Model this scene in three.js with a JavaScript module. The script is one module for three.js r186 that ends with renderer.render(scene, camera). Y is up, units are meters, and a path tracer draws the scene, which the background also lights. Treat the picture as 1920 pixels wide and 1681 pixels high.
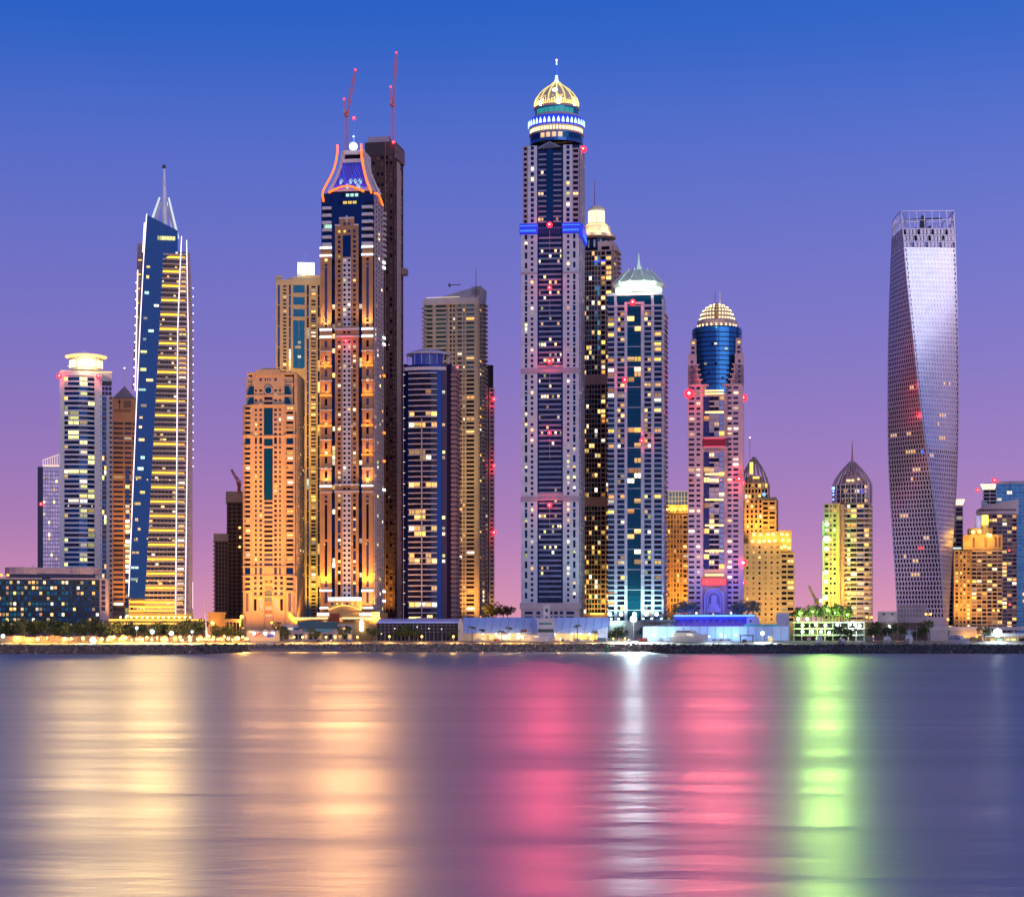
import * as THREE from 'three';
import { RectAreaLightUniformsLib } from 'three/addons/lights/RectAreaLightUniformsLib.js';

// ---------- camera, sky, afterglow, exposure ----------
const FOCAL = 3825, MID_X = 960, HORIZON = 1197, EYE = 9, GROUND = 7.5;
const scene = new THREE.Scene();
const camera = new THREE.PerspectiveCamera(2 * Math.atan(840.5 / FOCAL) * 180 / Math.PI, 1920 / 1681, 1, 30000);
camera.position.set(0, EYE, 0);
camera.setViewOffset(1920, 1681, 0, 840.5 - HORIZON, 1920, 1681);
const renderer = new THREE.WebGLRenderer({ antialias: true });
renderer.setSize(1024, 896);
renderer.toneMapping = THREE.LinearToneMapping;
renderer.toneMappingExposure = 1.1;
renderer.shadowMap.enabled = true;
RectAreaLightUniformsLib.init();

const lin = (r, g, b) => new THREE.Color().setRGB(r / 255, g / 255, b / 255, THREE.SRGBColorSpace);
const SKY_STOPS = [[-2, 214, 146, 160], [0.3, 214, 143, 162], [1.6, 192, 130, 171], [3.2, 164, 119, 173], [5.5, 142, 113, 180], [8, 121, 110, 186], [11, 101, 107, 190], [14, 76, 102, 192], [16.2, 46, 94, 190], [18, 30, 88, 186], [30, 22, 70, 165], [60, 16, 52, 125], [90, 14, 44, 108]]
  .map(([e, r, g, b]) => [e, lin(r, g, b)]);
function skyColour(el, az) {                    // az 0 = ahead of the camera, clockwise seen from above
  let i = 0;
  while (i < SKY_STOPS.length - 2 && el > SKY_STOPS[i + 1][0]) i++;
  const [e0, c0] = SKY_STOPS[i], [e1, c1] = SKY_STOPS[i + 1];
  const c = c0.clone().lerp(c1, THREE.MathUtils.clamp((el - e0) / (e1 - e0), 0, 1));
  const west = Math.max(0, Math.cos((az - 140) * Math.PI / 180) * 0.5 + 0.5);      // the side where the sun went down
  const glow = Math.pow(west, 1.5) * Math.exp(-Math.max(el, 0) / 26);
  c.r = c.r * (1 + 0.4 * glow) + 0.27 * glow; c.g = c.g * (1 + 0.4 * glow) + 0.29 * glow; c.b = c.b * (1 + 0.4 * glow) + 0.38 * glow;
  return c;
}
{
  const W = 512, H = 256, data = new Float32Array(W * H * 4);
  for (let y = 0; y < H; y++) for (let x = 0; x < W; x++) {
    const el = ((y + 0.5) / H - 0.5) * 180, round = ((x + 0.5) / W - 0.5) * 2 * Math.PI;
    const dx = Math.cos(round), dz = Math.sin(round), az = Math.atan2(dx, -dz) * 180 / Math.PI;
    const c = skyColour(el, az), o = (y * W + x) * 4;
    data[o] = c.r; data[o + 1] = c.g; data[o + 2] = c.b; data[o + 3] = 1;
  }
  const t = new THREE.DataTexture(data, W, H, THREE.RGBAFormat, THREE.FloatType);
  t.mapping = THREE.EquirectangularReflectionMapping; t.magFilter = THREE.LinearFilter; t.needsUpdate = true;
  scene.background = t; scene.environment = t;
}
const afterglow = new THREE.DirectionalLight(new THREE.Color(0.86, 0.86, 1), 1.05);   // the last light low in the west, behind the camera to the right
afterglow.position.set(900, 420, 700); afterglow.target.position.set(0, 100, -1500);
afterglow.castShadow = true; afterglow.shadow.radius = 90; afterglow.shadow.mapSize.set(2048, 2048);
Object.assign(afterglow.shadow.camera, { left: -700, right: 700, top: 500, bottom: -300, near: 10, far: 4500 });
scene.add(afterglow, afterglow.target);

// ---------- helpers ----------
function mulberry(a) { return () => { a = (a + 0x6d2b79f5) | 0; let t = Math.imul(a ^ (a >>> 15), 1 | a); t = (t + Math.imul(t ^ (t >>> 7), 61 | t)) ^ t; return ((t ^ (t >>> 14)) >>> 0) / 4294967296; }; }
let rnd = mulberry(11);
const rr = (a, b) => a + (b - a) * rnd(), pick = (a) => a[Math.floor(rnd() * a.length)];
const names = new Map();
function numbered(n) { const k = names.get(n) ?? 0; names.set(n, k + 1); return k ? n + '_' + String(k).padStart(3, '0') : n; }
function tag(o, label, category, group, kind) {
  if (label) o.userData.label = label; if (category) o.userData.category = category;
  if (group) o.userData.group = group; if (kind) o.userData.kind = kind;
  return o;
}
const V3 = (x, y, z) => new THREE.Vector3(x, y, z);

function noiseTexture(size, seed, fn, srgb = true) {
  const d = new Uint8Array(size * size * 4), r = mulberry(seed), grids = [];
  for (const n of [8, 32, 128]) { const g = new Float32Array(n * n); for (let i = 0; i < n * n; i++) g[i] = r(); grids.push([n, g]); }
  const at = (k, x, y) => { const [n, g] = grids[k], fx = x * n, fy = y * n, x0 = Math.floor(fx), y0 = Math.floor(fy), s = fx - x0, t = fy - y0, q = (a, b) => g[((b % n + n) % n) * n + (a % n + n) % n];
    return (q(x0, y0) * (1 - s) + q(x0 + 1, y0) * s) * (1 - t) + (q(x0, y0 + 1) * (1 - s) + q(x0 + 1, y0 + 1) * s) * t; };
  for (let y = 0; y < size; y++) for (let x = 0; x < size; x++) {
    const v = fn((k, sx = 1, sy = 1) => at(k, x / size * sx, y / size * sy), r, x, y), o = (y * size + x) * 4;
    d[o] = v[0] * 255; d[o + 1] = v[1] * 255; d[o + 2] = v[2] * 255; d[o + 3] = 255;
  }
  const t = new THREE.DataTexture(d, size, size);
  t.wrapS = t.wrapT = THREE.RepeatWrapping; t.magFilter = THREE.LinearFilter; t.minFilter = THREE.LinearMipmapLinearFilter; t.generateMipmaps = true;
  if (srgb) t.colorSpace = THREE.SRGBColorSpace; t.needsUpdate = true;
  return t;
}
const wallGrain = noiseTexture(512, 3, (n, r) => { const v = 0.84 + 0.08 * n(0) + 0.05 * n(1, 2, 0.5) + 0.04 * n(2) - 0.03 * r(); return [v, v * (0.985 + 0.015 * n(1)), v * 0.985]; });
wallGrain.repeat.set(1 / 26, 1 / 26);
const glassWave = noiseTexture(256, 5, (n) => { const v = 0.5 * n(0) + 0.35 * n(1) + 0.15 * n(2); return [v, v, v]; }, false);
glassWave.repeat.set(1 / 14, 1 / 14);

const mats = new Map();
function cached(key, make) { if (!mats.has(key)) mats.set(key, make()); return mats.get(key); }
const wall = (r, g, b, rough = 0.8) => cached(`w${r},${g},${b},${rough}`, () => new THREE.MeshStandardMaterial({ color: new THREE.Color().setRGB(r, g, b), roughness: rough, map: wallGrain }));
const plain = (r, g, b, rough = 0.6, metal = 0) => cached(`p${r},${g},${b},${rough},${metal}`, () => new THREE.MeshStandardMaterial({ color: new THREE.Color().setRGB(r, g, b), roughness: rough, metalness: metal }));
const glazing = (r, g, b, metal = 0.55, rough = 0.12) => cached(`g${r},${g},${b},${metal},${rough}`, () => new THREE.MeshPhysicalMaterial({ color: new THREE.Color().setRGB(r, g, b), roughness: rough, metalness: metal, specularIntensity: 0.3, bumpMap: glassWave, bumpScale: 0.05 }));
const glow = (r, g, b, k = 1) => cached(`e${r},${g},${b},${k}`, () => new THREE.MeshStandardMaterial({ color: new THREE.Color().setRGB(0.03, 0.03, 0.03), roughness: 0.5, emissive: new THREE.Color().setRGB(r, g, b), emissiveIntensity: k }));

// what one sees of a lit room: curtains drawn part way, a lamp, a dark corner
const rooms = [0, 1, 2, 3].map((k) => {
  const S = 16, d = new Uint8Array(S * S * 4), r = mulberry(50 + k), cut = Math.floor(r() * 6), from = r() < 0.5;
  for (let y = 0; y < S; y++) for (let x = 0; x < S; x++) {
    let v = 0.72 + 0.28 * r();
    if (from ? x < cut : x > S - 1 - cut) v *= 0.4;
    if (y < 4 && r() < 0.6) v *= 0.6;
    if (k === 2 && (x === 7 || x === 8)) v *= 0.25;
    if (k === 3 && y < 7) v *= 0.5;
    const o = (y * S + x) * 4; d[o] = d[o + 1] = d[o + 2] = v * 255; d[o + 3] = 255;
  }
  const t = new THREE.DataTexture(d, S, S); t.magFilter = THREE.LinearFilter; t.needsUpdate = true; return t;
});
const LIT = { warm: [1, 0.56, 0.17], yellow: [1, 0.66, 0.1], lime: [0.95, 0.95, 0.26], white: [1, 0.88, 0.62], cyan: [0.55, 1, 0.8], orange: [1, 0.4, 0.07], peach: [1, 0.6, 0.32] };
const lit = (tone, k, room) => cached(`l${tone},${k},${room}`, () => new THREE.MeshStandardMaterial({ color: new THREE.Color().setRGB(0.05, 0.05, 0.05), roughness: 0.2, emissive: new THREE.Color().setRGB(...LIT[tone]), emissiveIntensity: k, emissiveMap: rooms[room] }));
const PAL = { mixed: ['warm', 'warm', 'yellow', 'white', 'cyan', 'lime'], warm: ['warm', 'yellow', 'orange', 'warm', 'white'], lime: ['lime', 'lime', 'lime', 'yellow', 'white'], pale: ['white', 'white', 'lime', 'warm', 'peach'], peach: ['peach', 'warm', 'peach', 'white'] };
const litPane = (pal) => lit(pick(PAL[pal]), pick([0.4, 0.9, 1.5, 2.1, 2.7]), Math.floor(rnd() * 4));

class MB {                                       // collects faces, then becomes ONE mesh
  constructor() { this.p = []; this.n = []; this.t = []; this.i = []; }
  quad(a, b, c, d, ref, fit) {
    const ux = c[0] - a[0], uy = c[1] - a[1], uz = c[2] - a[2], vx = d[0] - b[0], vy = d[1] - b[1], vz = d[2] - b[2];
    let nx = uy * vz - uz * vy, ny = uz * vx - ux * vz, nz = ux * vy - uy * vx; const l = Math.hypot(nx, ny, nz) || 1; nx /= l; ny /= l; nz /= l;
    const cx = (a[0] + c[0]) / 2 - ref[0], cy = (a[1] + c[1]) / 2 - ref[1], cz = (a[2] + c[2]) / 2 - ref[2];
    const flip = nx * cx + ny * cy + nz * cz < 0; if (flip) { nx = -nx; ny = -ny; nz = -nz; }
    const s = this.p.length / 3, q = flip ? [a, d, c, b] : [a, b, c, d], m = [Math.abs(nx), Math.abs(ny), Math.abs(nz)];
    const uvs = fit ? (flip ? [[0, 0], [0, 1], [1, 1], [1, 0]] : [[0, 0], [1, 0], [1, 1], [0, 1]]) : null;
    q.forEach((v, k) => { this.p.push(...v); this.n.push(nx, ny, nz); this.t.push(...(uvs ? uvs[k] : m[1] > 0.7 ? [v[0], v[2]] : m[0] > m[2] ? [v[2], v[1]] : [v[0], v[1]])); });
    this.i.push(s, s + 1, s + 2, s, s + 2, s + 3);
  }
  hex(P, u0, u1, v0, v1, w0, w1, nu = 1, nv = 1, fit = false) {    // a block bent along any surface P(u, v, w)
    for (let j = 0; j < nv; j++) for (let i = 0; i < nu; i++) {
      const a = u0 + (u1 - u0) * i / nu, b = u0 + (u1 - u0) * (i + 1) / nu, c = v0 + (v1 - v0) * j / nv, d = v0 + (v1 - v0) * (j + 1) / nv;
      const k = [P(a, c, w0), P(b, c, w0), P(b, d, w0), P(a, d, w0), P(a, c, w1), P(b, c, w1), P(b, d, w1), P(a, d, w1)];
      const ref = [0, 1, 2].map((x) => k.reduce((s, v) => s + v[x], 0) / 8);
      this.quad(k[4], k[5], k[6], k[7], ref, fit); this.quad(k[0], k[1], k[2], k[3], ref, fit);
      if (j === 0) this.quad(k[0], k[1], k[5], k[4], ref); if (j === nv - 1) this.quad(k[3], k[2], k[6], k[7], ref);
      if (i === 0) this.quad(k[0], k[3], k[7], k[4], ref); if (i === nu - 1) this.quad(k[1], k[2], k[6], k[5], ref);
    }
    return this;
  }
  box(x0, x1, y0, y1, z0, z1) { return this.hex((u, v, w) => [u, v, w], x0, x1, y0, y1, z0, z1); }
  tube(pts, r, seg = 6) {
    const rad = (k) => Array.isArray(r) ? r[k] : r;
    for (let k = 0; k < pts.length - 1; k++) {
      const a = V3(...pts[k]), b = V3(...pts[k + 1]), d = b.clone().sub(a).normalize(), s = Math.abs(d.y) > 0.9 ? V3(1, 0, 0) : V3(0, 1, 0), e = s.clone().cross(d).normalize(), f = d.clone().cross(e);
      const ring = (c, R) => Array.from({ length: seg }, (_, j) => { const q = (j + 0.5) / seg * 2 * Math.PI; return c.clone().addScaledVector(e, Math.cos(q) * R).addScaledVector(f, Math.sin(q) * R).toArray(); });
      const A = ring(a, rad(k)), B = ring(b, rad(k + 1)), ref = a.clone().add(b).multiplyScalar(0.5).toArray();
      for (let j = 0; j < seg; j++) this.quad(A[j], A[(j + 1) % seg], B[(j + 1) % seg], B[j], ref);
      if (k === 0) for (let j = 1; j < seg - 1; j += 2) this.quad(A[0], A[j], A[j + 1], A[(j + 2) % seg], b.toArray());
      if (k === pts.length - 2) for (let j = 1; j < seg - 1; j += 2) this.quad(B[0], B[j], B[j + 1], B[(j + 2) % seg], a.toArray());
    }
    return this;
  }
  lathe(prof, seg = 24, cx = 0, cz = 0, a0 = 0, a1 = 360, squash = 1) {        // prof: [radius, height] pairs
    for (let k = 0; k < prof.length - 1; k++) for (let j = 0; j < seg; j++) {
      const q = (t) => (a0 + (a1 - a0) * t / seg) * Math.PI / 180, P = (r, y, t) => [cx + r * Math.sin(q(t)), y, cz + r * Math.cos(q(t)) * squash];
      const m = (prof[k][1] + prof[k + 1][1]) / 2, rm = (prof[k][0] + prof[k + 1][0]) / 2;
      const flat = Math.abs(prof[k][1] - prof[k + 1][1]) < 1e-6, up = prof[k + 1][0] < prof[k][0] ? -1 : 1;
      const inside = P(rm * 0.3, m + (flat ? up : (prof[k][0] - prof[k + 1][0]) * -0.6), j + 0.5);
      this.quad(P(prof[k][0], prof[k][1], j), P(prof[k][0], prof[k][1], j + 1), P(prof[k + 1][0], prof[k + 1][1], j + 1), P(prof[k + 1][0], prof[k + 1][1], j), inside);
    }
    return this;
  }
  prism(pts, z0, z1) {                           // a convex outline in x, y pulled along z
    const n = pts.length, c = [pts.reduce((s, q) => s + q[0], 0) / n, pts.reduce((s, q) => s + q[1], 0) / n, (z0 + z1) / 2];
    for (let k = 0; k < n; k++) { const a = pts[k], b = pts[(k + 1) % n]; this.quad([a[0], a[1], z0], [b[0], b[1], z0], [b[0], b[1], z1], [a[0], a[1], z1], c); }
    for (const z of [z0, z1]) for (let k = 1; k < n - 1; k += 2) { const a = pts[0], b = pts[k], d = pts[k + 1], e = pts[Math.min(k + 2, n - 1)]; this.quad([a[0], a[1], z], [b[0], b[1], z], [d[0], d[1], z], [e[0], e[1], z], c); }
    return this;
  }
  sphere(x, y, z, r, seg = 10) { const p = []; for (let k = 0; k <= seg / 2; k++) { const q = k / (seg / 2) * Math.PI; p.push([r * Math.sin(q), y + r * Math.cos(q)]); } return this.lathe(p, seg, x, z); }
  geometry() {
    const g = new THREE.BufferGeometry();
    g.setAttribute('position', new THREE.Float32BufferAttribute(this.p, 3)); g.setAttribute('normal', new THREE.Float32BufferAttribute(this.n, 3)); g.setAttribute('uv', new THREE.Float32BufferAttribute(this.t, 2));
    g.setIndex(this.i); return g;
  }
  build(name, m, parent) {
    if (!this.i.length) return null;
    const o = new THREE.Mesh(this.geometry(), m); o.name = name; o.castShadow = o.receiveShadow = true; (parent ?? scene).add(o); return o;
  }
}
const mb = () => new MB();

// ---------- a thing measured off the photograph: px, py are photograph pixels at the depth of its front plane ----------
const UNIT = new THREE.BoxGeometry(1, 1, 1);
class Thing {
  constructor(name, label, category, { x, D, rot = 0, group, ground = GROUND }) {
    this.cx = x; this.D = D; this.K = D / FOCAL; this.ground = ground;
    const X = (x - MID_X) * this.K, phi = Math.atan2(X, D); this.sx = this.K * Math.cos(phi) / Math.cos(rot * Math.PI / 180);
    this.g = new THREE.Group(); this.g.name = numbered(name); this.g.position.set(X, ground, -D); this.g.rotation.y = -phi + rot * Math.PI / 180;
    tag(this.g, label, category, group); scene.add(this.g); this.wins = [];
  }
  X(px) { return (px - this.cx) * this.sx; }
  Y(py, z = 0) { return EYE + (HORIZON - py) * (this.D - z) / FOCAL - this.ground; }
  front(z = 0) { return { P: (u, y, w) => [this.X(u), this.Y(y), z + w], flat: 'front', z }; }
  side(which, px, depth, z = 0) { const s = which === 'right' ? 1 : -1, x = this.X(px) + s * 1.15; return { P: (u, y, w) => [x + s * w, this.Y(y), z - u * depth], flat: which }; }   // u runs 0..1 from the front corner back
  bow(x0, x1, bulge, z = 0) { const c = (x0 + x1) / 2, h = (x1 - x0) / 2; return { P: (u, y, w) => { const q = (u - c) / h; return [this.X(u) + w * q * bulge / (h * this.sx) * 1.2, this.Y(y), z + bulge * (1 - q * q) + w]; }, nu: 8 }; }   // a front that bulges towards us
  cyl(px, rpx, z = 0) { const x = this.X(px), r = rpx * this.sx; return { P: (u, y, w) => { const q = u * Math.PI / 180; return [x + (r + w) * Math.sin(q), this.Y(y, z), z + (r + w) * Math.cos(q)]; }, nu: 6 }; }
  mesh(name, m, build, parent) { const b = mb(); build(b); return b.build(name, m, parent ?? this.g); }
  block(name, m, x0, x1, y0, y1, z0, z1) { return this.mesh(name, m, (b) => b.box(this.X(x0), this.X(x1), this.Y(y1), this.Y(y0), z0, z1)); }
  win(face, u0, u1, y0, y1, w0, w1, m) { this.wins.push([face, u0, u1, y0, y1, w0, w1, m]); }
  // piers and spandrels in front of recessed panes
  strip(face, { u0, u1, y0, y1, sp, cols, win = [0.22, 0.8], rec = 0.5, litP = 0, pal = 'mixed', glass, W, spW, lits, pierOut = 0.06, nu = 1, piers = true, paneNu = 1 }) {
    const n = Math.max(1, Math.round((y1 - y0) / sp)); sp = (y1 - y0) / n; cols = cols ?? [[u0 + (u1 - u0) * 0.08, u1 - (u1 - u0) * 0.08]];
    if (piers) { let at = u0; for (const [a, b] of [...cols, [u1, u1]]) { if (a > at + 1e-6) W.hex(face.P, at, a, y0, y1, -rec - 0.2, pierOut, face.nu ? Math.max(1, nu) : 1); at = b; } }
    for (let k = 0; k <= n; k++) {
      const top = k === 0 ? y0 : y0 + (k - 1 + win[1]) * sp, bot = k === n ? y1 : y0 + (k + win[0]) * sp;
      if (bot > top + 1e-6) (spW ?? W).hex(face.P, u0, u1, top, bot, -rec - 0.2, 0, face.nu ? nu : 1);
      if (k < n) for (const [a, b] of cols) {
        const on = lits ? lits(k, n, a, b) : rnd() < litP;
        this.win(face, a, b, y0 + (k + win[0]) * sp, y0 + (k + win[1]) * sp, -rec - 0.1, -rec + 0.08, on ? litPane(pal) : Array.isArray(glass) ? pick(glass) : glass);
      }
    }
    return sp;
  }
  bands(name, m, face, u0, u1, y0, y1, sp, th, w0, w1, nu = 1, as = 'each') {
    const b0 = mb(); let k = 0;
    for (let y = y0; y < y1 - 0.5; y += sp, k++) { const b = as === 'each' ? mb() : b0; b.hex(face.P, u0, u1, y, y + th, w0, w1, nu); if (as === 'each') b.build(name, m, this.g); }
    if (as !== 'each') b0.build(name, m, this.g);
  }
  lampAt(px, py, z) { return [this.X(px), this.Y(py), z]; }
  done(most = 300) {                             // panes become parts of their own; past the limit the rest is one part
    const order = this.wins.map((w, k) => [w, k]), r = mulberry(this.wins.length + 7); const keep = new Set();
    if (order.length <= most) order.forEach(([, k]) => keep.add(k));
    else { const s = order.map(([, k]) => k); for (let i = s.length - 1; i > 0; i--) { const j = Math.floor(r() * (i + 1)); [s[i], s[j]] = [s[j], s[i]]; } s.slice(0, most).forEach((k) => keep.add(k)); }
    const rest = new Map();
    this.wins.forEach(([f, u0, u1, y0, y1, w0, w1, m], k) => {
      if (!keep.has(k)) { if (!rest.has(m)) rest.set(m, mb()); rest.get(m).hex(f.P, u0, u1, y1, y0, w0, w1, 1, 1, true); return; }
      let o;
      if (f.flat) {
        o = new THREE.Mesh(UNIT, m); const a = f.P(u0, y0, w0), b = f.P(u1, y1, w1);
        o.position.set((a[0] + b[0]) / 2, (a[1] + b[1]) / 2, (a[2] + b[2]) / 2); o.scale.set(Math.abs(a[0] - b[0]), Math.abs(a[1] - b[1]), Math.abs(a[2] - b[2]));
      } else { const b = mb(); b.hex(f.P, u0, u1, y1, y0, w0, w1, 1, 1, true); o = new THREE.Mesh(b.geometry(), m); }
      o.name = 'window'; o.castShadow = o.receiveShadow = true; this.g.add(o);
    });
    if (rest.size) {
      const all = mb(), list = [...rest], groups = []; let k = 0;
      for (const [m, b] of list) { const s = all.p.length / 3, i0 = all.i.length; for (const v of b.p) all.p.push(v); for (const v of b.n) all.n.push(v); for (const v of b.t) all.t.push(v); for (const v of b.i) all.i.push(v + s); groups.push([i0, all.i.length - i0, k++]); }
      const g = all.geometry(); groups.forEach((q) => g.addGroup(...q));
      const o = new THREE.Mesh(g, list.map(([m]) => m)); o.name = 'window'; o.userData.kind = 'stuff'; o.castShadow = o.receiveShadow = true; this.g.add(o);
    }
    this.wins = [];
    return this;
  }
}
// a lamp's own light
function point(parent, [x, y, z], [r, g, b], k, radius = 25) { const l = new THREE.PointLight(new THREE.Color().setRGB(r, g, b), k); l.position.set(x, y, z); l.castShadow = true; l.shadow.radius = radius; parent.add(l); return l; }
function flood(parent, from, to, [r, g, b], k, angle = 40, radius = 40, penumbra = 0.8) {
  const l = new THREE.SpotLight(new THREE.Color().setRGB(r, g, b), k, 0, angle * Math.PI / 180, penumbra); l.position.set(...from); l.target.position.set(...to); l.castShadow = true; l.shadow.radius = radius; parent.add(l, l.target); return l;
}
function waterBeam(t, p, c, k, angle = 6.5, radius = 120, fitting = true) {       // spot added to streak the near water; its glowing fitting is added too
  t.g.updateMatrixWorld(); const w = t.g.localToWorld(V3(...p)), to = t.g.worldToLocal(V3(w.x * 0.06, 0, w.z * 0.06));
  if (fitting) t.mesh('added_streak_lamp', glow(c[0], c[1], c[2], 2.4), (b) => b.sphere(p[0], p[1], p[2] - 1, 0.42, 8));
  return flood(t.g, p, to.toArray(), c, k, angle, radius, 1);
}
const RED = [1, 0.03, 0.06];
function beacon(t, px, py, z, beam = 0, halo = 40, r = 1.1) { const q = 0.75 + 0.5 * rnd(); halo *= 6 * q; r *= 1.35 * q;      // an obstruction lamp: a lens on a short bracket; its beam is added, aimed down at the near water for a streak
  const p = t.lampAt(px, py, z + 1.2), o = t.mesh('warning_lamp', glow(1, 0.015, 0.035, 2.6), (b) => b.sphere(...p, r * 1.3, 14));
  t.mesh('lamp_core', glow(1, 0.5, 0.5, 3), (b) => b.sphere(p[0], p[1], p[2] + r * 0.85, r * 0.55, 8), o);
  t.mesh('lamp_bracket', plain(0.2, 0.2, 0.2), (b) => b.box(p[0] - 0.3, p[0] + 0.3, p[1] - 0.3, p[1] + 0.3, z - 0.6, p[2] - r * 0.8), o);
  if (halo) point(t.g, [p[0], p[1], p[2] + r * 1.25 + 0.6], RED, halo, 30);
  if (beam) waterBeam(t, [p[0], p[1], p[2] + r * 1.25 + 0.8], [1, 0.09, 0.14], beam * 0.9, 6.5, 120, false);
}

// ---------- the setting: water, land, rock banks ----------
const waterRipple = (() => {
  const S = 1024, h = new Float32Array(S * S), r = mulberry(77);
  const waves = Array.from({ length: 46 }, () => { const n = Math.round(2 + 60 * r() * r()), a = (r() - 0.5) * 2.0; return [Math.round(n * Math.sin(a)), Math.round(n * Math.cos(a)) || 1, r() * 6.283, Math.pow(n, -0.85)]; });
  for (let y = 0; y < S; y++) for (let x = 0; x < S; x++) { let v = 0; for (const [kx, ky, p, a] of waves) v += a * Math.sin((kx * x + ky * y) / S * 6.28318 + p); h[y * S + x] = v; }
  let lo = 1e9, hi = -1e9; for (const v of h) { lo = Math.min(lo, v); hi = Math.max(hi, v); }
  const d = new Uint8Array(S * S * 4); for (let i = 0; i < S * S; i++) { const v = (h[i] - lo) / (hi - lo) * 255; d[i * 4] = d[i * 4 + 1] = d[i * 4 + 2] = v; d[i * 4 + 3] = 255; }
  const t = new THREE.DataTexture(d, S, S); t.wrapS = t.wrapT = THREE.RepeatWrapping; t.magFilter = THREE.LinearFilter; t.minFilter = THREE.LinearMipmapLinearFilter; t.generateMipmaps = true; t.needsUpdate = true; return t;
})();
waterRipple.repeat.set(1 / 34, 1 / 21);
const waterPatches = noiseTexture(512, 21, (n) => { const v = 0.5 + 0.1 * (n(0, 1, 1) - 0.5) + 0.1 * (n(1, 1, 1) - 0.5); return [v, v, v]; }, false);   // calmer and more ruffled patches
waterPatches.repeat.set(1 / 900, 1 / 170);
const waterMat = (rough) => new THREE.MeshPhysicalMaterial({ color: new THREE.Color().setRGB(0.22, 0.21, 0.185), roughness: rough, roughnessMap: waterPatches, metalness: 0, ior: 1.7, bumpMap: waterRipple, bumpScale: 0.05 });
{ // one sheet; wind-ruffled and calmer stretches lie across it in uneven strips
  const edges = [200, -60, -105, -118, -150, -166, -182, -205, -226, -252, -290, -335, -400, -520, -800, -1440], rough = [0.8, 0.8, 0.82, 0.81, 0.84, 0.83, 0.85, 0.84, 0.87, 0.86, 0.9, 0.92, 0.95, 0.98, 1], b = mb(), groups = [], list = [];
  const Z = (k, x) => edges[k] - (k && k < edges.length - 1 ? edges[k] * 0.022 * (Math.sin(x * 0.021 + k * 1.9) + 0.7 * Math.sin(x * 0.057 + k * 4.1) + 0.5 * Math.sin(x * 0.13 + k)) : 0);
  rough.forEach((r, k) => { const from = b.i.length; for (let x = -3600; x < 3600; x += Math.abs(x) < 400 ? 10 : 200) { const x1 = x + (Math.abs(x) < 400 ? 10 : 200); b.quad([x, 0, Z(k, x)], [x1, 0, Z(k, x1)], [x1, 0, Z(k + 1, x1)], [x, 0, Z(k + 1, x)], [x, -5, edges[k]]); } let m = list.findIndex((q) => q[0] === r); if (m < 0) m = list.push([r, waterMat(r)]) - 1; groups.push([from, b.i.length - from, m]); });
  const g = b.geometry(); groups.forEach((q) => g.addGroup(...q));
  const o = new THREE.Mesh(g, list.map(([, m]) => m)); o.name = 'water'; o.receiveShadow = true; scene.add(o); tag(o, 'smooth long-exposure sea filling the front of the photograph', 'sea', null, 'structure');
}
const paving = new THREE.MeshStandardMaterial({ color: new THREE.Color().setRGB(0.32, 0.27, 0.21), roughness: 0.9, map: wallGrain });
const sandMat = new THREE.MeshStandardMaterial({ color: new THREE.Color().setRGB(0.4, 0.3, 0.22), roughness: 0.95, map: wallGrain });
{
  const b = mb(), prof = [[-1377, -1.5], [-1400, 4.8], [-1426, 6.6], [-1440, GROUND], [-2600, GROUND], [-16000, GROUND]];
  for (let k = 0; k < prof.length - 1; k++) for (let x = -4000; x < 4000; x += 500) b.quad([x, prof[k][1], prof[k][0]], [x + 500, prof[k][1], prof[k][0]], [x + 500, prof[k + 1][1], prof[k + 1][0]], [x, prof[k + 1][1], prof[k + 1][0]], [x, -30, prof[k][0] - 20]);
  tag(b.build('ground', paving), 'sandy paved waterfront ground under the towers', 'ground', null, 'structure');
}
const bankMat = new THREE.MeshStandardMaterial({ color: new THREE.Color().setRGB(0.1, 0.08, 0.065), roughness: 0.95, map: wallGrain });
const atX = (px, D) => (px - MID_X) * D / FOCAL, atY = (py, D) => EYE + (HORIZON - py) * D / FOCAL;
// two moles of dumped rock in front of the basin, and the bank between them
function mole(name, label, x0, x1, D, top, back, endLeft, endRight) {
  const b = mb(), P = (u, v, w) => [u, v, w];
  const sec = [[-D + 2, -1.5], [-D - 10, top - 0.9], [-D - 16, top], [-back, top]];
  for (let k = 0; k < sec.length - 1; k++) b.quad([x0 + (k && endLeft ? endLeft : 0), sec[k][1], sec[k][0]], [x1 - (k && endRight ? endRight : 0), sec[k][1], sec[k][0]], [x1 - (endRight ?? 0), sec[k + 1][1], sec[k + 1][0]], [x0 + (endLeft ?? 0), sec[k + 1][1], sec[k + 1][0]], [(x0 + x1) / 2, -20, -back]);
  if (endRight) b.quad([x1, -1.5, sec[0][0]], [x1 - endRight, top, sec[2][0]], [x1 - endRight, top, -back], [x1, -1.5, -back], [x0, 0, -back]);
  if (endLeft) b.quad([x0, -1.5, sec[0][0]], [x0 + endLeft, top, sec[2][0]], [x0 + endLeft, top, -back], [x0, -1.5, -back], [x1, 0, -back]);
  tag(b.build(name, bankMat), label, 'breakwater', null, 'structure');
}
mole('left_mole_ground', 'low flat mole of pale fill at the left shore behind dark rocks', -900, atX(383, 1190), 1190, 5.1, 1400, 0, 3);
mole('right_mole_ground', 'long flat mole at the right shore behind the darkest rocks', atX(1256, 1225), 1100, 1225, 5.0, 1400, 3, 0);
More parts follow.
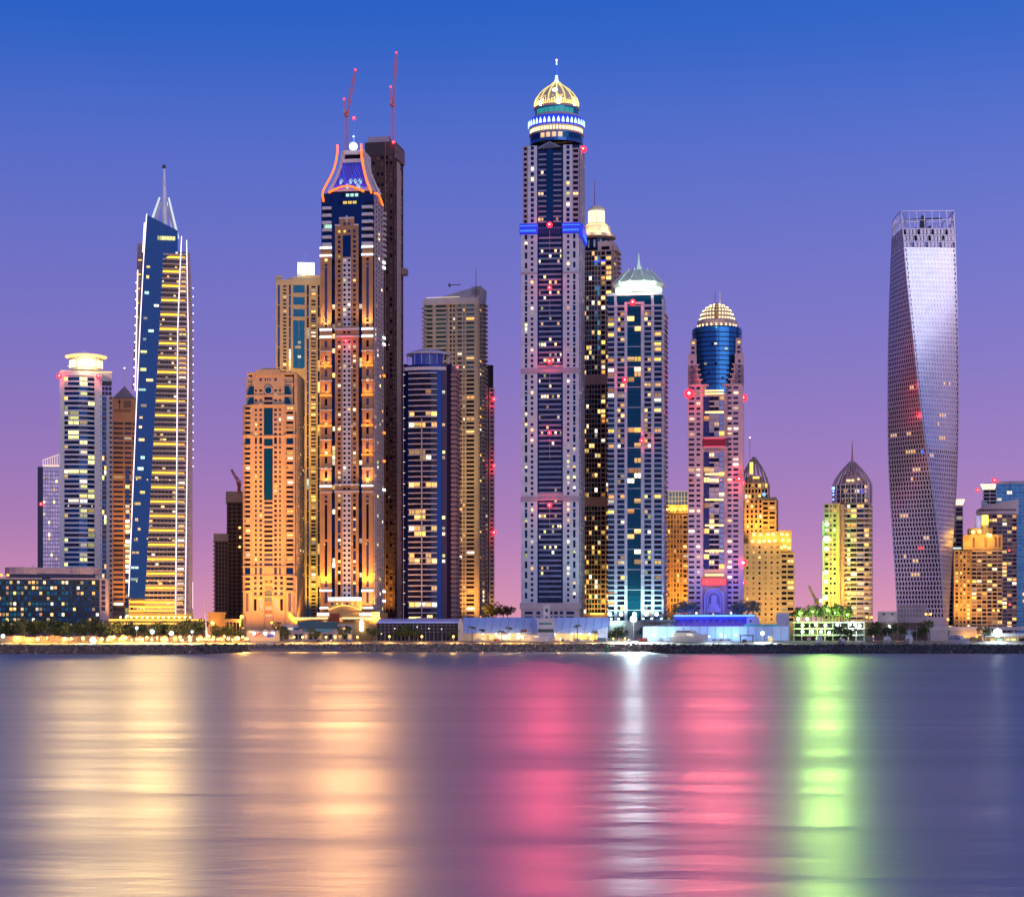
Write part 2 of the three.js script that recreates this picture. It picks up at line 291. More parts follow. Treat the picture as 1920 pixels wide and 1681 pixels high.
const rockGeo = [0, 1, 2].map((k) => {
  const g = new THREE.DodecahedronGeometry(1, 0), p = g.attributes.position, r = mulberry(300 + k), seen = new Map();
  for (let i = 0; i < p.count; i++) { const key = [p.getX(i), p.getY(i), p.getZ(i)].map((v) => v.toFixed(3)).join(); if (!seen.has(key)) seen.set(key, 0.72 + 0.5 * r()); const s = seen.get(key); p.setXYZ(i, p.getX(i) * s, p.getY(i) * s * 0.8, p.getZ(i) * s); }
  g.computeVertexNormals(); return g;
});
function rocks(label, n, place, tint, sizes) {
  const m = new THREE.MeshStandardMaterial({ color: 0xffffff, roughness: 0.9, flatShading: true });
  for (let k = 0; k < 3; k++) {
    const o = new THREE.InstancedMesh(rockGeo[k], m, Math.ceil(n / 3)), M = new THREE.Matrix4(), q = new THREE.Quaternion(), c = new THREE.Color();
    for (let i = 0; i < o.count; i++) {
      const [x, y, z] = place(), s = rr(...sizes) * (rnd() < 0.1 ? 1.4 : 1); q.setFromEuler(new THREE.Euler(rr(0, 6), rr(0, 6), rr(0, 6)));
      M.compose(V3(x, y, z), q, V3(s * rr(0.8, 1.4), s, s * rr(0.8, 1.2))); o.setMatrixAt(i, M);
      const v = rr(0.35, 1.3) * (rnd() < 0.08 ? 2 : 1); o.setColorAt(i, c.setRGB(tint[0] * v, tint[1] * v, tint[2] * v));
    }
    o.name = numbered('bank_rocks'); o.castShadow = o.receiveShadow = true; scene.add(o); tag(o, label, 'rocks', label, 'stuff');
  }
}
const slope = (D, top, x0, x1, taper0 = 0, taper1 = 0) => () => {
  const f = Math.pow(rnd(), 0.9), x = rr(x0 + taper0 * f, x1 - taper1 * f); return [x, -0.4 + (top + 0.5) * f, -D - 11 * f + rr(-0.6, 0.6)];
};
rocks('dark rocks heaped along the left mole at the water', 3300, slope(1190, 4.7, -330, atX(383, 1190), 0, 8), [0.2, 0.13, 0.09], [0.55, 1.0]);
rocks('brown rocks banked along the middle shore under the promenade', 3600, slope(1378, 5.0, atX(655, 1378), atX(1290, 1378)), [0.27, 0.2, 0.13], [0.5, 0.95]);
rocks('scattered rocks above the little beach left of the middle', 900, () => { const f = rnd(); return [rr(atX(370, 1390), atX(680, 1390)), 2.4 + 2.6 * f, -1391 - 9 * f]; }, [0.22, 0.17, 0.13], [0.35, 0.8]);
rocks('blackish rocks heaped along the right mole at the water', 3900, slope(1225, 4.8, atX(1254, 1225), 345, 8, 0), [0.06, 0.058, 0.058], [0.6, 1.1]);
rocks('boulders closing the inner ends of the two moles', 700, () => { const r = rnd() < 0.5, f = rnd(), x = r ? atX(1255, 1225) - 2 + 5 * f : atX(383, 1190) + 2 - 5 * f; return [x, -0.3 + 5 * f, -(r ? 1226 : 1191) - rr(0, 190)]; }, [0.09, 0.075, 0.06], [0.7, 1.3]);

// ---------- the towers, from the left ----------
const WHITE = wall(0.56, 0.56, 0.63), STONE = wall(0.53, 0.36, 0.19), BEIGE = wall(0.52, 0.42, 0.33), CREAM = wall(0.55, 0.5, 0.42), PINKST = wall(0.5, 0.34, 0.34), DARKW = wall(0.05, 0.03, 0.035), BROWN = wall(0.3, 0.17, 0.11), GREYW = wall(0.4, 0.38, 0.4);
const NAVY = glazing(0.002, 0.026, 0.1, 0.5, 0.14), TEAL = glazing(0.002, 0.055, 0.1, 0.5, 0.14), DUSK = glazing(0.01, 0.012, 0.035, 0.4, 0.14), BLACKG = glazing(0.009, 0.006, 0.012, 0.3, 0.16), OLIVE = glazing(0.03, 0.055, 0.05, 0.4), SKYG = glazing(0.08, 0.2, 0.45, 0.8);
const SILVER = plain(0.62, 0.6, 0.66, 0.38, 0.75), STEEL = plain(0.35, 0.33, 0.36, 0.45, 0.7);
const grid = (a, b, n, f = 0.7) => Array.from({ length: n }, (_, k) => { const w = (b - a) / n, m = a + (k + 0.5) * w; return [m - w * f / 2, m + w * f / 2]; });

{ // hotel at the left edge
  const t = new Thing('seafront_hotel', 'long low teal glass hotel at the left edge with lit balconies', 'hotel', { x: 85, D: 1470, rot: -4 }), F = t.front(), W = mb(), B = mb();
  W.box(t.X(-60), t.X(188), 0, t.Y(1085), -34, -1.2);
  t.strip(F, { u0: -60, u1: 128, y0: 1086, y1: 1176, sp: 10.1, cols: grid(-60, 128, 27, 0.74), rec: 0.9, litP: 0.24, pal: 'warm', glass: [TEAL, NAVY, BLACKG, BLACKG, glazing(0.004, 0.09, 0.11)], W: B, win: [0.3, 0.86] });
  t.strip(F, { u0: 128, u1: 186, y0: 1086, y1: 1176, sp: 10.1, cols: grid(128, 186, 8, 0.74), rec: 0.9, litP: 0.26, pal: 'warm', glass: [NAVY, DUSK, BLACKG], W: B, win: [0.3, 0.86] });
  W.box(t.X(187), t.X(203), 0, t.Y(1086), -34, 0.2);
  for (let k = 0; k < 6; k++) { const y = 1087 + k * 10; t.win(F, 190.5, 197.5, y, y + 7.5, 0.15, 0.4, DUSK); }
  W.build('wall', PINKST, t.g); B.build('facade_wall', wall(0.02, 0.05, 0.075), t.g);
  t.mesh('roof', PINKST, (b) => { b.box(t.X(24), t.X(175), t.Y(1075), t.Y(1064), -26, -3); b.lathe([[0, t.Y(1063)], [14, t.Y(1063)], [14, t.Y(1076)]], 16, t.X(43), -14); b.lathe([[0, t.Y(1063.5)], [13, t.Y(1063.5)], [13, t.Y(1076)]], 16, t.X(150), -13); });
  t.mesh('terrace_glazing', DUSK, (b) => b.box(t.X(10), t.X(178), t.Y(1083), t.Y(1075), -28, -4));
  t.mesh('cornice', PINKST, (b) => { b.box(t.X(-60), t.X(78), t.Y(1086), t.Y(1083), -32, 0.5); b.box(t.X(94), t.X(200), t.Y(1086), t.Y(1083), -32, 0.5); });
  for (const x of [38, 58, 60]) t.mesh('roof_aerial', STEEL, (b) => b.tube([[t.X(x), t.Y(1064), -10], [t.X(x), t.Y(1057), -10]], 0.18, 4));
  for (const x of [2, 14]) t.mesh('roof_lamp', glow(1, 0.4, 0.06, 2.2), (b) => b.sphere(t.X(x), t.Y(1078), -2, 1.1, 8));
  t.done(260);
}
{ // slim glass tower far left
  const t = new Thing('glass_tower', 'slim grey glass tower with a slanted open crown left of the white framed tower', 'tower', { x: 94, D: 1620, rot: -6 }), F = t.front(), W = mb();
  t.block('core', DUSK, 71, 117, 875, 1100, -24, -0.6);
  t.strip(F, { u0: 80, u1: 117, y0: 876, y1: 1090, sp: 7.6, cols: grid(80, 117, 8, 0.84), rec: 0.25, win: [0.1, 0.9], litP: 0.05, pal: 'pale', glass: [glazing(0.3, 0.25, 0.36, 0.7, 0.2), glazing(0.22, 0.19, 0.3, 0.7, 0.2)], W });
  W.build('mullions', plain(0.2, 0.17, 0.22, 0.4, 0.4), t.g);
  t.block('corner_glazing', DUSK, 70, 80, 875, 1100, -22, 0.3);
  t.mesh('crown_fins', glow(1, 0.72, 0.62, 0.9), (b) => { for (let k = 0; k < 9; k++) { const x = 80 + k * 4.4, top = 862 - k * 1.5; b.box(t.X(x) - 0.25, t.X(x) + 0.25, t.Y(875), t.Y(top), -1, -0.4); } b.tube([[t.X(80), t.Y(862), -0.7], [t.X(116), t.Y(849), -0.7]], 0.35, 4); b.box(t.X(80), t.X(117), t.Y(875), t.Y(871), -1.2, -0.2); });
  beacon(t, 77, 945, 0.3, 0, 12, 0.8);
  t.done(220);
}
{ // white frame, curved blue glass, lit drum on top
  const t = new Thing('white_framed_tower', 'white framed tower with bowed blue glass and a glowing drum under a flared rim', 'tower', { x: 150, D: 1540, rot: 0 }), W = mb(), F = t.front(), B = t.bow(120, 177, 2.6, 0), S = t.front(-5);
  W.box(t.X(111), t.X(190), 0, t.Y(700), -30, -1); W.box(t.X(111), t.X(120), 0, t.Y(697), -30, 0.6); W.box(t.X(177), t.X(191), 0, t.Y(697), -30, 0.6);
  W.hex(B.P, 119, 178, 705, 696, -3, 0.4, 8); W.box(t.X(190), t.X(210), t.Y(712), t.Y(696), -32, -4.4); W.box(t.X(199.5), t.X(211), 0, t.Y(739), -32, -5.6);
  W.box(t.X(190), t.X(210), 0, t.Y(739), -32, -7);
  t.strip(B, { u0: 120, u1: 177, y0: 706, y1: 1090, sp: 9.15, cols: [[120.3, 126.5], [127.6, 147], [149, 163], [165, 176.5]], rec: 0.2, win: [0.2, 0.84], litP: 0.3, pal: 'lime', glass: [NAVY, NAVY, DUSK], W, nu: 8, piers: false });
  t.mesh('glazing_core', NAVY, (b) => b.hex(B.P, 120, 177, 1090, 706, -3, -0.45, 8));
  for (let k = 0; k < 44; k++) { const y = 741 + k * 9.3; t.win(S, 205.2, 210, y, y + 4.5, -0.4, -0.2, BLACKG); }
  t.strip(S, { u0: 191, u1: 199.5, y0: 741, y1: 1140, sp: 9.3, cols: [[191.5, 195], [195.3, 199]], rec: 0.8, win: [0.05, 0.92], litP: 0.1, pal: 'mixed', glass: [NAVY, DUSK], W, piers: false });
  t.strip(S, { u0: 190, u1: 209.5, y0: 712, y1: 739, sp: 9, cols: grid(190, 209.5, 3, 0.9), rec: 0.6, win: [0.1, 0.9], litP: 0.25, pal: 'lime', glass: BLACKG, W: mb(), piers: false });
  for (let k = 0; k < 42; k++) { const y = 741 + k * 9.3; t.win(F, 187.6, 188.8, y, y + 2.6, 0.5, 0.68, BLACKG); }
  W.build('wall', WHITE, t.g);
  const z = -14, r = 31 * t.sx;
  t.mesh('crown_drum', wall(0.8, 0.72, 0.55), (b) => b.lathe([[0, t.Y(672, z)], [r, t.Y(672, z)], [r, t.Y(696, z)]], 28, t.X(161), z));
  for (let k = -3; k <= 3; k++) { const q = k * 24 * Math.PI / 180; t.mesh('crown_lamp_panel', glow(1, 0.86, 0.5, 1.7), (b) => b.hex(t.cyl(161, 31, z).P, k * 24 - 9, k * 24 + 9, 691, 677, 0.1, 0.5, 3)); }
  t.mesh('crown_rim', glow(1, 0.6, 0.22, 1.6), (b) => { b.lathe([[r + 1, t.Y(673, z)], [40 * t.sx, t.Y(670, z)], [40 * t.sx, t.Y(668, z)], [r, t.Y(666, z)]], 28, t.X(161), z); });
  t.mesh('crown_struts', plain(0.4, 0.3, 0.2), (b) => { for (let k = 0; k < 28; k++) { const q = k / 28 * 2 * Math.PI, c = Math.sin(q), s = Math.cos(q); b.tube([[t.X(161) + r * c, t.Y(675, z), z + r * s], [t.X(161) + 41 * t.sx * c, t.Y(667, z), z + 41 * t.sx * s]], 0.3, 4); } });
  t.mesh('roof_mast', STEEL, (b) => b.tube([[t.X(153), t.Y(658, z), z], [t.X(180), t.Y(666, z), z]], 0.3, 4));
  t.mesh('roof_rail', glow(1, 0.62, 0.26, 1.2), (b) => b.box(t.X(113), t.X(210), t.Y(696), t.Y(693.6), -4, -3.5));
  point(t.g, [t.X(161), t.Y(680), z + r + 9], [1, 0.7, 0.3], 1500, 60); for (const y of [690, 950]) for (const x of [128, 150, 172]) waterBeam(t, [t.X(x), t.Y(y), 12], [1, 0.66, 0.26], 17000, 6.5, 300);
  beacon(t, 110.5, 706, -0.3, 500, 60); beacon(t, 184, 705, 0.6, 500, 60);
  t.done();
}
{ // beige tower with pyramid
  const t = new Thing('beige_tower', 'beige stone tower with a small pyramid roof behind the leaning blue tower', 'tower', { x: 230, D: 1620, rot: 0 }), F = t.front(), W = mb();
  W.box(t.X(208), t.X(256), 0, t.Y(745), -24, -1.5); W.box(t.X(208), t.X(256), t.Y(790), t.Y(747), -24, 0);
  t.mesh('louvre_panel', BLACKG, (b) => { for (let k = 0; k < 6; k++) b.box(t.X(231.5 + k * 2.4), t.X(232.9 + k * 2.4), t.Y(764), t.Y(751), 0, 0.15); for (let k = 0; k < 12; k++) b.box(t.X(214 + k * 2.6), t.X(215.4 + k * 2.6), t.Y(772), t.Y(768), 0, 0.15); b.box(t.X(222.8), t.X(224.4), t.Y(768), t.Y(753), 0, 0.2); b.sphere(t.X(223.6), t.Y(753), 0, 1, 8); });
  t.strip(F, { u0: 208, u1: 256, y0: 790, y1: 1165, sp: 9.2, cols: [[212, 230.5], [233, 246], [248, 255]], rec: 0.9, win: [0.15, 0.66], litP: 0.08, pal: 'warm', glass: [BLACKG, DUSK], W });
  t.strip(t.front(0.3), { u0: 234, u1: 243, y0: 880, y1: 1160, sp: 9.2, cols: [[234.6, 242.4]], rec: 0.05, win: [0.1, 0.8], lits: (k) => rnd() < 0.55, pal: 'pale', glass: NAVY, W: mb(), piers: false });
  W.build('wall', wall(0.52, 0.31, 0.17), t.g);
  for (const [y, a, k] of [[1040, 34, 20000], [850, 16, 85000]]) flood(t.g, [t.X(228), t.Y(1180), 34], [t.X(230), t.Y(y), 0], [1, 0.4, 0.06], k, a, 60, 1);
  t.mesh('floodlight', glow(1, 0.6, 0.1, 3), (b) => b.box(t.X(227), t.X(229), t.Y(1184), t.Y(1182), 33, 34));
  t.mesh('pyramid_roof', wall(0.5, 0.33, 0.28), (b) => { const a = [[211, 746], [253, 746]], m = [t.X(233), t.Y(720), -12], q = [[t.X(211), t.Y(746), 0], [t.X(253), t.Y(746), 0], [t.X(253), t.Y(746), -24], [t.X(211), t.Y(746), -24]]; for (let k = 0; k < 4; k++) b.quad(q[k], q[(k + 1) % 4], m, m, [m[0], t.Y(760), m[2]]); });
  t.mesh('aerial', STEEL, (b) => b.tube([[t.X(233), t.Y(722), -12], [t.X(233), t.Y(687), -12]], 0.22, 4));
  t.mesh('aerial_lamp', glow(1, 0.8, 0.7, 3), (b) => b.sphere(t.X(233), t.Y(686), -12, 0.6, 8));
  t.done();
}
{ // leaning blue tower with lit white fins and a spire
  const t = new Thing('leaning_spire_tower', 'leaning dark blue tower with spire, white light fins and yellow balcony strips', 'tower', { x: 300, D: 1500 });
  const yT = 403, yB = 1122, lerp = (a, b, y, y0 = yT, y1 = yB) => a + (b - a) * (y - y0) / (y1 - y0);
  const L = (y) => 275 - 34 * Math.pow(Math.max(0, (y - yT) / (yB - yT)), 0.82), M = (y) => lerp(305, 270, y, 470, yB), Fin1 = (y) => y < 600 ? lerp(340, 333, y, 445, 600) : lerp(333, 329, y, 600, 1150), Fin2 = (y) => y < 650 ? lerp(349.5, 353, y, 445, 650) : lerp(353, 347, y, 650, 1150), R = (y) => y < 600 ? lerp(355.5, 361, y, 455, 600) : 361;
  const between = (A, B, z = () => 0) => ({ P: (u, y, w) => [t.X(A(y) + (B(y) - A(y)) * u), t.Y(y), z(u, y) + w] });
  const G = between(L, (y) => Math.min(332, M(y) + (y < 470 ? 60 : 0)));
  t.mesh('glass_facade', NAVY, (b) => { const rows = 40; for (let k = 0; k < rows; k++) { const y0 = 434 + (1122 - 434) * k / rows, y1 = 434 + (1122 - 434) * (k + 1) / rows; b.hex((u, y, w) => [t.X(L(y) + ((y < 470 ? 333 : M(y) + 2) - L(y)) * u), t.Y(y), w], 0, 1, y1, y0, -26, -0.15); }
    b.prism([[t.X(L(434)), t.Y(434)], [t.X(333), t.Y(434)], [t.X(333), t.Y(431)], [t.X(L(403)), t.Y(403)]], -26, -0.15); });
  t.mesh('facade_mullions', plain(0.004, 0.02, 0.07, 0.3, 0.4), (b) => { for (let k = 1; k < 12; k++) b.hex((u, y, w) => [t.X(L(y) + ((y < 470 ? 333 : M(y) + 2) - L(y)) * u), t.Y(y), w], k / 12 - 0.006, k / 12 + 0.006, 1122, 403 + (430 - 403) * k / 12, -0.4, 0.12, 1, 8); });
  const glassWin = (x, y, w, h, m) => t.win({ P: (u, v, q) => [t.X(u), t.Y(v), q], flat: 'front' }, x - w / 2, x + w / 2, y - h / 2, y + h / 2, -0.3, 0.02, m);
  glassWin(311.5, 446, 33, 7.5, lit('lime', 1.2, 0));
  for (let k = 0; k < 26; k++) { const y = 500 + k * 23.5 + rr(-6, 6), l = L(y), r = M(y); const x = rnd() < 0.6 ? l + 9 : rr(l + 8, r - 6); glassWin(x, y, rr(5, 14), rr(4, 6), litPane('mixed')); }
  // balconied middle, storey by storey
  const Bal = between(M, Fin1), W = mb();
  t.mesh('core', wall(0.3, 0.24, 0.26), (b) => { for (let k = 0; k < 20; k++) { const y0 = 470 + 680 * k / 20, y1 = 470 + 680 * (k + 1) / 20; b.hex((u, y, w) => [t.X(M(y) + (R(y) - M(y)) * u), t.Y(y), w], 0, 1, y1, y0, -28, -2.6); } b.box(t.X(257), t.X(276), t.Y(760), t.Y(452), -34, -12); b.prism([[t.X(241), 0], [t.X(300), 0], [t.X(300), t.Y(740)], [t.X(255), t.Y(740)]], -34, -12); });
  const n = 75; for (let k = 0; k < n; k++) {
    const y = 470 + k * 9, three = k % 3 === 1 || y > 1125;
    t.mesh('balcony', wall(0.44, 0.35, 0.29), (b) => b.hex(Bal.P, 0.02, 0.985, y + 7.6, y + 4.4, -2.6, 0.5));
    if (three) t.mesh('balcony_light_strip', glow(1, 0.5, 0.02, 2.4), (b) => b.hex(Bal.P, 0.0, 0.97, y + 3.4, y + 0.3, -1.2, -0.5));
    for (let j = 0; j < 7; j++) if (!three || rnd() < 0.5) { const a = 0.03 + j * 0.137; t.win({ P: Bal.P }, a, a + 0.11, y + (three ? 3.2 : 0.4), y + 4.4, -2.6, -2.3, rnd() < 0.16 ? litPane('warm') : BLACKG); }
    // the bowed corner beyond the first fin
    const C = between(Fin1, Fin2, (u) => 1.6 * Math.sin(u * Math.PI)), D = between(Fin2, R, (u) => -6 * u);
    t.mesh('corner_balcony', wall(0.5, 0.42, 0.42), (b) => b.hex(C.P, 0.1, 0.92, y + 7.4, y + 4.2, -2.4, 0.3, 4));
    if (k % 3 === 1) t.mesh('balcony_light_strip', glow(1, 0.5, 0.05, 1.3), (b) => b.hex(C.P, 0.12, 0.75, y + 3.4, y + 1, -1.4, -0.6, 3));
    t.win({ P: C.P }, 0.15, 0.8, y + 0.6, y + 4, -2.6, -2.2, rnd() < 0.3 ? litPane('warm') : BLACKG);
    W.hex(D.P, 0.05, 1, y + 7.4, y + 3.4, -6, 0.2);
  }
  W.build('side_balconies', wall(0.42, 0.3, 0.32), t.g);
  const wl = glow(1, 0.8, 0.9, 1.9);
  const fin = (A, y0, y1, z, r) => t.mesh('light_fin', wl, (b) => b.tube(Array.from({ length: 9 }, (_, k) => { const y = y0 + (y1 - y0) * k / 8; return [t.X(A(y)), t.Y(y), z]; }), r, 5));
  fin(Fin1, 442, 1152, 1.3, 0.33); fin(Fin2, 449, 1152, 1.3, 0.32); fin((y) => L(y) - 0.3, 402, 1118, 0.5, 0.34); fin((y) => 257.6 - (y - 500) * 0.02, 503, 730, -10, 0.42); fin((y) => 270.5 - (y - 414) * 0.06, 414, 470, -8, 0.4); fin((y) => 360.5, 1090, 1140, -4, 0.5);
  for (let k = 0; k < 13; k++) t.mesh('edge_lamp', glow(1, 0.8, 0.85, 3.5), (b) => b.sphere(t.X(257 - k * 0.4 - 2), t.Y(527 + k * 16), -9, 0.55, 6));
  for (let k = 0; k < 22; k++) t.mesh('edge_lamp', glow(1, 0.8, 0.85, 2.5), (b) => b.sphere(t.X(362.2), t.Y(536 + k * 16), -5, 0.5, 6));
  t.mesh('back_balconies', wall(0.34, 0.27, 0.3), (b) => { for (let k = 0; k < 30; k++) b.box(t.X(257 - k * 0.3), t.X(270 - k * 0.8), t.Y(459 + k * 9), t.Y(455 + k * 9), -34, -11.4); });
  for (let k = 0; k < 6; k++) t.mesh('balcony_light_strip', glow(1, 0.5, 0.04, 1.4), (b) => b.box(t.X(259 - k * 0.8), t.X(265 - k * 1.6), t.Y(484.5 + k * 27), t.Y(482 + k * 27), -11.5, -11));
  t.mesh('spire', wall(0.75, 0.75, 0.85, 0.4), (b) => { b.tube([[t.X(308.5), t.Y(440, -12), -12], [t.X(308.5), t.Y(385, -12), -12], [t.X(308), t.Y(370, -12), -12], [t.X(307.4), t.Y(316, -12), -12]], [2.2, 2.0, 1.7, 0.9], 8); });
  t.mesh('spire_tip', plain(0.1, 0.05, 0.05), (b) => b.sphere(t.X(307.3), t.Y(312, -12), -12, 1.5, 8).tube([[t.X(307.3), t.Y(311, -12), -12], [t.X(307.3), t.Y(307, -12), -12]], [0.5, 0.1], 5));
  for (const [x0, y0, x1, y1, z] of [[299, 370, 286, 408, -6], [316, 370, 334, 446, -4], [312, 378, 324, 428, -18]]) t.mesh('crown_fin', glow(0.75, 0.85, 1, 0.85), (b) => b.tube([[t.X(x0), t.Y(y0, z), z], [t.X(x1), t.Y(y1, z), z]], [0.7, 0.95], 5));
  t.mesh('crown_screen', wall(0.5, 0.5, 0.6), (b) => { b.prism([[t.X(312), t.Y(384)], [t.X(317), t.Y(372)], [t.X(333), t.Y(440)], [t.X(327), t.Y(436)]], -12, -11.5); b.prism([[t.X(299), t.Y(372)], [t.X(303), t.Y(374)], [t.X(294), t.Y(412)], [t.X(288), t.Y(408)]], -12, -11.5); });
  // glowing terraces at the foot
  t.mesh('podium', wall(0.5, 0.33, 0.12), (b) => { b.box(t.X(203), t.X(384), 0, t.Y(1160), -20, 6); b.box(t.X(241), t.X(362), t.Y(1160), t.Y(1149), -26, 1); b.box(t.X(241), t.X(328), t.Y(1150), t.Y(1122), -26, -2.7); });
  for (const [y, a, b2] of [[1128, 242, 328], [1137, 242, 328], [1145, 242, 328], [1155, 238, 350]]) t.mesh('terrace_light_strip', glow(1, 0.5, 0.04, 2), (b) => b.box(t.X(a), t.X(b2), t.Y(y + 1.3), t.Y(y - 1), 1, 1.8));
  t.mesh('terrace_light_strip', glow(1, 0.55, 0.05, 2.4), (b) => b.box(t.X(203), t.X(382), t.Y(1163.4), t.Y(1161), 6, 6.5));
  t.mesh('terrace_light_strip', glow(1, 0.55, 0.05, 2), (b) => b.box(t.X(208), t.X(330), t.Y(1170), t.Y(1168), 6, 6.5));
  for (let k = 0; k < 15; k++) t.win({ P: (u, v, q) => [t.X(u), t.Y(v), q], flat: 'front' }, 245 + k * 5.6, 249 + k * 5.6, 1138.5, 1143, -2.7, -2.4, rnd() < 0.5 ? litPane('warm') : BLACKG);
  for (let k = 0; k < 14; k++) t.mesh('terrace_lamp', glow(1, 0.85, 0.4, 4), (b) => b.sphere(t.X(226 + k * 10), t.Y(1157), 4, 0.75, 8));
  for (const y of [900, 1010, 1090]) for (const x of [256, 276, 296, 318]) waterBeam(t, [t.X(x), t.Y(y), 4], [1, 0.64, 0.22], 13000, 6.5, 300);
  for (const x of [225, 275, 320]) flood(t.g, [t.X(x), t.Y(1158), 26], [t.X(x + 8), t.Y(1080), 0], [1, 0.5, 0.06], 3600, 65, 60);
  t.done(300);
}
function shell(name, label, x0, x1, y0, y1, D, capH, slabOut, opts = {}) {     // a concrete frame still going up
  const t = new Thing(name, label, 'unfinished building', { x: (x0 + x1) / 2, D }); const F = t.front();
  t.block('core_wall', opts.core ?? DARKW, x0 + 2, x1 - 0.5, y0, 1205, -22, -3);
  for (let y = y0 + capH; y < y1; y += 7.6) t.mesh('floor_slab', wall(0.26, 0.16, 0.14), (b) => b.box(t.X(x0 - slabOut), t.X(x1), t.Y(y + 1.4), t.Y(y), -22, 0));
  for (let k = 0; k <= 4; k++) t.mesh('column', wall(0.2, 0.12, 0.11), (b) => { const x = x0 + 1 + (x1 - x0 - 2) * k / 4; b.box(t.X(x) - 0.5, t.X(x) + 0.5, 0, t.Y(y0 + capH), -1.6, -0.6); });
  t.mesh('formwork_cap', wall(0.42, 0.34, 0.3), (b) => b.box(t.X(x0 - 2), t.X(x1), t.Y(y0 + capH), t.Y(y0), -23, 0.4));
  if (slabOut) for (let y = y0 + capH; y < y1; y += 7.6) t.mesh('scaffold_platform', wall(0.36, 0.27, 0.25), (b) => { b.box(t.X(x0 - slabOut - 1.6), t.X(x0 - 1), t.Y(y + 3), t.Y(y + 1.8), -6, 0.3); });
  return t;
}
{ const t = shell('unfinished_block', 'lower unfinished dark building with slab edges sticking out to the left', 402, 428, 1000, 1160, 1585, 14, 2); t.done(); }
{ const t = shell('unfinished_block', 'taller unfinished dark building with a pale top beside the orange tower', 425, 462, 921, 1165, 1600, 20, 0); for (const [x, y] of [[449, 989], [450, 1007], [449, 1025]]) t.mesh('work_lamp', glow(1, 0.6, 0.15, 3), (b) => b.sphere(t.X(x), t.Y(y), 0.5, 0.9, 8)); t.done(); }
const NEON = glow(1, 0.15, 0.008, 2.2), ICE = glow(0.9, 0.95, 1, 2.4), AMBER = glow(1, 0.22, 0.01, 2);
{ // sandstone hotel lit orange
  const t = new Thing('sandstone_tower', 'orange-lit sandstone tower with a round blue window under its parapet', 'tower', { x: 504, D: 1500, rot: -10 }), F = t.front(), W = mb(), dz = 36, S = t.side('right', 553.5, dz);
  const GL = [glazing(0.07, 0.08, 0.12), DUSK];
  W.box(t.X(456), t.X(553), 0, t.Y(760), -dz, -0.9); W.box(t.X(461), t.X(549), t.Y(760), t.Y(706), -dz, -0.9);
  W.box(t.X(473), t.X(533), t.Y(762), t.Y(700), -dz, -0.95); W.box(t.X(473), t.X(533), t.Y(727), t.Y(700), -dz, 0.02);
  const plainWall = (a, b2, y0, y1) => W.hex(F.P, a, b2, y1, y0, -0.9, 0);
  for (const [a, b2, cols] of [[473, 494.5, [[477.6, 481.4], [486, 491]]], [511.2, 533, [[513.6, 519], [523, 526.4]]]]) {
    t.strip(F, { u0: a, u1: b2, y0: 727, y1: 818, sp: 9.15, cols, glass: GL, W, win: [0.28, 0.78], litP: 0.068 });
    t.strip(F, { u0: a, u1: b2, y0: 818, y1: 834, sp: 16, cols, glass: GL, W, win: [0.12, 0.88] });
    t.strip(F, { u0: a, u1: b2, y0: 834, y1: 1062, sp: 9.15, cols, glass: GL, W, win: [0.25, 0.78], litP: 0.081, pal: 'warm' });
    t.strip(F, { u0: a, u1: b2, y0: 1062, y1: 1078, sp: 16, cols, glass: GL, W, win: [0.1, 0.9] });
    t.strip(F, { u0: a, u1: b2, y0: 1078, y1: 1117, sp: 9.6, cols: grid(a, b2, 2, 0.5), glass: GL, W, win: [0.25, 0.8] });
    t.strip(F, { u0: a, u1: b2, y0: 1117, y1: 1172, sp: 55, cols: grid(a, b2, 2, 0.5), glass: [...GL, lit('peach', 0.9, 1)], W, win: [0.1, 0.4 + 0.1], rec: 0.7 });
  }
  plainWall(494.5, 511.2, 1062, 1103);
  // the middle strip: round window, blue glass, then dark rows
  for (const [y0, y1] of [[764, 814], [822, 835], [840, 937]]) { W.hex(F.P, 494, 511.6, y0, y0 - 4, -0.9, 0.02); t.win(F, 494.8, 511, y0, y1, -0.6, -0.2, TEAL); }
  t.strip(F, { u0: 494.4, u1: 511.4, y0: 742, y1: 761, sp: 9.2, cols: [[495, 511]], glass: GL, W, win: [0.2, 0.8] });
  t.strip(F, { u0: 494.4, u1: 511.4, y0: 938, y1: 1062, sp: 9.15, cols: [[495, 511]], glass: GL, W, win: [0.25, 0.8], litP: 0.068 });
  t.win(F, 494.8, 511, 1063, 1077, -0.6, -0.2, glazing(0.1, 0.14, 0.2));
  t.strip(F, { u0: 494.4, u1: 511.4, y0: 1078, y1: 1101, sp: 10, cols: [[496, 502], [504, 510]], glass: GL, W, win: [0.25, 0.8] });
  const disc = (b, r0, r1, z0, z1, cy) => { for (let k = 0; k < 28; k++) { const a = k / 28 * 6.2832, c = (k + 1) / 28 * 6.2832, q = (r, g, z) => [t.X(503) + r * Math.cos(g), t.Y(cy) + r * Math.sin(g), z]; b.quad(q(r0, a, z1), q(r1, a, z1), q(r1, c, z1), q(r0, c, z1), [t.X(503), t.Y(cy), z0 - 5]); b.quad(q(r1, a, z0), q(r1, c, z0), q(r1, c, z1), q(r1, a, z1), [t.X(503), t.Y(cy), (z0 + z1) / 2]); } };
  t.block('round_window_surround', BROWN, 495, 511, 724, 740, 0, 0.15);
  t.mesh('round_window', TEAL, (b) => disc(b, 0.001, 2.5, 0.1, 0.4, 731.5)); t.mesh('round_window_frame', WHITE, (b) => disc(b, 2.5, 2.95, 0.1, 0.6, 731.5));
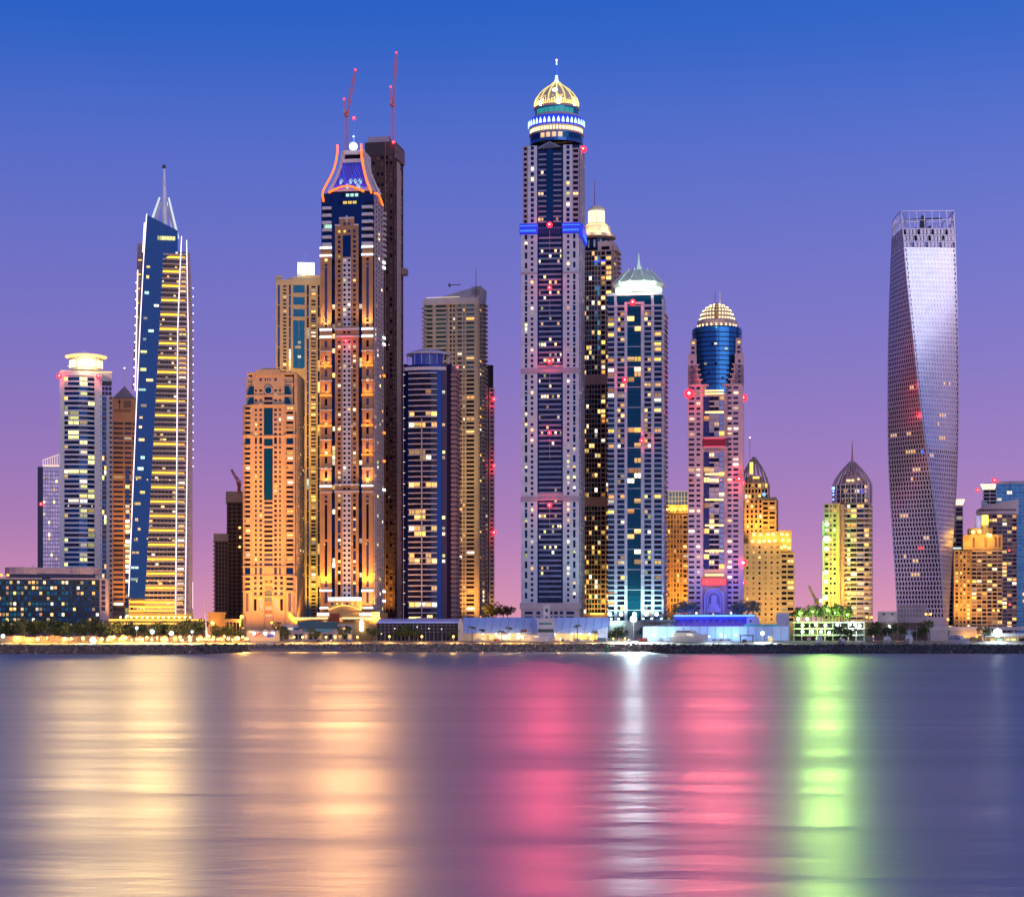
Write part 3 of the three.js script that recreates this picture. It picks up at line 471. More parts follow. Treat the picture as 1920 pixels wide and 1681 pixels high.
  for (let k = 0; k < 5; k++) t.win(F, [486, 496, 500.5, 505, 514][k], [491, 498.5, 503, 507.5, 519][k], 709, 714, -0.3, 0.12, GL[0]);
  // bowed balconies at both corners
  for (const [a, b2, lp] of [[455, 473, 0.12], [533, 553.5, 0.3]]) {
    const B = t.bow(a, b2, 1.5, 0);
    t.strip(B, { u0: a, u1: b2, y0: 760, y1: 815, sp: 9.15, cols: [[a + 3.2, b2 - 3.4]], glass: [BLACKG, TEAL, DUSK], W, win: [0.3, 0.82], rec: 1.6, nu: 6, litP: lp, pal: 'warm' });
    t.strip(B, { u0: a, u1: b2, y0: 815, y1: 836, sp: 21, cols: [[a + 3.4, b2 - 3.4]], glass: [TEAL], W, win: [0.3, 0.86], rec: 1.2, nu: 6 });
    t.strip(B, { u0: a, u1: b2, y0: 836, y1: 1062, sp: 9.15, cols: [[a + 3.2, b2 - 3.4]], glass: [BLACKG, DUSK], W, win: [0.3, 0.82], rec: 1.6, nu: 6, litP: lp, pal: 'warm' });
    t.strip(B, { u0: a, u1: b2, y0: 1062, y1: 1080, sp: 18, cols: [[a + 3.4, b2 - 3.4]], glass: [NAVY], W, win: [0.1, 0.8], rec: 1, nu: 6 });
    t.strip(B, { u0: a, u1: b2, y0: 1080, y1: 1108, sp: 9.3, cols: [[a + 3.2, b2 - 3.4]], glass: [BLACKG, DUSK], W, win: [0.3, 0.82], rec: 1.6, nu: 6, litP: lp, pal: 'warm' });
    W.hex(B.P, a, b2, 1205, 1108, -2, 0, 6); t.win(F, (a + b2) / 2 - 2.6, (a + b2) / 2 + 2.6, 1112, 1146, 1.3, 1.75, glazing(0.2, 0.16, 0.14));
    for (let k = 0; k < 4; k++) t.mesh('cornice', STONE, (b) => b.hex(B.P, a - 0.6, b2 + 0.6, [816, 1062, 1080, 1108][k] + 1.2, [816, 1062, 1080, 1108][k] - 1.2, -1, 0.7, 6));
    const s = a < 500 ? 1 : -1, o = a < 500 ? 462 : 547;                     // slanted blue corner glazing over the balconies
    for (const [y0, y1] of [[724, 740], [744, 758]]) t.mesh('slanted_glazing', TEAL, (b) => b.prism([[t.X(o + s * 6), t.Y(y0)], [t.X(o + s * 14), t.Y(y0)], [t.X(o + s * 14), t.Y(y1)], [t.X(o + s * 1), t.Y(y1)]], -3, 0.1));
  }
  W.box(t.X(459), t.X(551), t.Y(762), t.Y(758), -dz, 0.8); W.box(t.X(461), t.X(549), t.Y(744), t.Y(740), -dz, 0.3);
  t.mesh('parapet', STONE, (b) => { b.box(t.X(463), t.X(554), t.Y(702), t.Y(698), -dz, 0.9); b.box(t.X(464), t.X(553), t.Y(721), t.Y(718), -dz, -0.3); b.box(t.X(480), t.X(526), t.Y(704), t.Y(693), -dz + 6, 1.1); b.box(t.X(490), t.X(516), t.Y(694), t.Y(690), -dz + 8, 0.8); });
  // right flank
  t.strip(S, { u0: 0.02, u1: 0.98, y0: 770, y1: 1080, sp: 9.15, cols: [[0.2, 0.3], [0.42, 0.6], [0.78, 0.9]], glass: [BLACKG], W, win: [0.3, 0.8], litP: 0.108, pal: 'warm' });
  W.hex(S.P, 0, 1, 770, 702, -2, 0.1); W.hex(S.P, 0, 1, 1205, 1080, -2, 0.2);
  // arch with the glazed hall
  W.hex(F.P, 473, 494, 1205, 1160, -0.9, 0.3); W.hex(F.P, 512, 533, 1205, 1160, -0.9, 0.3);
  t.mesh('arch_frame', STONE, (b) => { for (let k = 0; k < 14; k++) { const q = (a, r) => [t.X(503) + r * Math.cos(a), t.Y(1112) + r * Math.sin(a)], a = k / 14 * Math.PI, c = (k + 1) / 14 * Math.PI; b.prism([q(a, 3), q(a, 3.7), q(c, 3.7), q(c, 3)], -0.6, 0.9); } b.box(t.X(494.2), t.X(495.8), 0, t.Y(1112), -0.6, 0.9); b.box(t.X(510.2), t.X(511.8), 0, t.Y(1112), -0.6, 0.9); });
  t.mesh('arch_glazing', glazing(0.2, 0.24, 0.16), (b) => { b.box(t.X(495.8), t.X(510.2), t.Y(1128), t.Y(1112), -0.8, -0.3); for (let k = 0; k < 8; k++) { const a = k / 8 * Math.PI, c = (k + 1) / 8 * Math.PI; b.prism([[t.X(503), t.Y(1112)], [t.X(503) + 3 * Math.cos(a), t.Y(1112) + 3 * Math.sin(a)], [t.X(503) + 3 * Math.cos(c), t.Y(1112) + 3 * Math.sin(c)]], -0.8, -0.3); } });
  for (let k = 0; k < 4; k++) t.win(F, 497, 509, 1130 + k * 7.4, 1135 + k * 7.4, -0.6, -0.2, k % 2 ? lit('peach', 0.9, k) : BROWN);
  t.mesh('ledge', STONE, (b) => { b.box(t.X(473), t.X(533), t.Y(1119), t.Y(1117), 0, 0.9); b.box(t.X(473), t.X(533), t.Y(1063), t.Y(1061), 0, 0.6); b.box(t.X(473), t.X(533), t.Y(1080), t.Y(1078), 0, 0.7); b.box(t.X(473), t.X(533), t.Y(819), t.Y(816.5), 0, 0.3); });
  W.build('wall', STONE, t.g);
  const LAMPC = [1, 0.36, 0.05];
  for (const [px, pz] of [[470, 30], [530, 32]]) flood(t.g, [t.X(px), t.Y(1176), pz], [t.X(px), t.Y(1010), 0], LAMPC, 13000, 70, 60, 1);
  for (const [y, a, k] of [[1060, 32, 9000], [930, 20, 34000], [800, 13, 80000]]) flood(t.g, [t.X(502), t.Y(1182), 46], [t.X(502), t.Y(y), 0], [1, 0.36, 0.03], k * 2.3, a, 80, 1);
  flood(t.g, [t.X(566), t.Y(1176), 6], [t.X(560), t.Y(900), -18], [1, 0.36, 0.02], 27200, 60, 60, 1);
  for (const x of [520, 545]) for (const y of [1010, 1100]) waterBeam(t, [t.X(x - 30), t.Y(y), 8], [1, 0.5, 0.18], 11000, 6.5, 400);
  t.mesh('floodlight', glow(1, 0.5, 0.1, 3), (b) => { for (const px of [470, 530, 566]) b.box(t.X(px) - 0.5, t.X(px) + 0.5, t.Y(1178), t.Y(1176.6), 30, 31); });
  t.done(300);
}
{ // pale residential tower behind
  const t = new Thing('residential_tower', 'pale residential tower with a bright white box on its roof, behind the sandstone tower', 'tower', { x: 558, D: 1690, rot: 0 }), F = t.front(), W = mb();
  W.box(t.X(517), t.X(604), 0, t.Y(524), -28, -0.9); W.box(t.X(549), t.X(573), t.Y(526), t.Y(518), -26, 0); W.box(t.X(517), t.X(528), t.Y(526), t.Y(517), -20, 0); W.box(t.X(540), t.X(549), t.Y(526), t.Y(521), -20, 0); W.box(t.X(573), t.X(604), t.Y(526), t.Y(515), -20, 0);
  W.hex(F.P, 517, 604, 533, 524, -0.9, 0.2);
  const g = [TEAL, DUSK];
  t.strip(F, { u0: 517, u1: 526, y0: 533, y1: 1160, sp: 40, cols: [[520.5, 524.5]], glass: [NAVY, DUSK], W, win: [0.02, 0.98] });
  t.strip(F, { u0: 526, u1: 540, y0: 533, y1: 1160, sp: 6.7, cols: [[530.5, 536.8]], glass: BLACKG, W, win: [0.3, 0.85], litP: 0.176, pal: 'warm' });
  t.strip(F, { u0: 540, u1: 547, y0: 533, y1: 1160, sp: 20, cols: [[541.5, 545]], glass: [NAVY, DUSK], W, win: [0.03, 0.97], litP: 0.108, pal: 'warm' });
  t.strip(F, { u0: 547, u1: 573, y0: 533, y1: 600, sp: 22, cols: [[549.5, 571]], glass: TEAL, W, win: [0.05, 0.7] });
  t.strip(F, { u0: 547, u1: 573, y0: 600, y1: 690, sp: 45, cols: [[549.5, 560], [560.4, 571]], glass: TEAL, W, win: [0.0, 1] });
  for (let k = 0; k < 9; k++) { const y = 612 + k * 9; t.win(F, pick([552, 558, 564]), pick([558, 564, 570]), y, y + 5, -0.4, -0.2, rnd() < 0.6 ? litPane('warm') : TEAL); }
  t.strip(F, { u0: 573, u1: 581, y0: 533, y1: 1160, sp: 20, cols: [[575, 578.8]], glass: [BLACKG, NAVY], W, win: [0.02, 0.98], litP: 0.162, pal: 'mixed' });
  t.strip(F, { u0: 581, u1: 594, y0: 533, y1: 1160, sp: 6.7, cols: [[583.5, 591.5]], glass: BLACKG, W, win: [0.3, 0.85], litP: 0.324, pal: 'warm' });
  t.strip(F, { u0: 594, u1: 604, y0: 533, y1: 1160, sp: 20, cols: [[595.5, 599.3]], glass: [BLACKG, DUSK], W, win: [0.02, 0.98], litP: 0.189, pal: 'warm' });
  t.bands('balcony', CREAM, F, 582.5, 592.5, 604, 1150, 6.7, 1.6, 0, 1.3);
  W.build('wall', wall(0.5, 0.4, 0.25), t.g);
  t.mesh('roof_box', wall(0.8, 0.8, 0.7), (b) => b.box(t.X(557), t.X(590), t.Y(517), t.Y(490), -20, -3));
  t.mesh('roof_light_panel', glow(0.8, 1, 0.78, 1.9), (b) => { b.box(t.X(558), t.X(589.4), t.Y(512), t.Y(496), -3, -2.6); b.box(t.X(558), t.X(589.4), t.Y(494.6), t.Y(490.6), -3, -2.7); b.prism([[t.X(578), t.Y(512)], [t.X(589.4), t.Y(512)], [t.X(589.4), t.Y(517)]], -3, -2.6); });
  t.mesh('aerial', STEEL, (b) => b.tube([[t.X(572.5), t.Y(490), -8], [t.X(572.5), t.Y(470), -8]], 0.3, 4));
  point(t.g, [t.X(573), t.Y(505), 4], [1, 0.9, 0.6], 260, 60);
  for (const [y, a, k] of [[820, 18, 120000], [620, 12, 480000]]) flood(t.g, [t.X(560), t.Y(1170), 52], [t.X(560), t.Y(y), 0], [1, 0.5, 0.08], k, a, 60, 1);
  flood(t.g, [t.X(585), t.Y(1165), 26], [t.X(588), t.Y(900), 0], [1, 0.55, 0.04], 29376, 55, 60, 1);
  t.mesh('floodlight', glow(1, 0.6, 0.1, 3), (b) => b.box(t.X(584), t.X(586), t.Y(1168), t.Y(1166), 26, 27));
  t.done(300);
}
{ // tall tower with the neon pagoda crown
  const t = new Thing('pagoda_crown_tower', 'tall brown and white tower with a flared crown outlined in orange neon', 'tower', { x: 650, D: 1500, rot: -13 }), F = t.front(), W = mb(), P = mb(), C = mb(), G = mb(), dz = 34, S = t.side('right', 699, dz, 0);
  const GL = [glazing(0.05, 0.06, 0.14), BLACKG], wood = wall(0.42, 0.22, 0.095), white = wall(0.62, 0.58, 0.6);
  G.box(t.X(601), t.X(699), 0, t.Y(360), -dz, -2.2); G.box(t.X(622), t.X(680), t.Y(470), t.Y(363), -6, -0.4); G.build('core', glazing(0.008, 0.03, 0.1), t.g);
  // dark glazed gaps with a few lit rooms
  for (const [a, b2] of [[621.5, 628], [672, 679]]) for (let k = 0; k < 68; k++) t.win(F, a + 0.3, b2 - 0.3, 478 + k * 9.16, 486.6 + k * 9.16, -2.3, -1.9, rnd() < 0.16 ? litPane('pale') : pick([NAVY, BLACKG]));
  // middle: brown flanks, white centre
  for (const [a, b2] of [[628, 642.4], [657.6, 672]]) {
    const c = a < 650 ? [[633, 638.4]] : [[661.6, 667]];
    t.strip(F, { u0: a, u1: b2, y0: 430, y1: 612, sp: 9.16, cols: c, glass: GL, W, win: [0.26, 0.8], rec: 0.6, litP: 0.095, pal: 'pale' });
    W.hex(F.P, a, b2, 636, 612, -2, 0.2);
    t.strip(F, { u0: a, u1: b2, y0: 636, y1: 908, sp: 9.16, cols: c, glass: GL, W, win: [0.26, 0.8], rec: 0.6, litP: 0.27, pal: 'pale' });
    W.hex(F.P, a, b2, 924, 908, -2, 0.2);
    t.strip(F, { u0: a, u1: b2, y0: 924, y1: 942, sp: 9, cols: c, glass: GL, W, win: [0.26, 0.8], rec: 0.6, litP: 0.405, pal: 'pale' });
    t.strip(F, { u0: a, u1: b2, y0: 942, y1: 1120, sp: 30, cols: c, glass: GL, W, win: [0.04, 0.92], rec: 0.6, litP: 0 });
    for (let k = 0; k < 8; k++) t.win(F, c[0][0], c[0][1], 950 + k * 20, 955 + k * 20, -0.5, -0.45, rnd() < 0.7 ? litPane('pale') : GL[0]);
    W.hex(F.P, a, b2, 1205, 1120, -2, 0);
  }
  t.strip(F, { u0: 642.4, u1: 657.6, y0: 483, y1: 612, sp: 9.16, cols: [[643.4, 648.2], [651.8, 656.6]], glass: [BLACKG], W: C, win: [0.28, 0.78], rec: 0.5, litP: 0.135, pal: 'pale' });
  t.strip(F, { u0: 642.4, u1: 657.6, y0: 636, y1: 908, sp: 9.16, cols: [[643.4, 648.2], [651.8, 656.6]], glass: [BLACKG], W: C, win: [0.28, 0.78], rec: 0.5, litP: 0.095, pal: 'lime' });
  t.strip(F, { u0: 642.4, u1: 657.6, y0: 924, y1: 1120, sp: 9.16, cols: [[643.4, 648.2], [651.8, 656.6]], glass: [BLACKG], W: C, win: [0.28, 0.78], rec: 0.5, litP: 0.027 });
  W.hex(F.P, 642.4, 657.6, 636, 612, -2, 0.1); W.hex(F.P, 642.4, 657.6, 924, 908, -2, 0.1); W.hex(F.P, 642.4, 657.6, 1205, 1120, -2, 0.1);
  for (const y of [621, 914]) for (const x of [643.4, 651.8]) t.win(F, x, x + 4.8, y, y + 4, 0.05, 0.3, BLACKG);
  W.hex(F.P, 628, 672, 440, 421, -2, 0); W.hex(F.P, 636, 664, 421, 408, -2, 0); W.hex(F.P, 641, 659, 483, 430, -2, -0.3); t.win(F, 642.6, 657.4, 441, 481, -0.5, 0, NAVY);
  for (const [x, y] of [[643.6, 417], [652, 417], [633.5, 431], [643.6, 431], [652, 431], [662, 431]]) t.win(F, x, x + 4.6, y, y + 5, -0.2, 0.15, y > 420 && x < 650 ? lit('yellow', 1.2, 0) : GL[0]);
  t.mesh('pediment', white, (b) => { b.box(t.X(636), t.X(664), t.Y(410), t.Y(407), -2, 0.8); b.box(t.X(628), t.X(637), t.Y(423), t.Y(420.5), -2, 0.8); b.box(t.X(663), t.X(672), t.Y(423), t.Y(420.5), -2, 0.8); b.box(t.X(648.6), t.X(651.4), t.Y(416), t.Y(404), -1, 1); });
  // wings
  for (const [a, b2] of [[600.5, 621.5], [678.8, 699]]) {
    const m = (a + b2) / 2, c = [[m - 2.6, m + 2.6]], narrow = [[m - 2.4, m + 2.4]];
    for (let k = 0; k < 6; k++) { t.mesh('balcony', white, (b) => b.hex(F.P, a + (a < 650 ? 4 : 0), b2, 392 + k * 13.6, 386.6 + k * 13.6, -3, 1.6)); t.win(F, a + 5, b2 - 1, 377.5 + k * 13.6, 386.5 + k * 13.6, -2.4, -1.9, k === 3 && a < 650 ? lit('cyan', 1, 0) : pick([NAVY, DUSK])); }
    P.hex(F.P, a, b2, 482, 460, -3, 0.1);
    t.strip(F, { u0: a, u1: b2, y0: 482, y1: 500, sp: 9, cols: c, glass: GL, W: P, litP: 0.405, pal: 'lime' });
    t.strip(F, { u0: a, u1: b2, y0: 500, y1: 597, sp: 97, cols: narrow, glass: GL, W: P, win: [0, 1] });
    t.strip(F, { u0: a, u1: b2, y0: 597, y1: 614, sp: 9, cols: c, glass: GL, W: P });
    P.hex(F.P, a, b2, 636, 614, -3, 0.1);
    for (let k = 0; k < 10; k++) { const y = 636 + k * 27.2; t.strip(F, { u0: a, u1: b2, y0: y, y1: y + 17, sp: 17, cols: narrow, glass: GL, W: P, win: [0.12, 0.86], litP: 0.135, pal: 'warm' }); t.strip(F, { u0: a, u1: b2, y0: y + 17, y1: y + 27.2, sp: 10.2, cols: c, glass: GL, W: P, win: [0.3, 0.75], litP: 0.203, pal: 'pale' }); }
    P.hex(F.P, a, b2, 926, 908, -3, 0.1);
    t.strip(F, { u0: a, u1: b2, y0: 926, y1: 944, sp: 9, cols: c, glass: GL, W: P });
    t.strip(F, { u0: a, u1: b2, y0: 944, y1: 1084, sp: 70, cols: narrow, glass: GL, W: P, win: [0.02, 0.95] });
    t.strip(F, { u0: a, u1: b2, y0: 1084, y1: 1104, sp: 20, cols: c, glass: GL, W: P });
    t.strip(F, { u0: a, u1: b2, y0: 1108, y1: 1133, sp: 25, cols: narrow, glass: GL, W: P, win: [0.05, 0.9] }); P.hex(F.P, a, b2, 1205, 1133, -3, 0.1);
    for (const [y, h] of [[461, 6], [475.5, 6], [614.5, 6], [628, 6], [908.5, 5], [1104, 5.5], [1137, 5]]) { t.mesh('light_belt', ICE, (b) => b.hex(F.P, a - 0.6, b2 + 0.6, y + h * 0.75, y + h * 0.2, 0.5, 1.3)); t.mesh('belt_cornice', white, (b) => b.hex(F.P, a - 1, b2 + 1, y + h, y + h * 0.78, -1, 1.9)); }
    for (const y of [683, 738, 795, 850]) { t.mesh('light_belt', AMBER, (b) => b.hex(F.P, a - 0.6, b2 + 0.6, y + 4.4, y + 1, 0.4, 1.1)); t.mesh('belt_cornice', wood, (b) => b.hex(F.P, a - 1, b2 + 1, y + 6, y + 4.6, -1, 1.6)); }
    for (const y of [657, 712, 767, 823, 877, 921]) t.mesh('belt_cornice', white, (b) => b.hex(F.P, a - 0.8, b2 + 0.8, y + 2, y, -1, 1));
  }
  t.mesh('belt_cornice', white, (b) => { b.box(t.X(627), t.X(673), t.Y(619), t.Y(615), -1, 1); b.box(t.X(627), t.X(673), t.Y(632), t.Y(629), -1, 1); b.box(t.X(627), t.X(673), t.Y(910), t.Y(907), -1, 1); b.box(t.X(627), t.X(673), t.Y(923), t.Y(920), -1, 1); });
  // right flank
  const sw = mb();
  t.strip(S, { u0: 0.06, u1: 0.94, y0: 372, y1: 612, sp: 9.16, cols: [[0.15, 0.3], [0.42, 0.58], [0.7, 0.86]], glass: GL, W: sw, litP: 0.081, pal: 'pale' });
  t.strip(S, { u0: 0.0, u1: 0.98, y0: 612, y1: 1190, sp: 9.16, cols: [[0.1, 0.2], [0.3, 0.44], [0.54, 0.68], [0.8, 0.92]], glass: GL, W: sw, litP: 0.121, pal: 'pale' });
  sw.build('side_wall', wall(0.45, 0.34, 0.34), t.g);
  for (const y of [478, 488, 622, 634, 912, 1106, 1124]) t.mesh('light_belt', ICE, (b) => b.hex(S.P, 0.84, 1.0, y + 3, y - 1, 0, 1.2));
  for (const y of [694, 803, 857]) t.mesh('light_belt', AMBER, (b) => b.hex(S.P, 0.86, 1.0, y + 3, y - 1, 0, 1.2));
  for (let k = 0; k < 9; k++) t.mesh('side_balcony', white, (b) => b.hex(S.P, 0.84, 1.0, 384 + k * 10 + 3.4, 384 + k * 10, 0, 2));
  W.build('wall', wood, t.g); P.build('wing_wall', wood, t.g); C.build('centre_wall', white, t.g);
  // crown
  const zc = -4, pt = (x, y, z = 0.9) => [t.X(x), t.Y(y), z];
  const lw = (y) => 637 - 21 * Math.pow(Math.max(0, (y - 280) / 72), 2.1), rw = (y) => 680 + 16 * Math.pow(Math.max(0, (y - 280) / 72), 2.1);
  t.mesh('crown_wall', wall(0.6, 0.55, 0.62), (b) => b.hex((u, y, w) => [t.X(lw(y) + (rw(y) - lw(y)) * u), t.Y(y), w - (352 - y) * 0.06], 0, 1, 358, 280, -24, -1, 1, 10));
  const CP = (u, y, w) => [t.X(lw(y) + 4 + (rw(y) - lw(y) - 8) * u), t.Y(y), w - (352 - y) * 0.06];
  t.mesh('crown_glazing', glow(0.03, 0.03, 0.8, 0.5), (b) => b.hex(CP, 0.04, 0.96, 350, 303, -0.9, -0.7, 1, 8));
  for (let r = 0; r < 5; r++) for (let k = 0; k < 6; k++) { const a = 0.06 + k * 0.15 + (r % 2) * 0.075, y = 306 + r * 9; if (a > 0.86) continue; t.mesh('crown_pane', glow(...(rnd() < 0.3 + r * 0.1 ? (r > 2 ? [0.4, 0.6, 1] : [0.06, 0.08, 1]) : [0.08, 0.04, 0.7]), r > 2 ? 1.0 : 0.7), (b) => { const q = (u, v, w) => CP(a + 0.0625 + (u - 0.5) * 0.125 * (1 - Math.abs(v - 0.5) * 1.6), y + (1 - v) * 12, w); b.hex(q, 0, 1, 0.04, 0.96, -0.7, -0.5, 1, 4); }); }
  t.mesh('crown_lattice', plain(0.02, 0.02, 0.08), (b) => { for (let k = -5; k < 8; k++) for (const s of [1, -1]) { const p = []; for (let q = 0; q <= 8; q++) { const y = 303 + 47 * q / 8, u = 0.06 + k * 0.15 + s * (q / 8) * 0.42 + (s < 0 ? 0.3 : 0); if (u > 0.03 && u < 0.97) p.push(CP(u, y, -0.4)); } if (p.length > 1) b.tube(p, 0.22, 4); } });
  t.mesh('crown_slot', BLACKG, (b) => b.hex(CP, 0.1, 0.9, 295, 288, -0.9, -0.5));
  t.mesh('crown_bands', white, (b) => { b.hex(CP, 0, 1, 287, 279, -0.9, 0.2); b.hex(CP, 0, 1, 303, 296, -0.9, 0.1); });
  const neon = (pts, r = 0.75) => t.mesh('neon_tube', NEON, (b) => b.tube(pts, r, 6));
  neon([pt(633, 271), pt(633, 285), pt(630.5, 302), pt(626, 318), pt(619, 333), pt(612, 345), pt(606, 357), pt(605, 365), pt(607, 377)]);
  neon([pt(677.5, 271), pt(678, 290), pt(680, 308), pt(683.5, 324), pt(688, 342), pt(693, 354), pt(697, 364)]);
  neon(Array.from({ length: 11 }, (_, k) => { const q = k / 10, x = 617 + 66 * q; return pt(x, 361 - 11.5 * Math.sin(q * Math.PI), 1.6); }));
  neon(Array.from({ length: 9 }, (_, k) => { const q = k / 8; return [t.X(699) + 0.6, t.Y(362 - 8 * Math.sin(q * Math.PI) + q * 8), -dz * (0.1 + 0.85 * q)]; }), 0.7);
  t.mesh('crown_pinnacle', white, (b) => b.box(t.X(697), t.X(701), t.Y(362), t.Y(344), -20, -19));
  t.mesh('crown_buttress', white, (b) => { for (let k = 0; k < 6; k++) { const f = (q) => [t.X(681 + 20 * Math.pow(q, 1.8)), t.Y(283 + 72 * q), -22 * Math.pow(q, 0.6)]; b.tube([f(k / 6), f((k + 1) / 6)], 1.1, 4); } });
  t.mesh('crown_ball', glow(0.85, 1, 1, 2.6), (b) => b.sphere(t.X(659), t.Y(271), -6, 3.1, 14));
  t.mesh('spire', glow(0.05, 0.15, 0.9, 0.8), (b) => b.lathe([[0.4, t.Y(262)], [1.2, t.Y(256)], [0.7, t.Y(248)], [0.25, t.Y(240)], [0.15, t.Y(220)]], 8, t.X(660), -6));
  t.mesh('spire_lamp', glow(0.6, 0.9, 1, 4), (b) => b.sphere(t.X(660), t.Y(253), -4.8, 0.6, 8)); beacon(t, 660.5, 218, -7, 0, 15, 1);
  point(t.g, [t.X(659), t.Y(262), -2], [0.9, 1, 1], 120, 60);
  for (let k = 0; k < 4; k++) { t.win(F, 640 + k * 8.4, 646 + k * 8.4, 363, 368.5, -0.35, 0, k ? lit('cyan', 1.1, 1) : DUSK); t.win(F, 634 + k * 9, 641 + k * 9, 377, 382, -0.35, 0, k ? lit('yellow', 1.2, 2) : DUSK); }
  // foot: entrance front with white light bars
  t.mesh('entrance_front', wall(0.55, 0.33, 0.12), (b) => { b.box(t.X(598), t.X(716), 0, t.Y(1148), -20, 8); b.box(t.X(619), t.X(681), t.Y(1150), t.Y(1126), -4, 6); });
  for (const [a, b2, y0, y1, z] of [[619, 681, 1120, 1126, 6.6], [600, 621, 1149, 1154, 8.4], [679, 700, 1149, 1154, 8.4]]) t.mesh('entrance_light_bar', ICE, (b) => b.box(t.X(a), t.X(b2), t.Y(y1), t.Y(y0), z - 0.5, z));
  t.mesh('entrance_arch', glow(1, 0.55, 0.12, 1.5), (b) => b.tube(Array.from({ length: 11 }, (_, k) => [t.X(620 + 6 * k), t.Y(1143 - 8 * Math.sin(k / 10 * Math.PI)), 6.8]), 0.5, 5));
  for (let k = 0; k < 6; k++) t.win(F, 624 + k * 9.4, 628 + k * 9.4, 1130, 1134, 6, 6.3, k % 3 ? lit('yellow', 1.4, 0) : GL[0]);
  for (let k = 0; k < 10; k++) t.win(F, 601 + k * 10, 607 + k * 10, 1158, 1165, 8, 8.3, k % 3 === 1 ? lit('orange', 1.2, 1) : wall(0.3, 0.09, 0.03));
  t.mesh('canopy_light_strip', glow(1, 0.75, 0.25, 2), (b) => { b.box(t.X(560), t.X(621), t.Y(1160), t.Y(1157.6), 11, 12); b.box(t.X(648), t.X(704), t.Y(1160), t.Y(1157.6), 11, 12); });
  t.mesh('canopy', wall(0.5, 0.35, 0.2), (b) => { b.box(t.X(560), t.X(621), t.Y(1163), t.Y(1160.2), 8, 12.2); b.box(t.X(648), t.X(704), t.Y(1163), t.Y(1160.2), 8, 12.2); });
  t.block('brown_screen', wall(0.28, 0.06, 0.025), 624, 641, 1150, 1172, 8, 9);
  for (let k = 0; k < 4; k++) t.mesh('entrance_lamp', glow(1, 0.95, 0.7, 4), (b) => b.sphere(t.X(683), t.Y(1162 + k * 6), 9.6, 1.5, 8));
  for (const [a, b2] of [[600.5, 621.5], [678.8, 699]]) { const m = (a + b2) / 2; flood(t.g, [t.X(m), t.Y(1101), 5], [t.X(m), t.Y(1000), 0], [1, 0.45, 0.04], 7072, 60, 40, 1); flood(t.g, [t.X(m), t.Y(907), 4], [t.X(m), t.Y(860), 0], [1, 0.5, 0.15], 1632, 65, 40, 1); flood(t.g, [t.X(m), t.Y(614), 5], [t.X(m), t.Y(560), 0], [1, 0.55, 0.2], 2285, 60, 40, 1); for (const y of [690, 745, 802, 857]) flood(t.g, [t.X(m), t.Y(y - 2), 4], [t.X(m), t.Y(y - 40), 0], [1, 0.4, 0.04], 925, 65, 30, 1); }
  for (const [y, a, k] of [[1060, 32, 12000], [920, 20, 34000], [760, 12, 60000]]) flood(t.g, [t.X(650), t.Y(1182), 46], [t.X(652), t.Y(y), 0], [1, 0.38, 0.04], k * 2.4, a, 80, 1);
  flood(t.g, [t.X(712), t.Y(1170), 20], [t.X(706), t.Y(1020), -16], [1, 0.5, 0.12], 19584, 60, 60, 1);
  beacon(t, 650, 640, 0.3, 3000, 40, 0.9);
  for (const y of [690, 800, 910, 1020]) for (const x of [611, 640, 662, 689]) waterBeam(t, [t.X(x), t.Y(y), 5], [1, 0.5, 0.18], 10000, 6.5, 400);
  t.done(300);
}
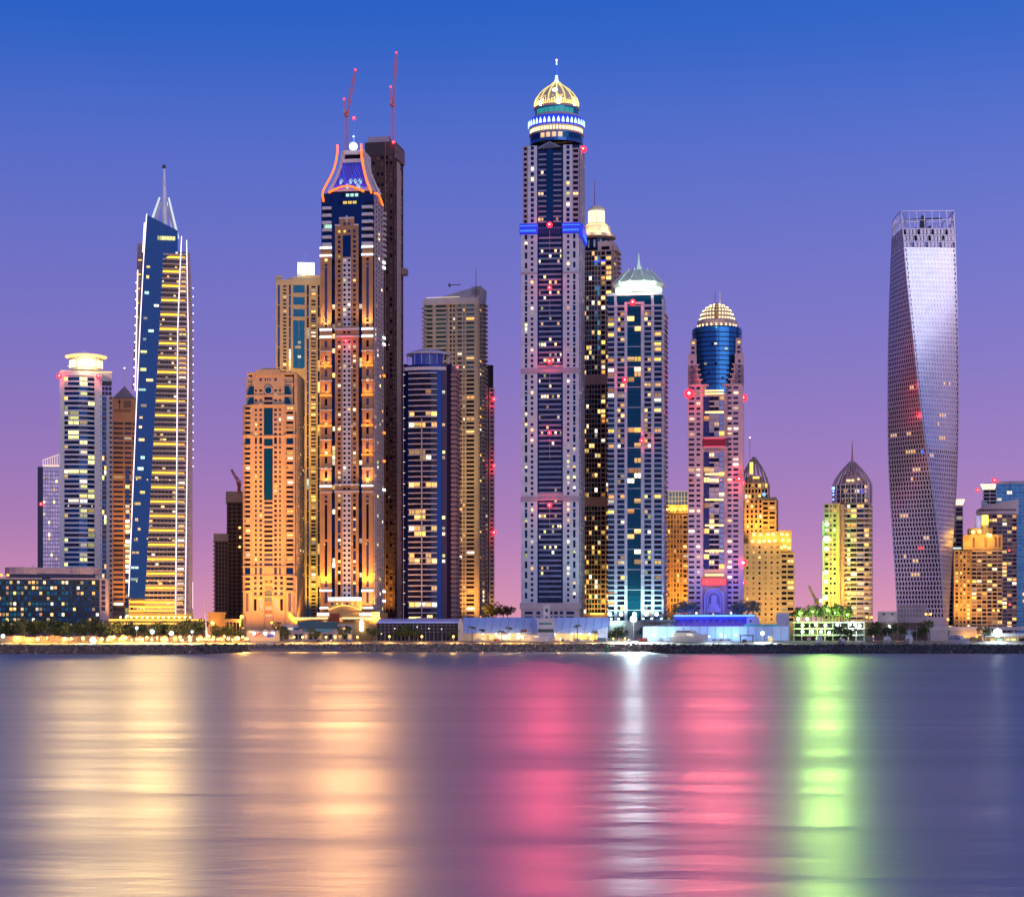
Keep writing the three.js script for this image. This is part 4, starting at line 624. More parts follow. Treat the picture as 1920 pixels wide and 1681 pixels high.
{ // dark tower under construction
  const t = new Thing('dark_unfinished_tower', 'tall dark unfinished tower behind the neon crowned tower, two cranes on its roof', 'unfinished tower', { x: 716, D: 1620, rot: -14 }), F = t.front(), W = mb(), dz = 30, S = t.side('right', 737, dz);
  t.block('core_wall', wall(0.04, 0.015, 0.02), 688, 736.6, 274, 1205, -dz, -1.4);
  t.strip(F, { u0: 688, u1: 737, y0: 290, y1: 1190, sp: 10.2, cols: grid(688, 737, 6, 0.66), rec: 0.8, win: [0.2, 0.85], litP: 0, glass: [BLACKG, wall(0.08, 0.045, 0.04), wall(0.14, 0.08, 0.07)], W });
  t.mesh('crown_screen', wall(0.05, 0.035, 0.04), (b) => b.box(t.X(684), t.X(741), t.Y(290), t.Y(266), -dz - 1, 0.4));
  t.strip(S, { u0: 0.0, u1: 0.99, y0: 286, y1: 1190, sp: 9.5, cols: [[0.06, 0.2], [0.66, 0.96]], rec: 0.6, win: [0.15, 0.9], glass: [wall(0.3, 0.17, 0.15), wall(0.22, 0.13, 0.13), DUSK], W });
  W.build('wall', wall(0.075, 0.03, 0.032), t.g);
  t.mesh('side_pier', wall(0.45, 0.32, 0.3), (b) => { for (const [u, a] of [[0.26, 300], [0.36, 300], [0.46, 300], [0.56, 310]]) b.hex(S.P, u, u + 0.06, 1205, a, 0, 0.9); });
  t.mesh('hoist_mast', wall(0.3, 0.14, 0.12), (b) => { b.box(t.X(722.4), t.X(723.4), 0, t.Y(262), 0.4, 1.2); });
  t.mesh('crown_edge', wall(0.2, 0.12, 0.12), (b) => b.hex(S.P, 0, 1, 296, 270, -0.5, 1.2));
  t.mesh('roof_tank', wall(0.36, 0.32, 0.4), (b) => b.box(t.X(686), t.X(726), t.Y(267), t.Y(252), -24, -6));
  t.mesh('side_platform', wall(0.3, 0.2, 0.18), (b) => b.hex(S.P, 0.7, 1.0, 506, 494, 0.6, 4));
  for (let k = 0; k < 14; k++) t.mesh('work_lamp', glow(1, 0.8, 0.6, 2.2), (b) => b.box(t.X(691 + (k % 5) * 9.5), t.X(691.8 + (k % 5) * 9.5), t.Y(1160 - k * 57), t.Y(1159 - k * 57), 0.2, 0.5));
  for (let k = 0; k < 40; k++) t.mesh('scaffold_tie', wall(0.4, 0.3, 0.3), (b) => b.box(t.X(736), t.X(742), t.Y(690.6 + k * 9), t.Y(690 + k * 9), 0.2, 0.5));
  beacon(t, 738, 268, -1, 0, 12, 0.8);
  flood(t.g, [t.X(728), t.Y(1165), 24], [t.X(733), t.Y(1000), 0], [1, 0.5, 0.06], 22848, 55, 60, 1);
  t.mesh('floodlight', glow(1, 0.6, 0.1, 3), (b) => b.box(t.X(727), t.X(729), t.Y(1168), t.Y(1166), 24, 25));
  t.done(300);
}
function luffer(label, D, mx, yBase, yDeck, jib, peak, tint, beams = 0, ground = GROUND, group) {    // a luffing tower crane: mast, slewing deck, A-frame, jib
  const t = new Thing('tower_crane', label, 'crane', { x: mx, D, group }), m = plain(...tint, 0.6);
  const lattice = (b, p, q, w, n) => { const A = V3(...p), B = V3(...q), d = B.clone().sub(A), s = V3(-d.y, d.x, 0).normalize().multiplyScalar(w), f = V3(0, 0, w); const c = (k, i) => A.clone().addScaledVector(d, k / n).addScaledVector(s, i & 1 ? 1 : -1).addScaledVector(f, i & 2 ? 1 : -1).toArray(); for (let i = 0; i < 4; i++) b.tube([c(0, i), c(n, i)], 0.36, 4); for (let k = 0; k < n; k++) { b.tube([c(k, 0), c(k + 1, 1)], 0.2, 4); b.tube([c(k, 2), c(k + 1, 3)], 0.12, 4); b.tube([c(k, 0), c(k + 1, 2)], 0.12, 4); b.tube([c(k, 1), c(k + 1, 3)], 0.12, 4); } };
  t.mesh('mast', m, (b) => lattice(b, [0, t.Y(yBase), 0], [0, t.Y(yDeck), 0], 1.1, 16));
  t.mesh('slewing_deck', m, (b) => { b.box(t.X(mx - 4.6), t.X(mx + 3), t.Y(yDeck), t.Y(yDeck - 2), -1.8, 1.8); b.lathe([[1.8, t.Y(yDeck + 4)], [1.9, t.Y(yDeck)]], 10); });
  t.mesh('counterweight', plain(0.4, 0.33, 0.33, 0.8), (b) => b.box(t.X(mx - 5.4), t.X(mx - 2.6), t.Y(yDeck - 1), t.Y(yDeck - 7), -1.5, 1.5));
  t.mesh('operator_cab', plain(0.3, 0.2, 0.2), (b) => b.box(t.X(mx + 0.8), t.X(mx + 3), t.Y(yDeck - 1.8), t.Y(yDeck - 6), 1, 2.8));
  t.mesh('jib', m, (b) => lattice(b, [t.X(mx + (jib[0] > mx ? 1.5 : -1.5)), t.Y(yDeck - 2), 0], [t.X(jib[0]), t.Y(jib[1]), 0], 0.7, 22));
  t.mesh('a_frame', m, (b) => { b.tube([[t.X(mx), t.Y(yDeck - 2), -1], [t.X(peak[0]), t.Y(peak[1]), 0]], 0.3, 4); b.tube([[t.X(mx - 4 * Math.sign(jib[0] - mx)), t.Y(yDeck - 2), 1], [t.X(peak[0]), t.Y(peak[1]), 0]], 0.3, 4); });
  t.mesh('luffing_rope', plain(0.1, 0.08, 0.08), (b) => b.tube([[t.X(peak[0]), t.Y(peak[1]), 0], [t.X(jib[0]), t.Y(jib[1]), 0]], 0.08, 3));
  if (beams) for (const [x, y] of [jib, peak]) t.mesh('warning_lamp', glow(1, 0.03, 0.06, 3), (b) => b.sphere(t.X(x), t.Y(y) + 0.5, 0.6, 0.95, 8));
  return t;
}
luffer('luffing crane with a red lamp at its tip above the orange neon crown', 1600, 649.5, 300, 214, [666, 132], [645, 187], [0.6, 0.11, 0.09], 1);
luffer('tallest luffing crane on the roof corner of the dark unfinished tower', 1625, 736, 290, 196, [743, 100], [732.5, 164], [0.6, 0.1, 0.1], 1);
luffer('small red crane on the roof of the unfinished building by the sandstone tower', 1590, 448, 922, 906, [433.5, 880], [444, 893], [0.4, 0.08, 0.05]);
{ // dark blue rounded tower with white balconies
  const t = new Thing('blue_drum_tower', 'dark blue tower with white balcony bands and a blue drum under a round roof', 'tower', { x: 797, D: 1515, rot: -8 }), F = t.front(), B = t.bow(757, 838, 3.2), W = mb();
  t.mesh('glazing', glazing(0.002, 0.016, 0.09), (b) => { b.hex(B.P, 757, 838, 1205, 684, -30, -0.6, 10); });
  const dark = glazing(0.02, 0.01, 0.025);
  t.mesh('dark_flank', dark, (b) => { b.hex(B.P, 829, 838, 1205, 682, -4, 0.2, 2); b.box(t.X(836), t.X(846), 0, t.Y(682), -30, -1.5); b.hex(B.P, 756.5, 761, 1205, 682, -4, 0, 2); });
  const rows = 46; for (let k = 0; k < rows; k++) {
    const y = 699 + k * 10.2;
    for (const [a, b2] of (k < 9 ? [[767, 820]] : [[766.5, 791], [793.6, 820]])) t.mesh('balcony', wall(0.55, 0.42, 0.44), (b) => b.hex(B.P, a, b2, y + 2.1, y, -1, 1.3, 4));
    const hot = [7, 9, 14, 15, 20, 25, 26, 28, 29, 33, 34, 42].includes(k) ? 0.6 : 0.05;
    for (let j = 0; j < 5; j++) { const a = 767 + j * 10.7; t.win(B, a, a + 9.9, y + 2.2, y + 9.9, -0.7, -0.4, rnd() < hot ? litPane('warm') : pick([BLACKG, DUSK])); }
    if (rnd() < hot * 0.7) t.win(B, 829.4, 834.5, y + 3.4, y + 9, 0.1, 0.35, litPane('pale'));
  }
  t.mesh('central_mast', wall(0.5, 0.38, 0.4), (b) => b.hex(B.P, 791.4, 793.2, 1180, 786, 0.3, 1.7));
  t.mesh('roof_slab', wall(0.6, 0.5, 0.52), (b) => b.hex(B.P, 759, 836, 694.5, 688.5, -3, 1.2, 8));
  t.mesh('roof_drum', glow(0.003, 0.02, 0.24, 0.6), (b) => b.lathe([[0, t.Y(660)], [29 * t.sx, t.Y(660)], [29 * t.sx, t.Y(686)]], 28, t.X(797), -12));
  t.mesh('round_roof', wall(0.55, 0.5, 0.6), (b) => b.lathe([[0, t.Y(652)], [24 * t.sx, t.Y(653)], [42 * t.sx, t.Y(660)], [42 * t.sx, t.Y(662)], [30 * t.sx, t.Y(662.5)]], 36, t.X(799), -13));
  t.mesh('roof_fins', wall(0.5, 0.45, 0.55), (b) => { for (let k = 0; k < 10; k++) { const q = (-95 + k * 21) * Math.PI / 180, r = 40 * t.sx; b.tube([[t.X(799) + r * Math.sin(q), t.Y(682), -13 + r * Math.cos(q)], [t.X(799) + r * Math.sin(q), t.Y(661), -13 + r * Math.cos(q)]], 0.3, 4); } });
  for (let k = 0; k < 52; k++) W.box(t.X(845), t.X(855.5), t.Y(700 + k * 9 + 4.6), t.Y(700 + k * 9), -28, -1);
  t.mesh('side_wall', wall(0.2, 0.1, 0.12), (b) => b.box(t.X(844), t.X(853), 0, t.Y(690), -28, -2.2)); W.build('side_balconies', wall(0.32, 0.18, 0.17), t.g);
  for (let k = 0; k < 22; k++) t.mesh('edge_lamp', glow(1, 0.85, 0.75, 1.4), (b) => b.box(t.X(756), t.X(759.5), t.Y(702 + k * 20.5), t.Y(701.2 + k * 20.5), -0.4, 0.4));
  t.mesh('foot_light', glow(1, 0.7, 0.25, 1.6), (b) => b.box(t.X(768), t.X(790), t.Y(1160), t.Y(1156), 3.5, 4)); t.mesh('foot_light', glow(1, 0.7, 0.25, 1.6), (b) => b.box(t.X(802), t.X(812), t.Y(1160), t.Y(1153), 3.5, 4));
  t.mesh('roof_beacon', glow(1, 0.1, 0.12, 3), (b) => b.sphere(t.X(856.5), t.Y(688), -3, 0.9, 8));
  t.done(300);
}
{ // pale banded tower behind
  const t = new Thing('slanted_roof_tower', 'pale tower with green glass bands and a curved slanted roof screen', 'tower', { x: 848, D: 1610, rot: -12 }), F = t.front(), W = mb(), dz = 26, S = t.side('right', 896, dz);
  W.box(t.X(794), t.X(838), 0, t.Y(568), -dz, -1.05); W.box(t.X(838), t.X(856), 0, t.Y(568), -dz, -2.8); W.box(t.X(856), t.X(896), 0, t.Y(568), -dz, -1.05);
  const G0 = [glazing(0.06, 0.17, 0.14), OLIVE], G1 = [BLACKG, DUSK];
  for (const [y0, y1, G] of [[568, 700, G0], [700, 1160, G1]]) {
    t.strip(F, { u0: 794, u1: 838, y0, y1, sp: 8.05, cols: [[795, 811], [817, 837]], rec: 0.8, win: [0.36, 0.9], litP: 0.054, pal: 'warm', glass: G, W });
    t.strip(F, { u0: 856, u1: 896, y0, y1, sp: 8.05, cols: [[857.5, 866], [868.5, 871], [874, 889]], rec: 0.8, win: [0.36, 0.9], litP: 0.121, pal: 'warm', glass: G, W });
    t.strip(t.front(-2), { u0: 838, u1: 856, y0, y1, sp: 8.05, cols: [[842, 846], [848.5, 852]], rec: 0.5, win: [0.3, 0.85], litP: 0.162, pal: 'pale', glass: G1, W });
  }
  t.strip(S, { u0: 0, u1: 1, y0: 560, y1: 1160, sp: 8.05, cols: [[0.08, 0.4], [0.5, 0.9]], rec: 0.8, win: [0.3, 0.85], litP: 0.189, pal: 'warm', glass: G1, W });
  W.build('wall', wall(0.42, 0.36, 0.3), t.g);
  t.bands('balcony', wall(0.42, 0.36, 0.3), F, 790.5, 800, 574, 700, 8.05, 2.4, -6, 0.6);
  for (let y = 562; y < 1158; y += 8.05) t.mesh('corner_balcony', wall(0.45, 0.33, 0.3), (b) => b.hex(S.P, 0.42, 1.04, y + 5.6, y + 2.4, 0, 1.7));
  t.mesh('roof_screen', wall(0.5, 0.46, 0.48), (b) => { const top = (x) => 572 - 40 * Math.pow((x - 794) / 104, 0.55) + 4; b.hex((u, v, w) => [t.X(u), t.Y(568 + (top(u) - 568) * v), w - 4 * v], 797, 899, 0, 1, -dz, 0.3, 12, 1); b.box(t.X(793), t.X(897), t.Y(570), t.Y(559), -dz, 0.5); });
  t.mesh('roof_ridge_lamp', glow(1, 0.75, 0.5, 0.9), (b) => b.box(t.X(800), t.X(862), t.Y(557.5), t.Y(556.5), 0.6, 1));
  t.mesh('roof_ladder', plain(0.12, 0.1, 0.1), (b) => { for (let k = 0; k < 6; k++) b.box(t.X(884), t.X(900), t.Y(539 + k * 2.8), t.Y(538.3 + k * 2.8), 0.6, 1); });
  t.mesh('aerial', plain(0.1, 0.09, 0.1), (b) => b.tube([[t.X(892.5), t.Y(558), 0], [t.X(892.5), t.Y(504), 0]], [0.4, 0.2], 4));
  t.mesh('roof_crane_arm', plain(0.08, 0.07, 0.08), (b) => { b.box(t.X(838.5), t.X(842), t.Y(535), t.Y(529.5), -6, -4); b.tube([[t.X(841), t.Y(532), -5], [t.X(861), t.Y(532), -5]], 0.4, 4); });
  for (const [y, a, k] of [[880, 18, 45000], [720, 12, 130000]]) flood(t.g, [t.X(868), t.Y(1164), 40], [t.X(868), t.Y(y), 0], [1, 0.58, 0.16], k, a, 60, 1);
  flood(t.g, [t.X(895), t.Y(1168), 22], [t.X(896), t.Y(1010), -10], [1, 0.4, 0.04], 10282, 60, 60, 1);
  flood(t.g, [t.X(862), t.Y(1166), 20], [t.X(864), t.Y(1000), 0], [1, 0.45, 0.08], 6365, 60, 60, 1);
  t.mesh('floodlight', glow(1, 0.6, 0.1, 3), (b) => { b.box(t.X(894), t.X(896), t.Y(1164), t.Y(1162), 22, 23); b.box(t.X(857), t.X(860), t.Y(1164), t.Y(1162), 20, 21); });
  t.done(300);
}
{ // thin slab behind with red lamps
  const t = new Thing('slender_white_slab', 'slender white tower slab with notched balconies and three red lamps down its right edge', 'tower', { x: 917, D: 1660, rot: 6 }), F = t.front(), W = mb();
  t.block('dark_top', BLACKG, 906, 925, 684, 728, -20, -0.2);
  W.box(t.X(902), t.X(927), 0, t.Y(727), -22, -0.8);
  t.strip(F, { u0: 902, u1: 915, y0: 727, y1: 1165, sp: 8.4, cols: [[908.5, 914]], rec: 0.6, win: [0.3, 0.75], litP: 0.108, pal: 'warm', glass: [BLACKG, DUSK], W });
  t.strip(F, { u0: 917.4, u1: 927, y0: 727, y1: 1165, sp: 8.4, cols: [[919.4, 925]], rec: 0.6, win: [0.3, 0.75], litP: 0, glass: [DUSK, BLACKG], W });
  t.block('dark_joint', BLACKG, 915.2, 917.2, 727, 1160, -2, -0.1);
  W.build('wall', wall(0.6, 0.5, 0.54), t.g);
  for (const y of [748.5, 873, 998]) beacon(t, 925.5, y, 0.2, 1400, 60, 1.2);
  flood(t.g, [t.X(912), t.Y(1170), 14], [t.X(914), t.Y(1080), 0], [1, 0.45, 0.08], 2448, 55, 60, 1);
  t.mesh('floodlight', glow(1, 0.6, 0.1, 3), (b) => b.box(t.X(911), t.X(913), t.Y(1172), t.Y(1170), 14, 15));
  t.done();
}
{ // the tallest tower, onion dome and needle
  const t = new Thing('domed_supertall', 'tallest tower, white and blue, with a golden ribbed dome and glowing blue belts', 'skyscraper', { x: 1034, D: 1520, rot: -6 }), F = t.front(), W = mb(), P = mb(), P2 = mb(), dz = 34, S = t.side('right', 1086, dz);
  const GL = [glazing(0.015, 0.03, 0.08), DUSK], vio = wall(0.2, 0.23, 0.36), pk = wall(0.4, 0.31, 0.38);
  t.block('core', glazing(0.015, 0.03, 0.08), 981, 1085.8, 272, 1205, -dz + 0.3, -1.4);
  // above the blue belt
  t.strip(F, { u0: 980, u1: 990, y0: 272, y1: 418, sp: 9.75, cols: [[982, 988]], glass: BLACKG, W: P, win: [0.3, 0.85] });
  t.strip(F, { u0: 990, u1: 1007, y0: 272, y1: 418, sp: 9.75, cols: [[995, 1001]], glass: [NAVY, DUSK], W, win: [0.1, 0.8], litP: 0.135, pal: 'pale' });
  t.strip(F, { u0: 1056, u1: 1073, y0: 272, y1: 418, sp: 9.75, cols: [[1062, 1068]], glass: [NAVY, DUSK], W, win: [0.1, 0.8], litP: 0.203, pal: 'pale' });
  t.strip(F, { u0: 1073, u1: 1086, y0: 278, y1: 418, sp: 9.75, cols: [[1074.5, 1084]], glass: BLACKG, W: P2, win: [0.3, 0.85], rec: 1.2, litP: 0.108, pal: 'warm' });
  t.bands('balcony', vio, F, 1009.5, 1024.5, 287, 416, 9.75, 3.2, -0.9, 0.1); t.bands('balcony', vio, F, 1037.5, 1052.5, 287, 416, 9.75, 3.2, -0.9, 0.1);
  t.mesh('centre_glazing', glazing(0.006, 0.04, 0.1), (b) => b.box(t.X(1025.5), t.X(1036.5), t.Y(418), t.Y(276), -1.2, 0.4));
  t.mesh('centre_gable', vio, (b) => { b.prism([[t.X(1009), t.Y(279)], [t.X(1031), t.Y(268)], [t.X(1053), t.Y(279)], [t.X(1053), t.Y(276)], [t.X(1031), t.Y(265)], [t.X(1009), t.Y(276)]], -1, 1); });
  for (const [y, n] of [[320, 7], [360, 3], [408, 8]]) for (let k = 0; k < n; k++) t.win(F, 1009 + k * 5.6, 1013 + k * 5.6, y, y + 5.2, -1, 0.3, rnd() < 0.7 ? litPane('peach') : NAVY);
  // blue belt
  const BLUE = glow(0.0, 0.02, 0.8, 0.85);
  for (const [a, b2] of [[974.5, 1008.5], [1054.5, 1088.5]]) { t.mesh('blue_belt', BLUE, (b) => b.box(t.X(a), t.X(b2), t.Y(437), t.Y(419), -6, 2.2)); t.mesh('belt_light_line', glow(0.03, 0.2, 1, 1.6), (b) => { b.box(t.X(a + 0.6), t.X(b2 - 0.6), t.Y(423.8), t.Y(422.6), 2.2, 2.5); for (let k = 0; k < 7; k++) { const x = a + 2 + k * (b2 - a - 4) / 7; b.box(t.X(x), t.X(x + (b2 - a - 4) / 7 * 0.7), t.Y(434), t.Y(431), 2.2, 2.6); } }); }
  t.mesh('blue_belt', BLUE, (b) => b.hex(S.P, -0.05, 1.02, 446, 421, -1, 1.6)); t.mesh('belt_light_line', glow(0.03, 0.2, 1, 1.6), (b) => b.hex(S.P, 0.1, 0.9, 442, 438, 1.6, 1.9));
  t.mesh('centre_rail', glow(0.02, 0.03, 0.3, 0.5), (b) => { for (let k = 0; k < 12; k++) b.box(t.X(1013 + k * 3.3), t.X(1013.6 + k * 3.3), t.Y(438), t.Y(429), -0.4, 0.2); b.box(t.X(1009), t.X(1054), t.Y(428), t.Y(426), -0.4, 0.3); });
  // below the belt
  const seg = [[438, 510], [513, 690], [700, 800], [800, 930], [940, 1130]];
  for (const [y0, y1] of seg) {
    t.strip(F, { u0: 977, u1: 992, y0, y1, sp: 19.5, cols: [[984, 988.6]], glass: [NAVY, DUSK], W, win: [0.04, 0.56], litP: 0.041, pal: 'pale' });
    t.strip(F, { u0: 992, u1: 1007.6, y0, y1, sp: 9.75, cols: [[995, 1000]], glass: GL, W, win: [0.25, 0.78], litP: 0.216, pal: 'pale' });
    t.strip(F, { u0: 1055.4, u1: 1070, y0, y1, sp: 9.75, cols: [[1063, 1067.6]], glass: GL, W, win: [0.25, 0.78], litP: 0.243, pal: 'pale' });
    t.strip(F, { u0: 1070, u1: 1086, y0, y1, sp: 19.5, cols: [[1074.4, 1079]], glass: [NAVY, DUSK], W, win: [0.04, 0.56], litP: 0.068, pal: 'pale' });
    for (let y = y0 + 8; y < y1 - 8; y += 9.75 * 2) { t.win(F, 984, 988.6, y + 6.5, y + 11, -0.5, 0.12, rnd() < 0.16 ? litPane('pale') : GL[0]); t.win(F, 1074.4, 1079, y + 6.5, y + 11, -0.5, 0.12, rnd() < 0.2 ? litPane('pale') : GL[0]); }
  }
  for (const [y0, y1] of [[510, 513], [690, 700], [930, 940]]) { t.mesh('belt_course', pk, (b) => { b.box(t.X(976), t.X(1008), t.Y(y1), t.Y(y0), -2, 0.5); b.box(t.X(1055), t.X(1087), t.Y(y1), t.Y(y0), -2, 0.5); }); if (y0 !== 510) t.block('plant_floor', pk, 1008, 1055, y0 - 6, y1 - 2, -2, 0.2); }
  for (let y = 444, k = 0; y < 1126; y += 9.75, k++) {
    t.mesh('balcony', vio, (b) => b.box(t.X(1010.5), t.X(1052.5), t.Y(y + 3.4), t.Y(y), -1.2, 0.4));
    const hot = [3, 4, 7, 19, 20, 23, 26, 28, 30].includes(k) || rnd() < 0.4 ? 0.3 : 0.02;
    for (let j = 0; j < 9; j++) if (rnd() < 0.75) { const on = rnd() < hot; t.win(F, 1009 + j * 5.1, 1009 + j * 5.1 + (on ? 4 : 4.7), y + 3.6, y + 9, -1.2, -0.9, on ? litPane('pale') : pick(GL)); }
  }
  t.block('edge_glazing', NAVY, 1007.6, 1010.4, 440, 1130, -2, -0.2); t.block('edge_glazing', NAVY, 1052.6, 1055.4, 440, 1130, -2, -0.2);
  // right flank
  const sw = mb();
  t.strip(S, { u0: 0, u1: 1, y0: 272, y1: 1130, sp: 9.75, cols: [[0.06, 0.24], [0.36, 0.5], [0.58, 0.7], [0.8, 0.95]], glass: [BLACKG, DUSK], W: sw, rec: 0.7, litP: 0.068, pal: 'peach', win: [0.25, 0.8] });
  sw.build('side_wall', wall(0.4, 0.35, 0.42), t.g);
  W.build('wall', WHITE, t.g); P.build('corner_wall', pk, t.g); P2.build('corner_wall', pk, t.g);
  t.mesh('plinth', wall(0.55, 0.42, 0.44), (b) => { b.box(t.X(977), t.X(1087), 0, t.Y(1142), -dz, 0.4); b.box(t.X(975), t.X(1090), t.Y(1142), t.Y(1130), -dz - 1, 1.6); });
  for (const y of [1146, 1155, 1164]) for (const [a, b2] of [[984, 999], [1006, 1013], [1032, 1036], [1039, 1046], [1050, 1056], [1062, 1077]]) t.win(F, a, b2, y, y + 5.4, 0.3, 0.62, rnd() < 0.15 ? litPane('pale') : NAVY);
  for (const y of [422, 540, 678, 812, 947]) { beacon(t, 1031, y, 0.5, 17000, 95, 1.2); }
  for (let k = 0; k < 5; k++) t.mesh('aerial', STEEL, (b) => b.tube([[t.X(1031), t.Y(470 + k * 130), 0.8], [t.X(1031), t.Y(432 + k * 130), 0.8]], 0.12, 3));
  beacon(t, 1092, 276, -10, 0, 60, 1.3);
  // drum, rings, dome, needle
  const cx = t.X(1039), cz = -18, r = (px) => px * t.sx, L = (b, prof, n = 40) => b.lathe(prof.map(([a, y]) => [r(a), t.Y(y, cz)]), n, cx, cz);
  t.mesh('neck_drum', glazing(0.03, 0.1, 0.26), (b) => L(b, [[0, 255], [50, 255], [50, 274]]));
  for (let k = -5; k <= 5; k++) t.win(t.cyl(1039, 50, cz), k * 13 - 5, k * 13 + 5, 259, 268, 0, 0.3, k < -2 ? NAVY : k < 2 ? lit('peach', 1.2, 0) : TEAL);
  t.mesh('lower_ring', wall(0.6, 0.5, 0.45), (b) => L(b, [[40, 243.5], [51.5, 243.5], [51.5, 246], [49, 246], [49, 254], [52, 254], [52, 257], [40, 257]]));
  for (let k = -12; k <= 12; k++) t.mesh('ring_lamp', glow(1, 0.72, 0.36, 1.9), (b) => b.hex(t.cyl(1039, 49, cz).P, k * 7 - 2, k * 7 + 2, 253.5, 246.5, 0.05, 0.5, 2));
  t.mesh('blue_ring', glow(0.0, 0.03, 0.85, 0.95), (b) => L(b, [[44, 224.5], [51, 227], [52.5, 231], [52.5, 240], [50, 244], [40, 244]]));
  for (let k = -9; k <= 9; k++) t.mesh('ring_arch_lamp', glow(0.5, 0.75, 1, 1.9), (b) => { const C = t.cyl(1039, 52.6, cz).P; b.hex((u, v, w) => C(k * 9.5 + (u - 0.5) * 5.4 * Math.min(1, (1 - v) * 1.7), 241 - 11 * v, w), 0, 1, 0, 0.98, 0.1, 0.5, 2, 4); });
  t.mesh('ring_roof', wall(0.5, 0.42, 0.5), (b) => L(b, [[42, 219], [44, 222], [50, 226], [44, 226]]));
  t.mesh('glass_drum', glazing(0.02, 0.2, 0.3), (b) => L(b, [[0, 206], [41, 206], [41, 222]]));
  for (let k = -4; k <= 3; k++) t.win(t.cyl(1039, 41.2, cz), k * 14, k * 14 + 12.6, 210, 219, 0, 0.25, glow(0.02, 0.4, 0.42, 0.55 + 0.25 * rnd()));
  t.mesh('drum_cornice', wall(0.5, 0.38, 0.32), (b) => L(b, [[38, 200], [42.5, 203], [42.5, 207], [38, 208]]));
  for (let k = -14; k <= 14; k++) t.mesh('cornice_lamp', glow(1, 0.6, 0.16, 2.2), (b) => { const C = t.cyl(1039, 41, cz).P; b.hex((u, v, w) => C(k * 6.2 + (u - 0.5) * 4 * (1 - v * 0.8), 203 - 8 * v, w), 0, 1, 0, 1, -0.2, 0.4, 1, 2); });
  const dome = [[41, 199], [40.6, 193], [38, 186], [32.5, 178], [24.5, 170], [16, 164], [10, 160], [6.5, 156]];
  t.mesh('dome', wall(0.62, 0.55, 0.36), (b) => L(b, dome, 32));
  for (let k = 0; k < 16; k++) t.mesh('dome_rib', glow(1, 0.78, 0.28, k % 4 === 0 ? 1.5 : 1), (b) => { const q = (k * 22.5 + 6) * Math.PI / 180; b.tube(dome.map(([a, y]) => [cx + (r(a) + 0.25) * Math.sin(q), t.Y(y, cz), cz + (r(a) + 0.25) * Math.cos(q)]), 0.62, 4); });
  for (let k = 0; k < 11; k++) t.mesh('dome_window', wall(0.28, 0.22, 0.12), (b) => b.hex(t.cyl(1039, 34.4, cz).P, -72 + k * 14 - 3, -72 + k * 14 + 3, 192, 187, -0.8, 0.9));
  t.mesh('dome_front_lamp', glow(0.85, 1, 0.85, 2), (b) => { b.sphere(cx, t.Y(178, cz), cz + r(29), 2.4, 10); });
  t.mesh('needle_foot', glow(0.75, 0.95, 1, 1.1), (b) => L(b, [[9.5, 160], [6.4, 156], [3.6, 150], [2.4, 144], [2.3, 140]], 14));
  t.mesh('needle', glow(0.6, 0.9, 1, 1.6), (b) => L(b, [[2.6, 143], [2, 130], [0.9, 114]], 10));
  t.mesh('needle_sleeve', glow(0.02, 0.12, 0.9, 0.8), (b) => L(b, [[3.4, 142], [3.5, 136], [2.9, 128], [1.6, 122]], 10));
  t.mesh('needle_lamp', glow(1, 0.2, 0.3, 5), (b) => b.sphere(cx, t.Y(113, cz), cz, 0.9, 8));
  for (const a of [-40, 10, 60]) { const q = a * Math.PI / 180; flood(t.g, [cx + r(47) * Math.sin(q), t.Y(204, cz), cz + r(47) * Math.cos(q)], [cx + r(20) * Math.sin(q), t.Y(172, cz), cz + r(20) * Math.cos(q)], [1, 0.74, 0.28], 2400, 65, 30, 1); }
  t.done(300);
}
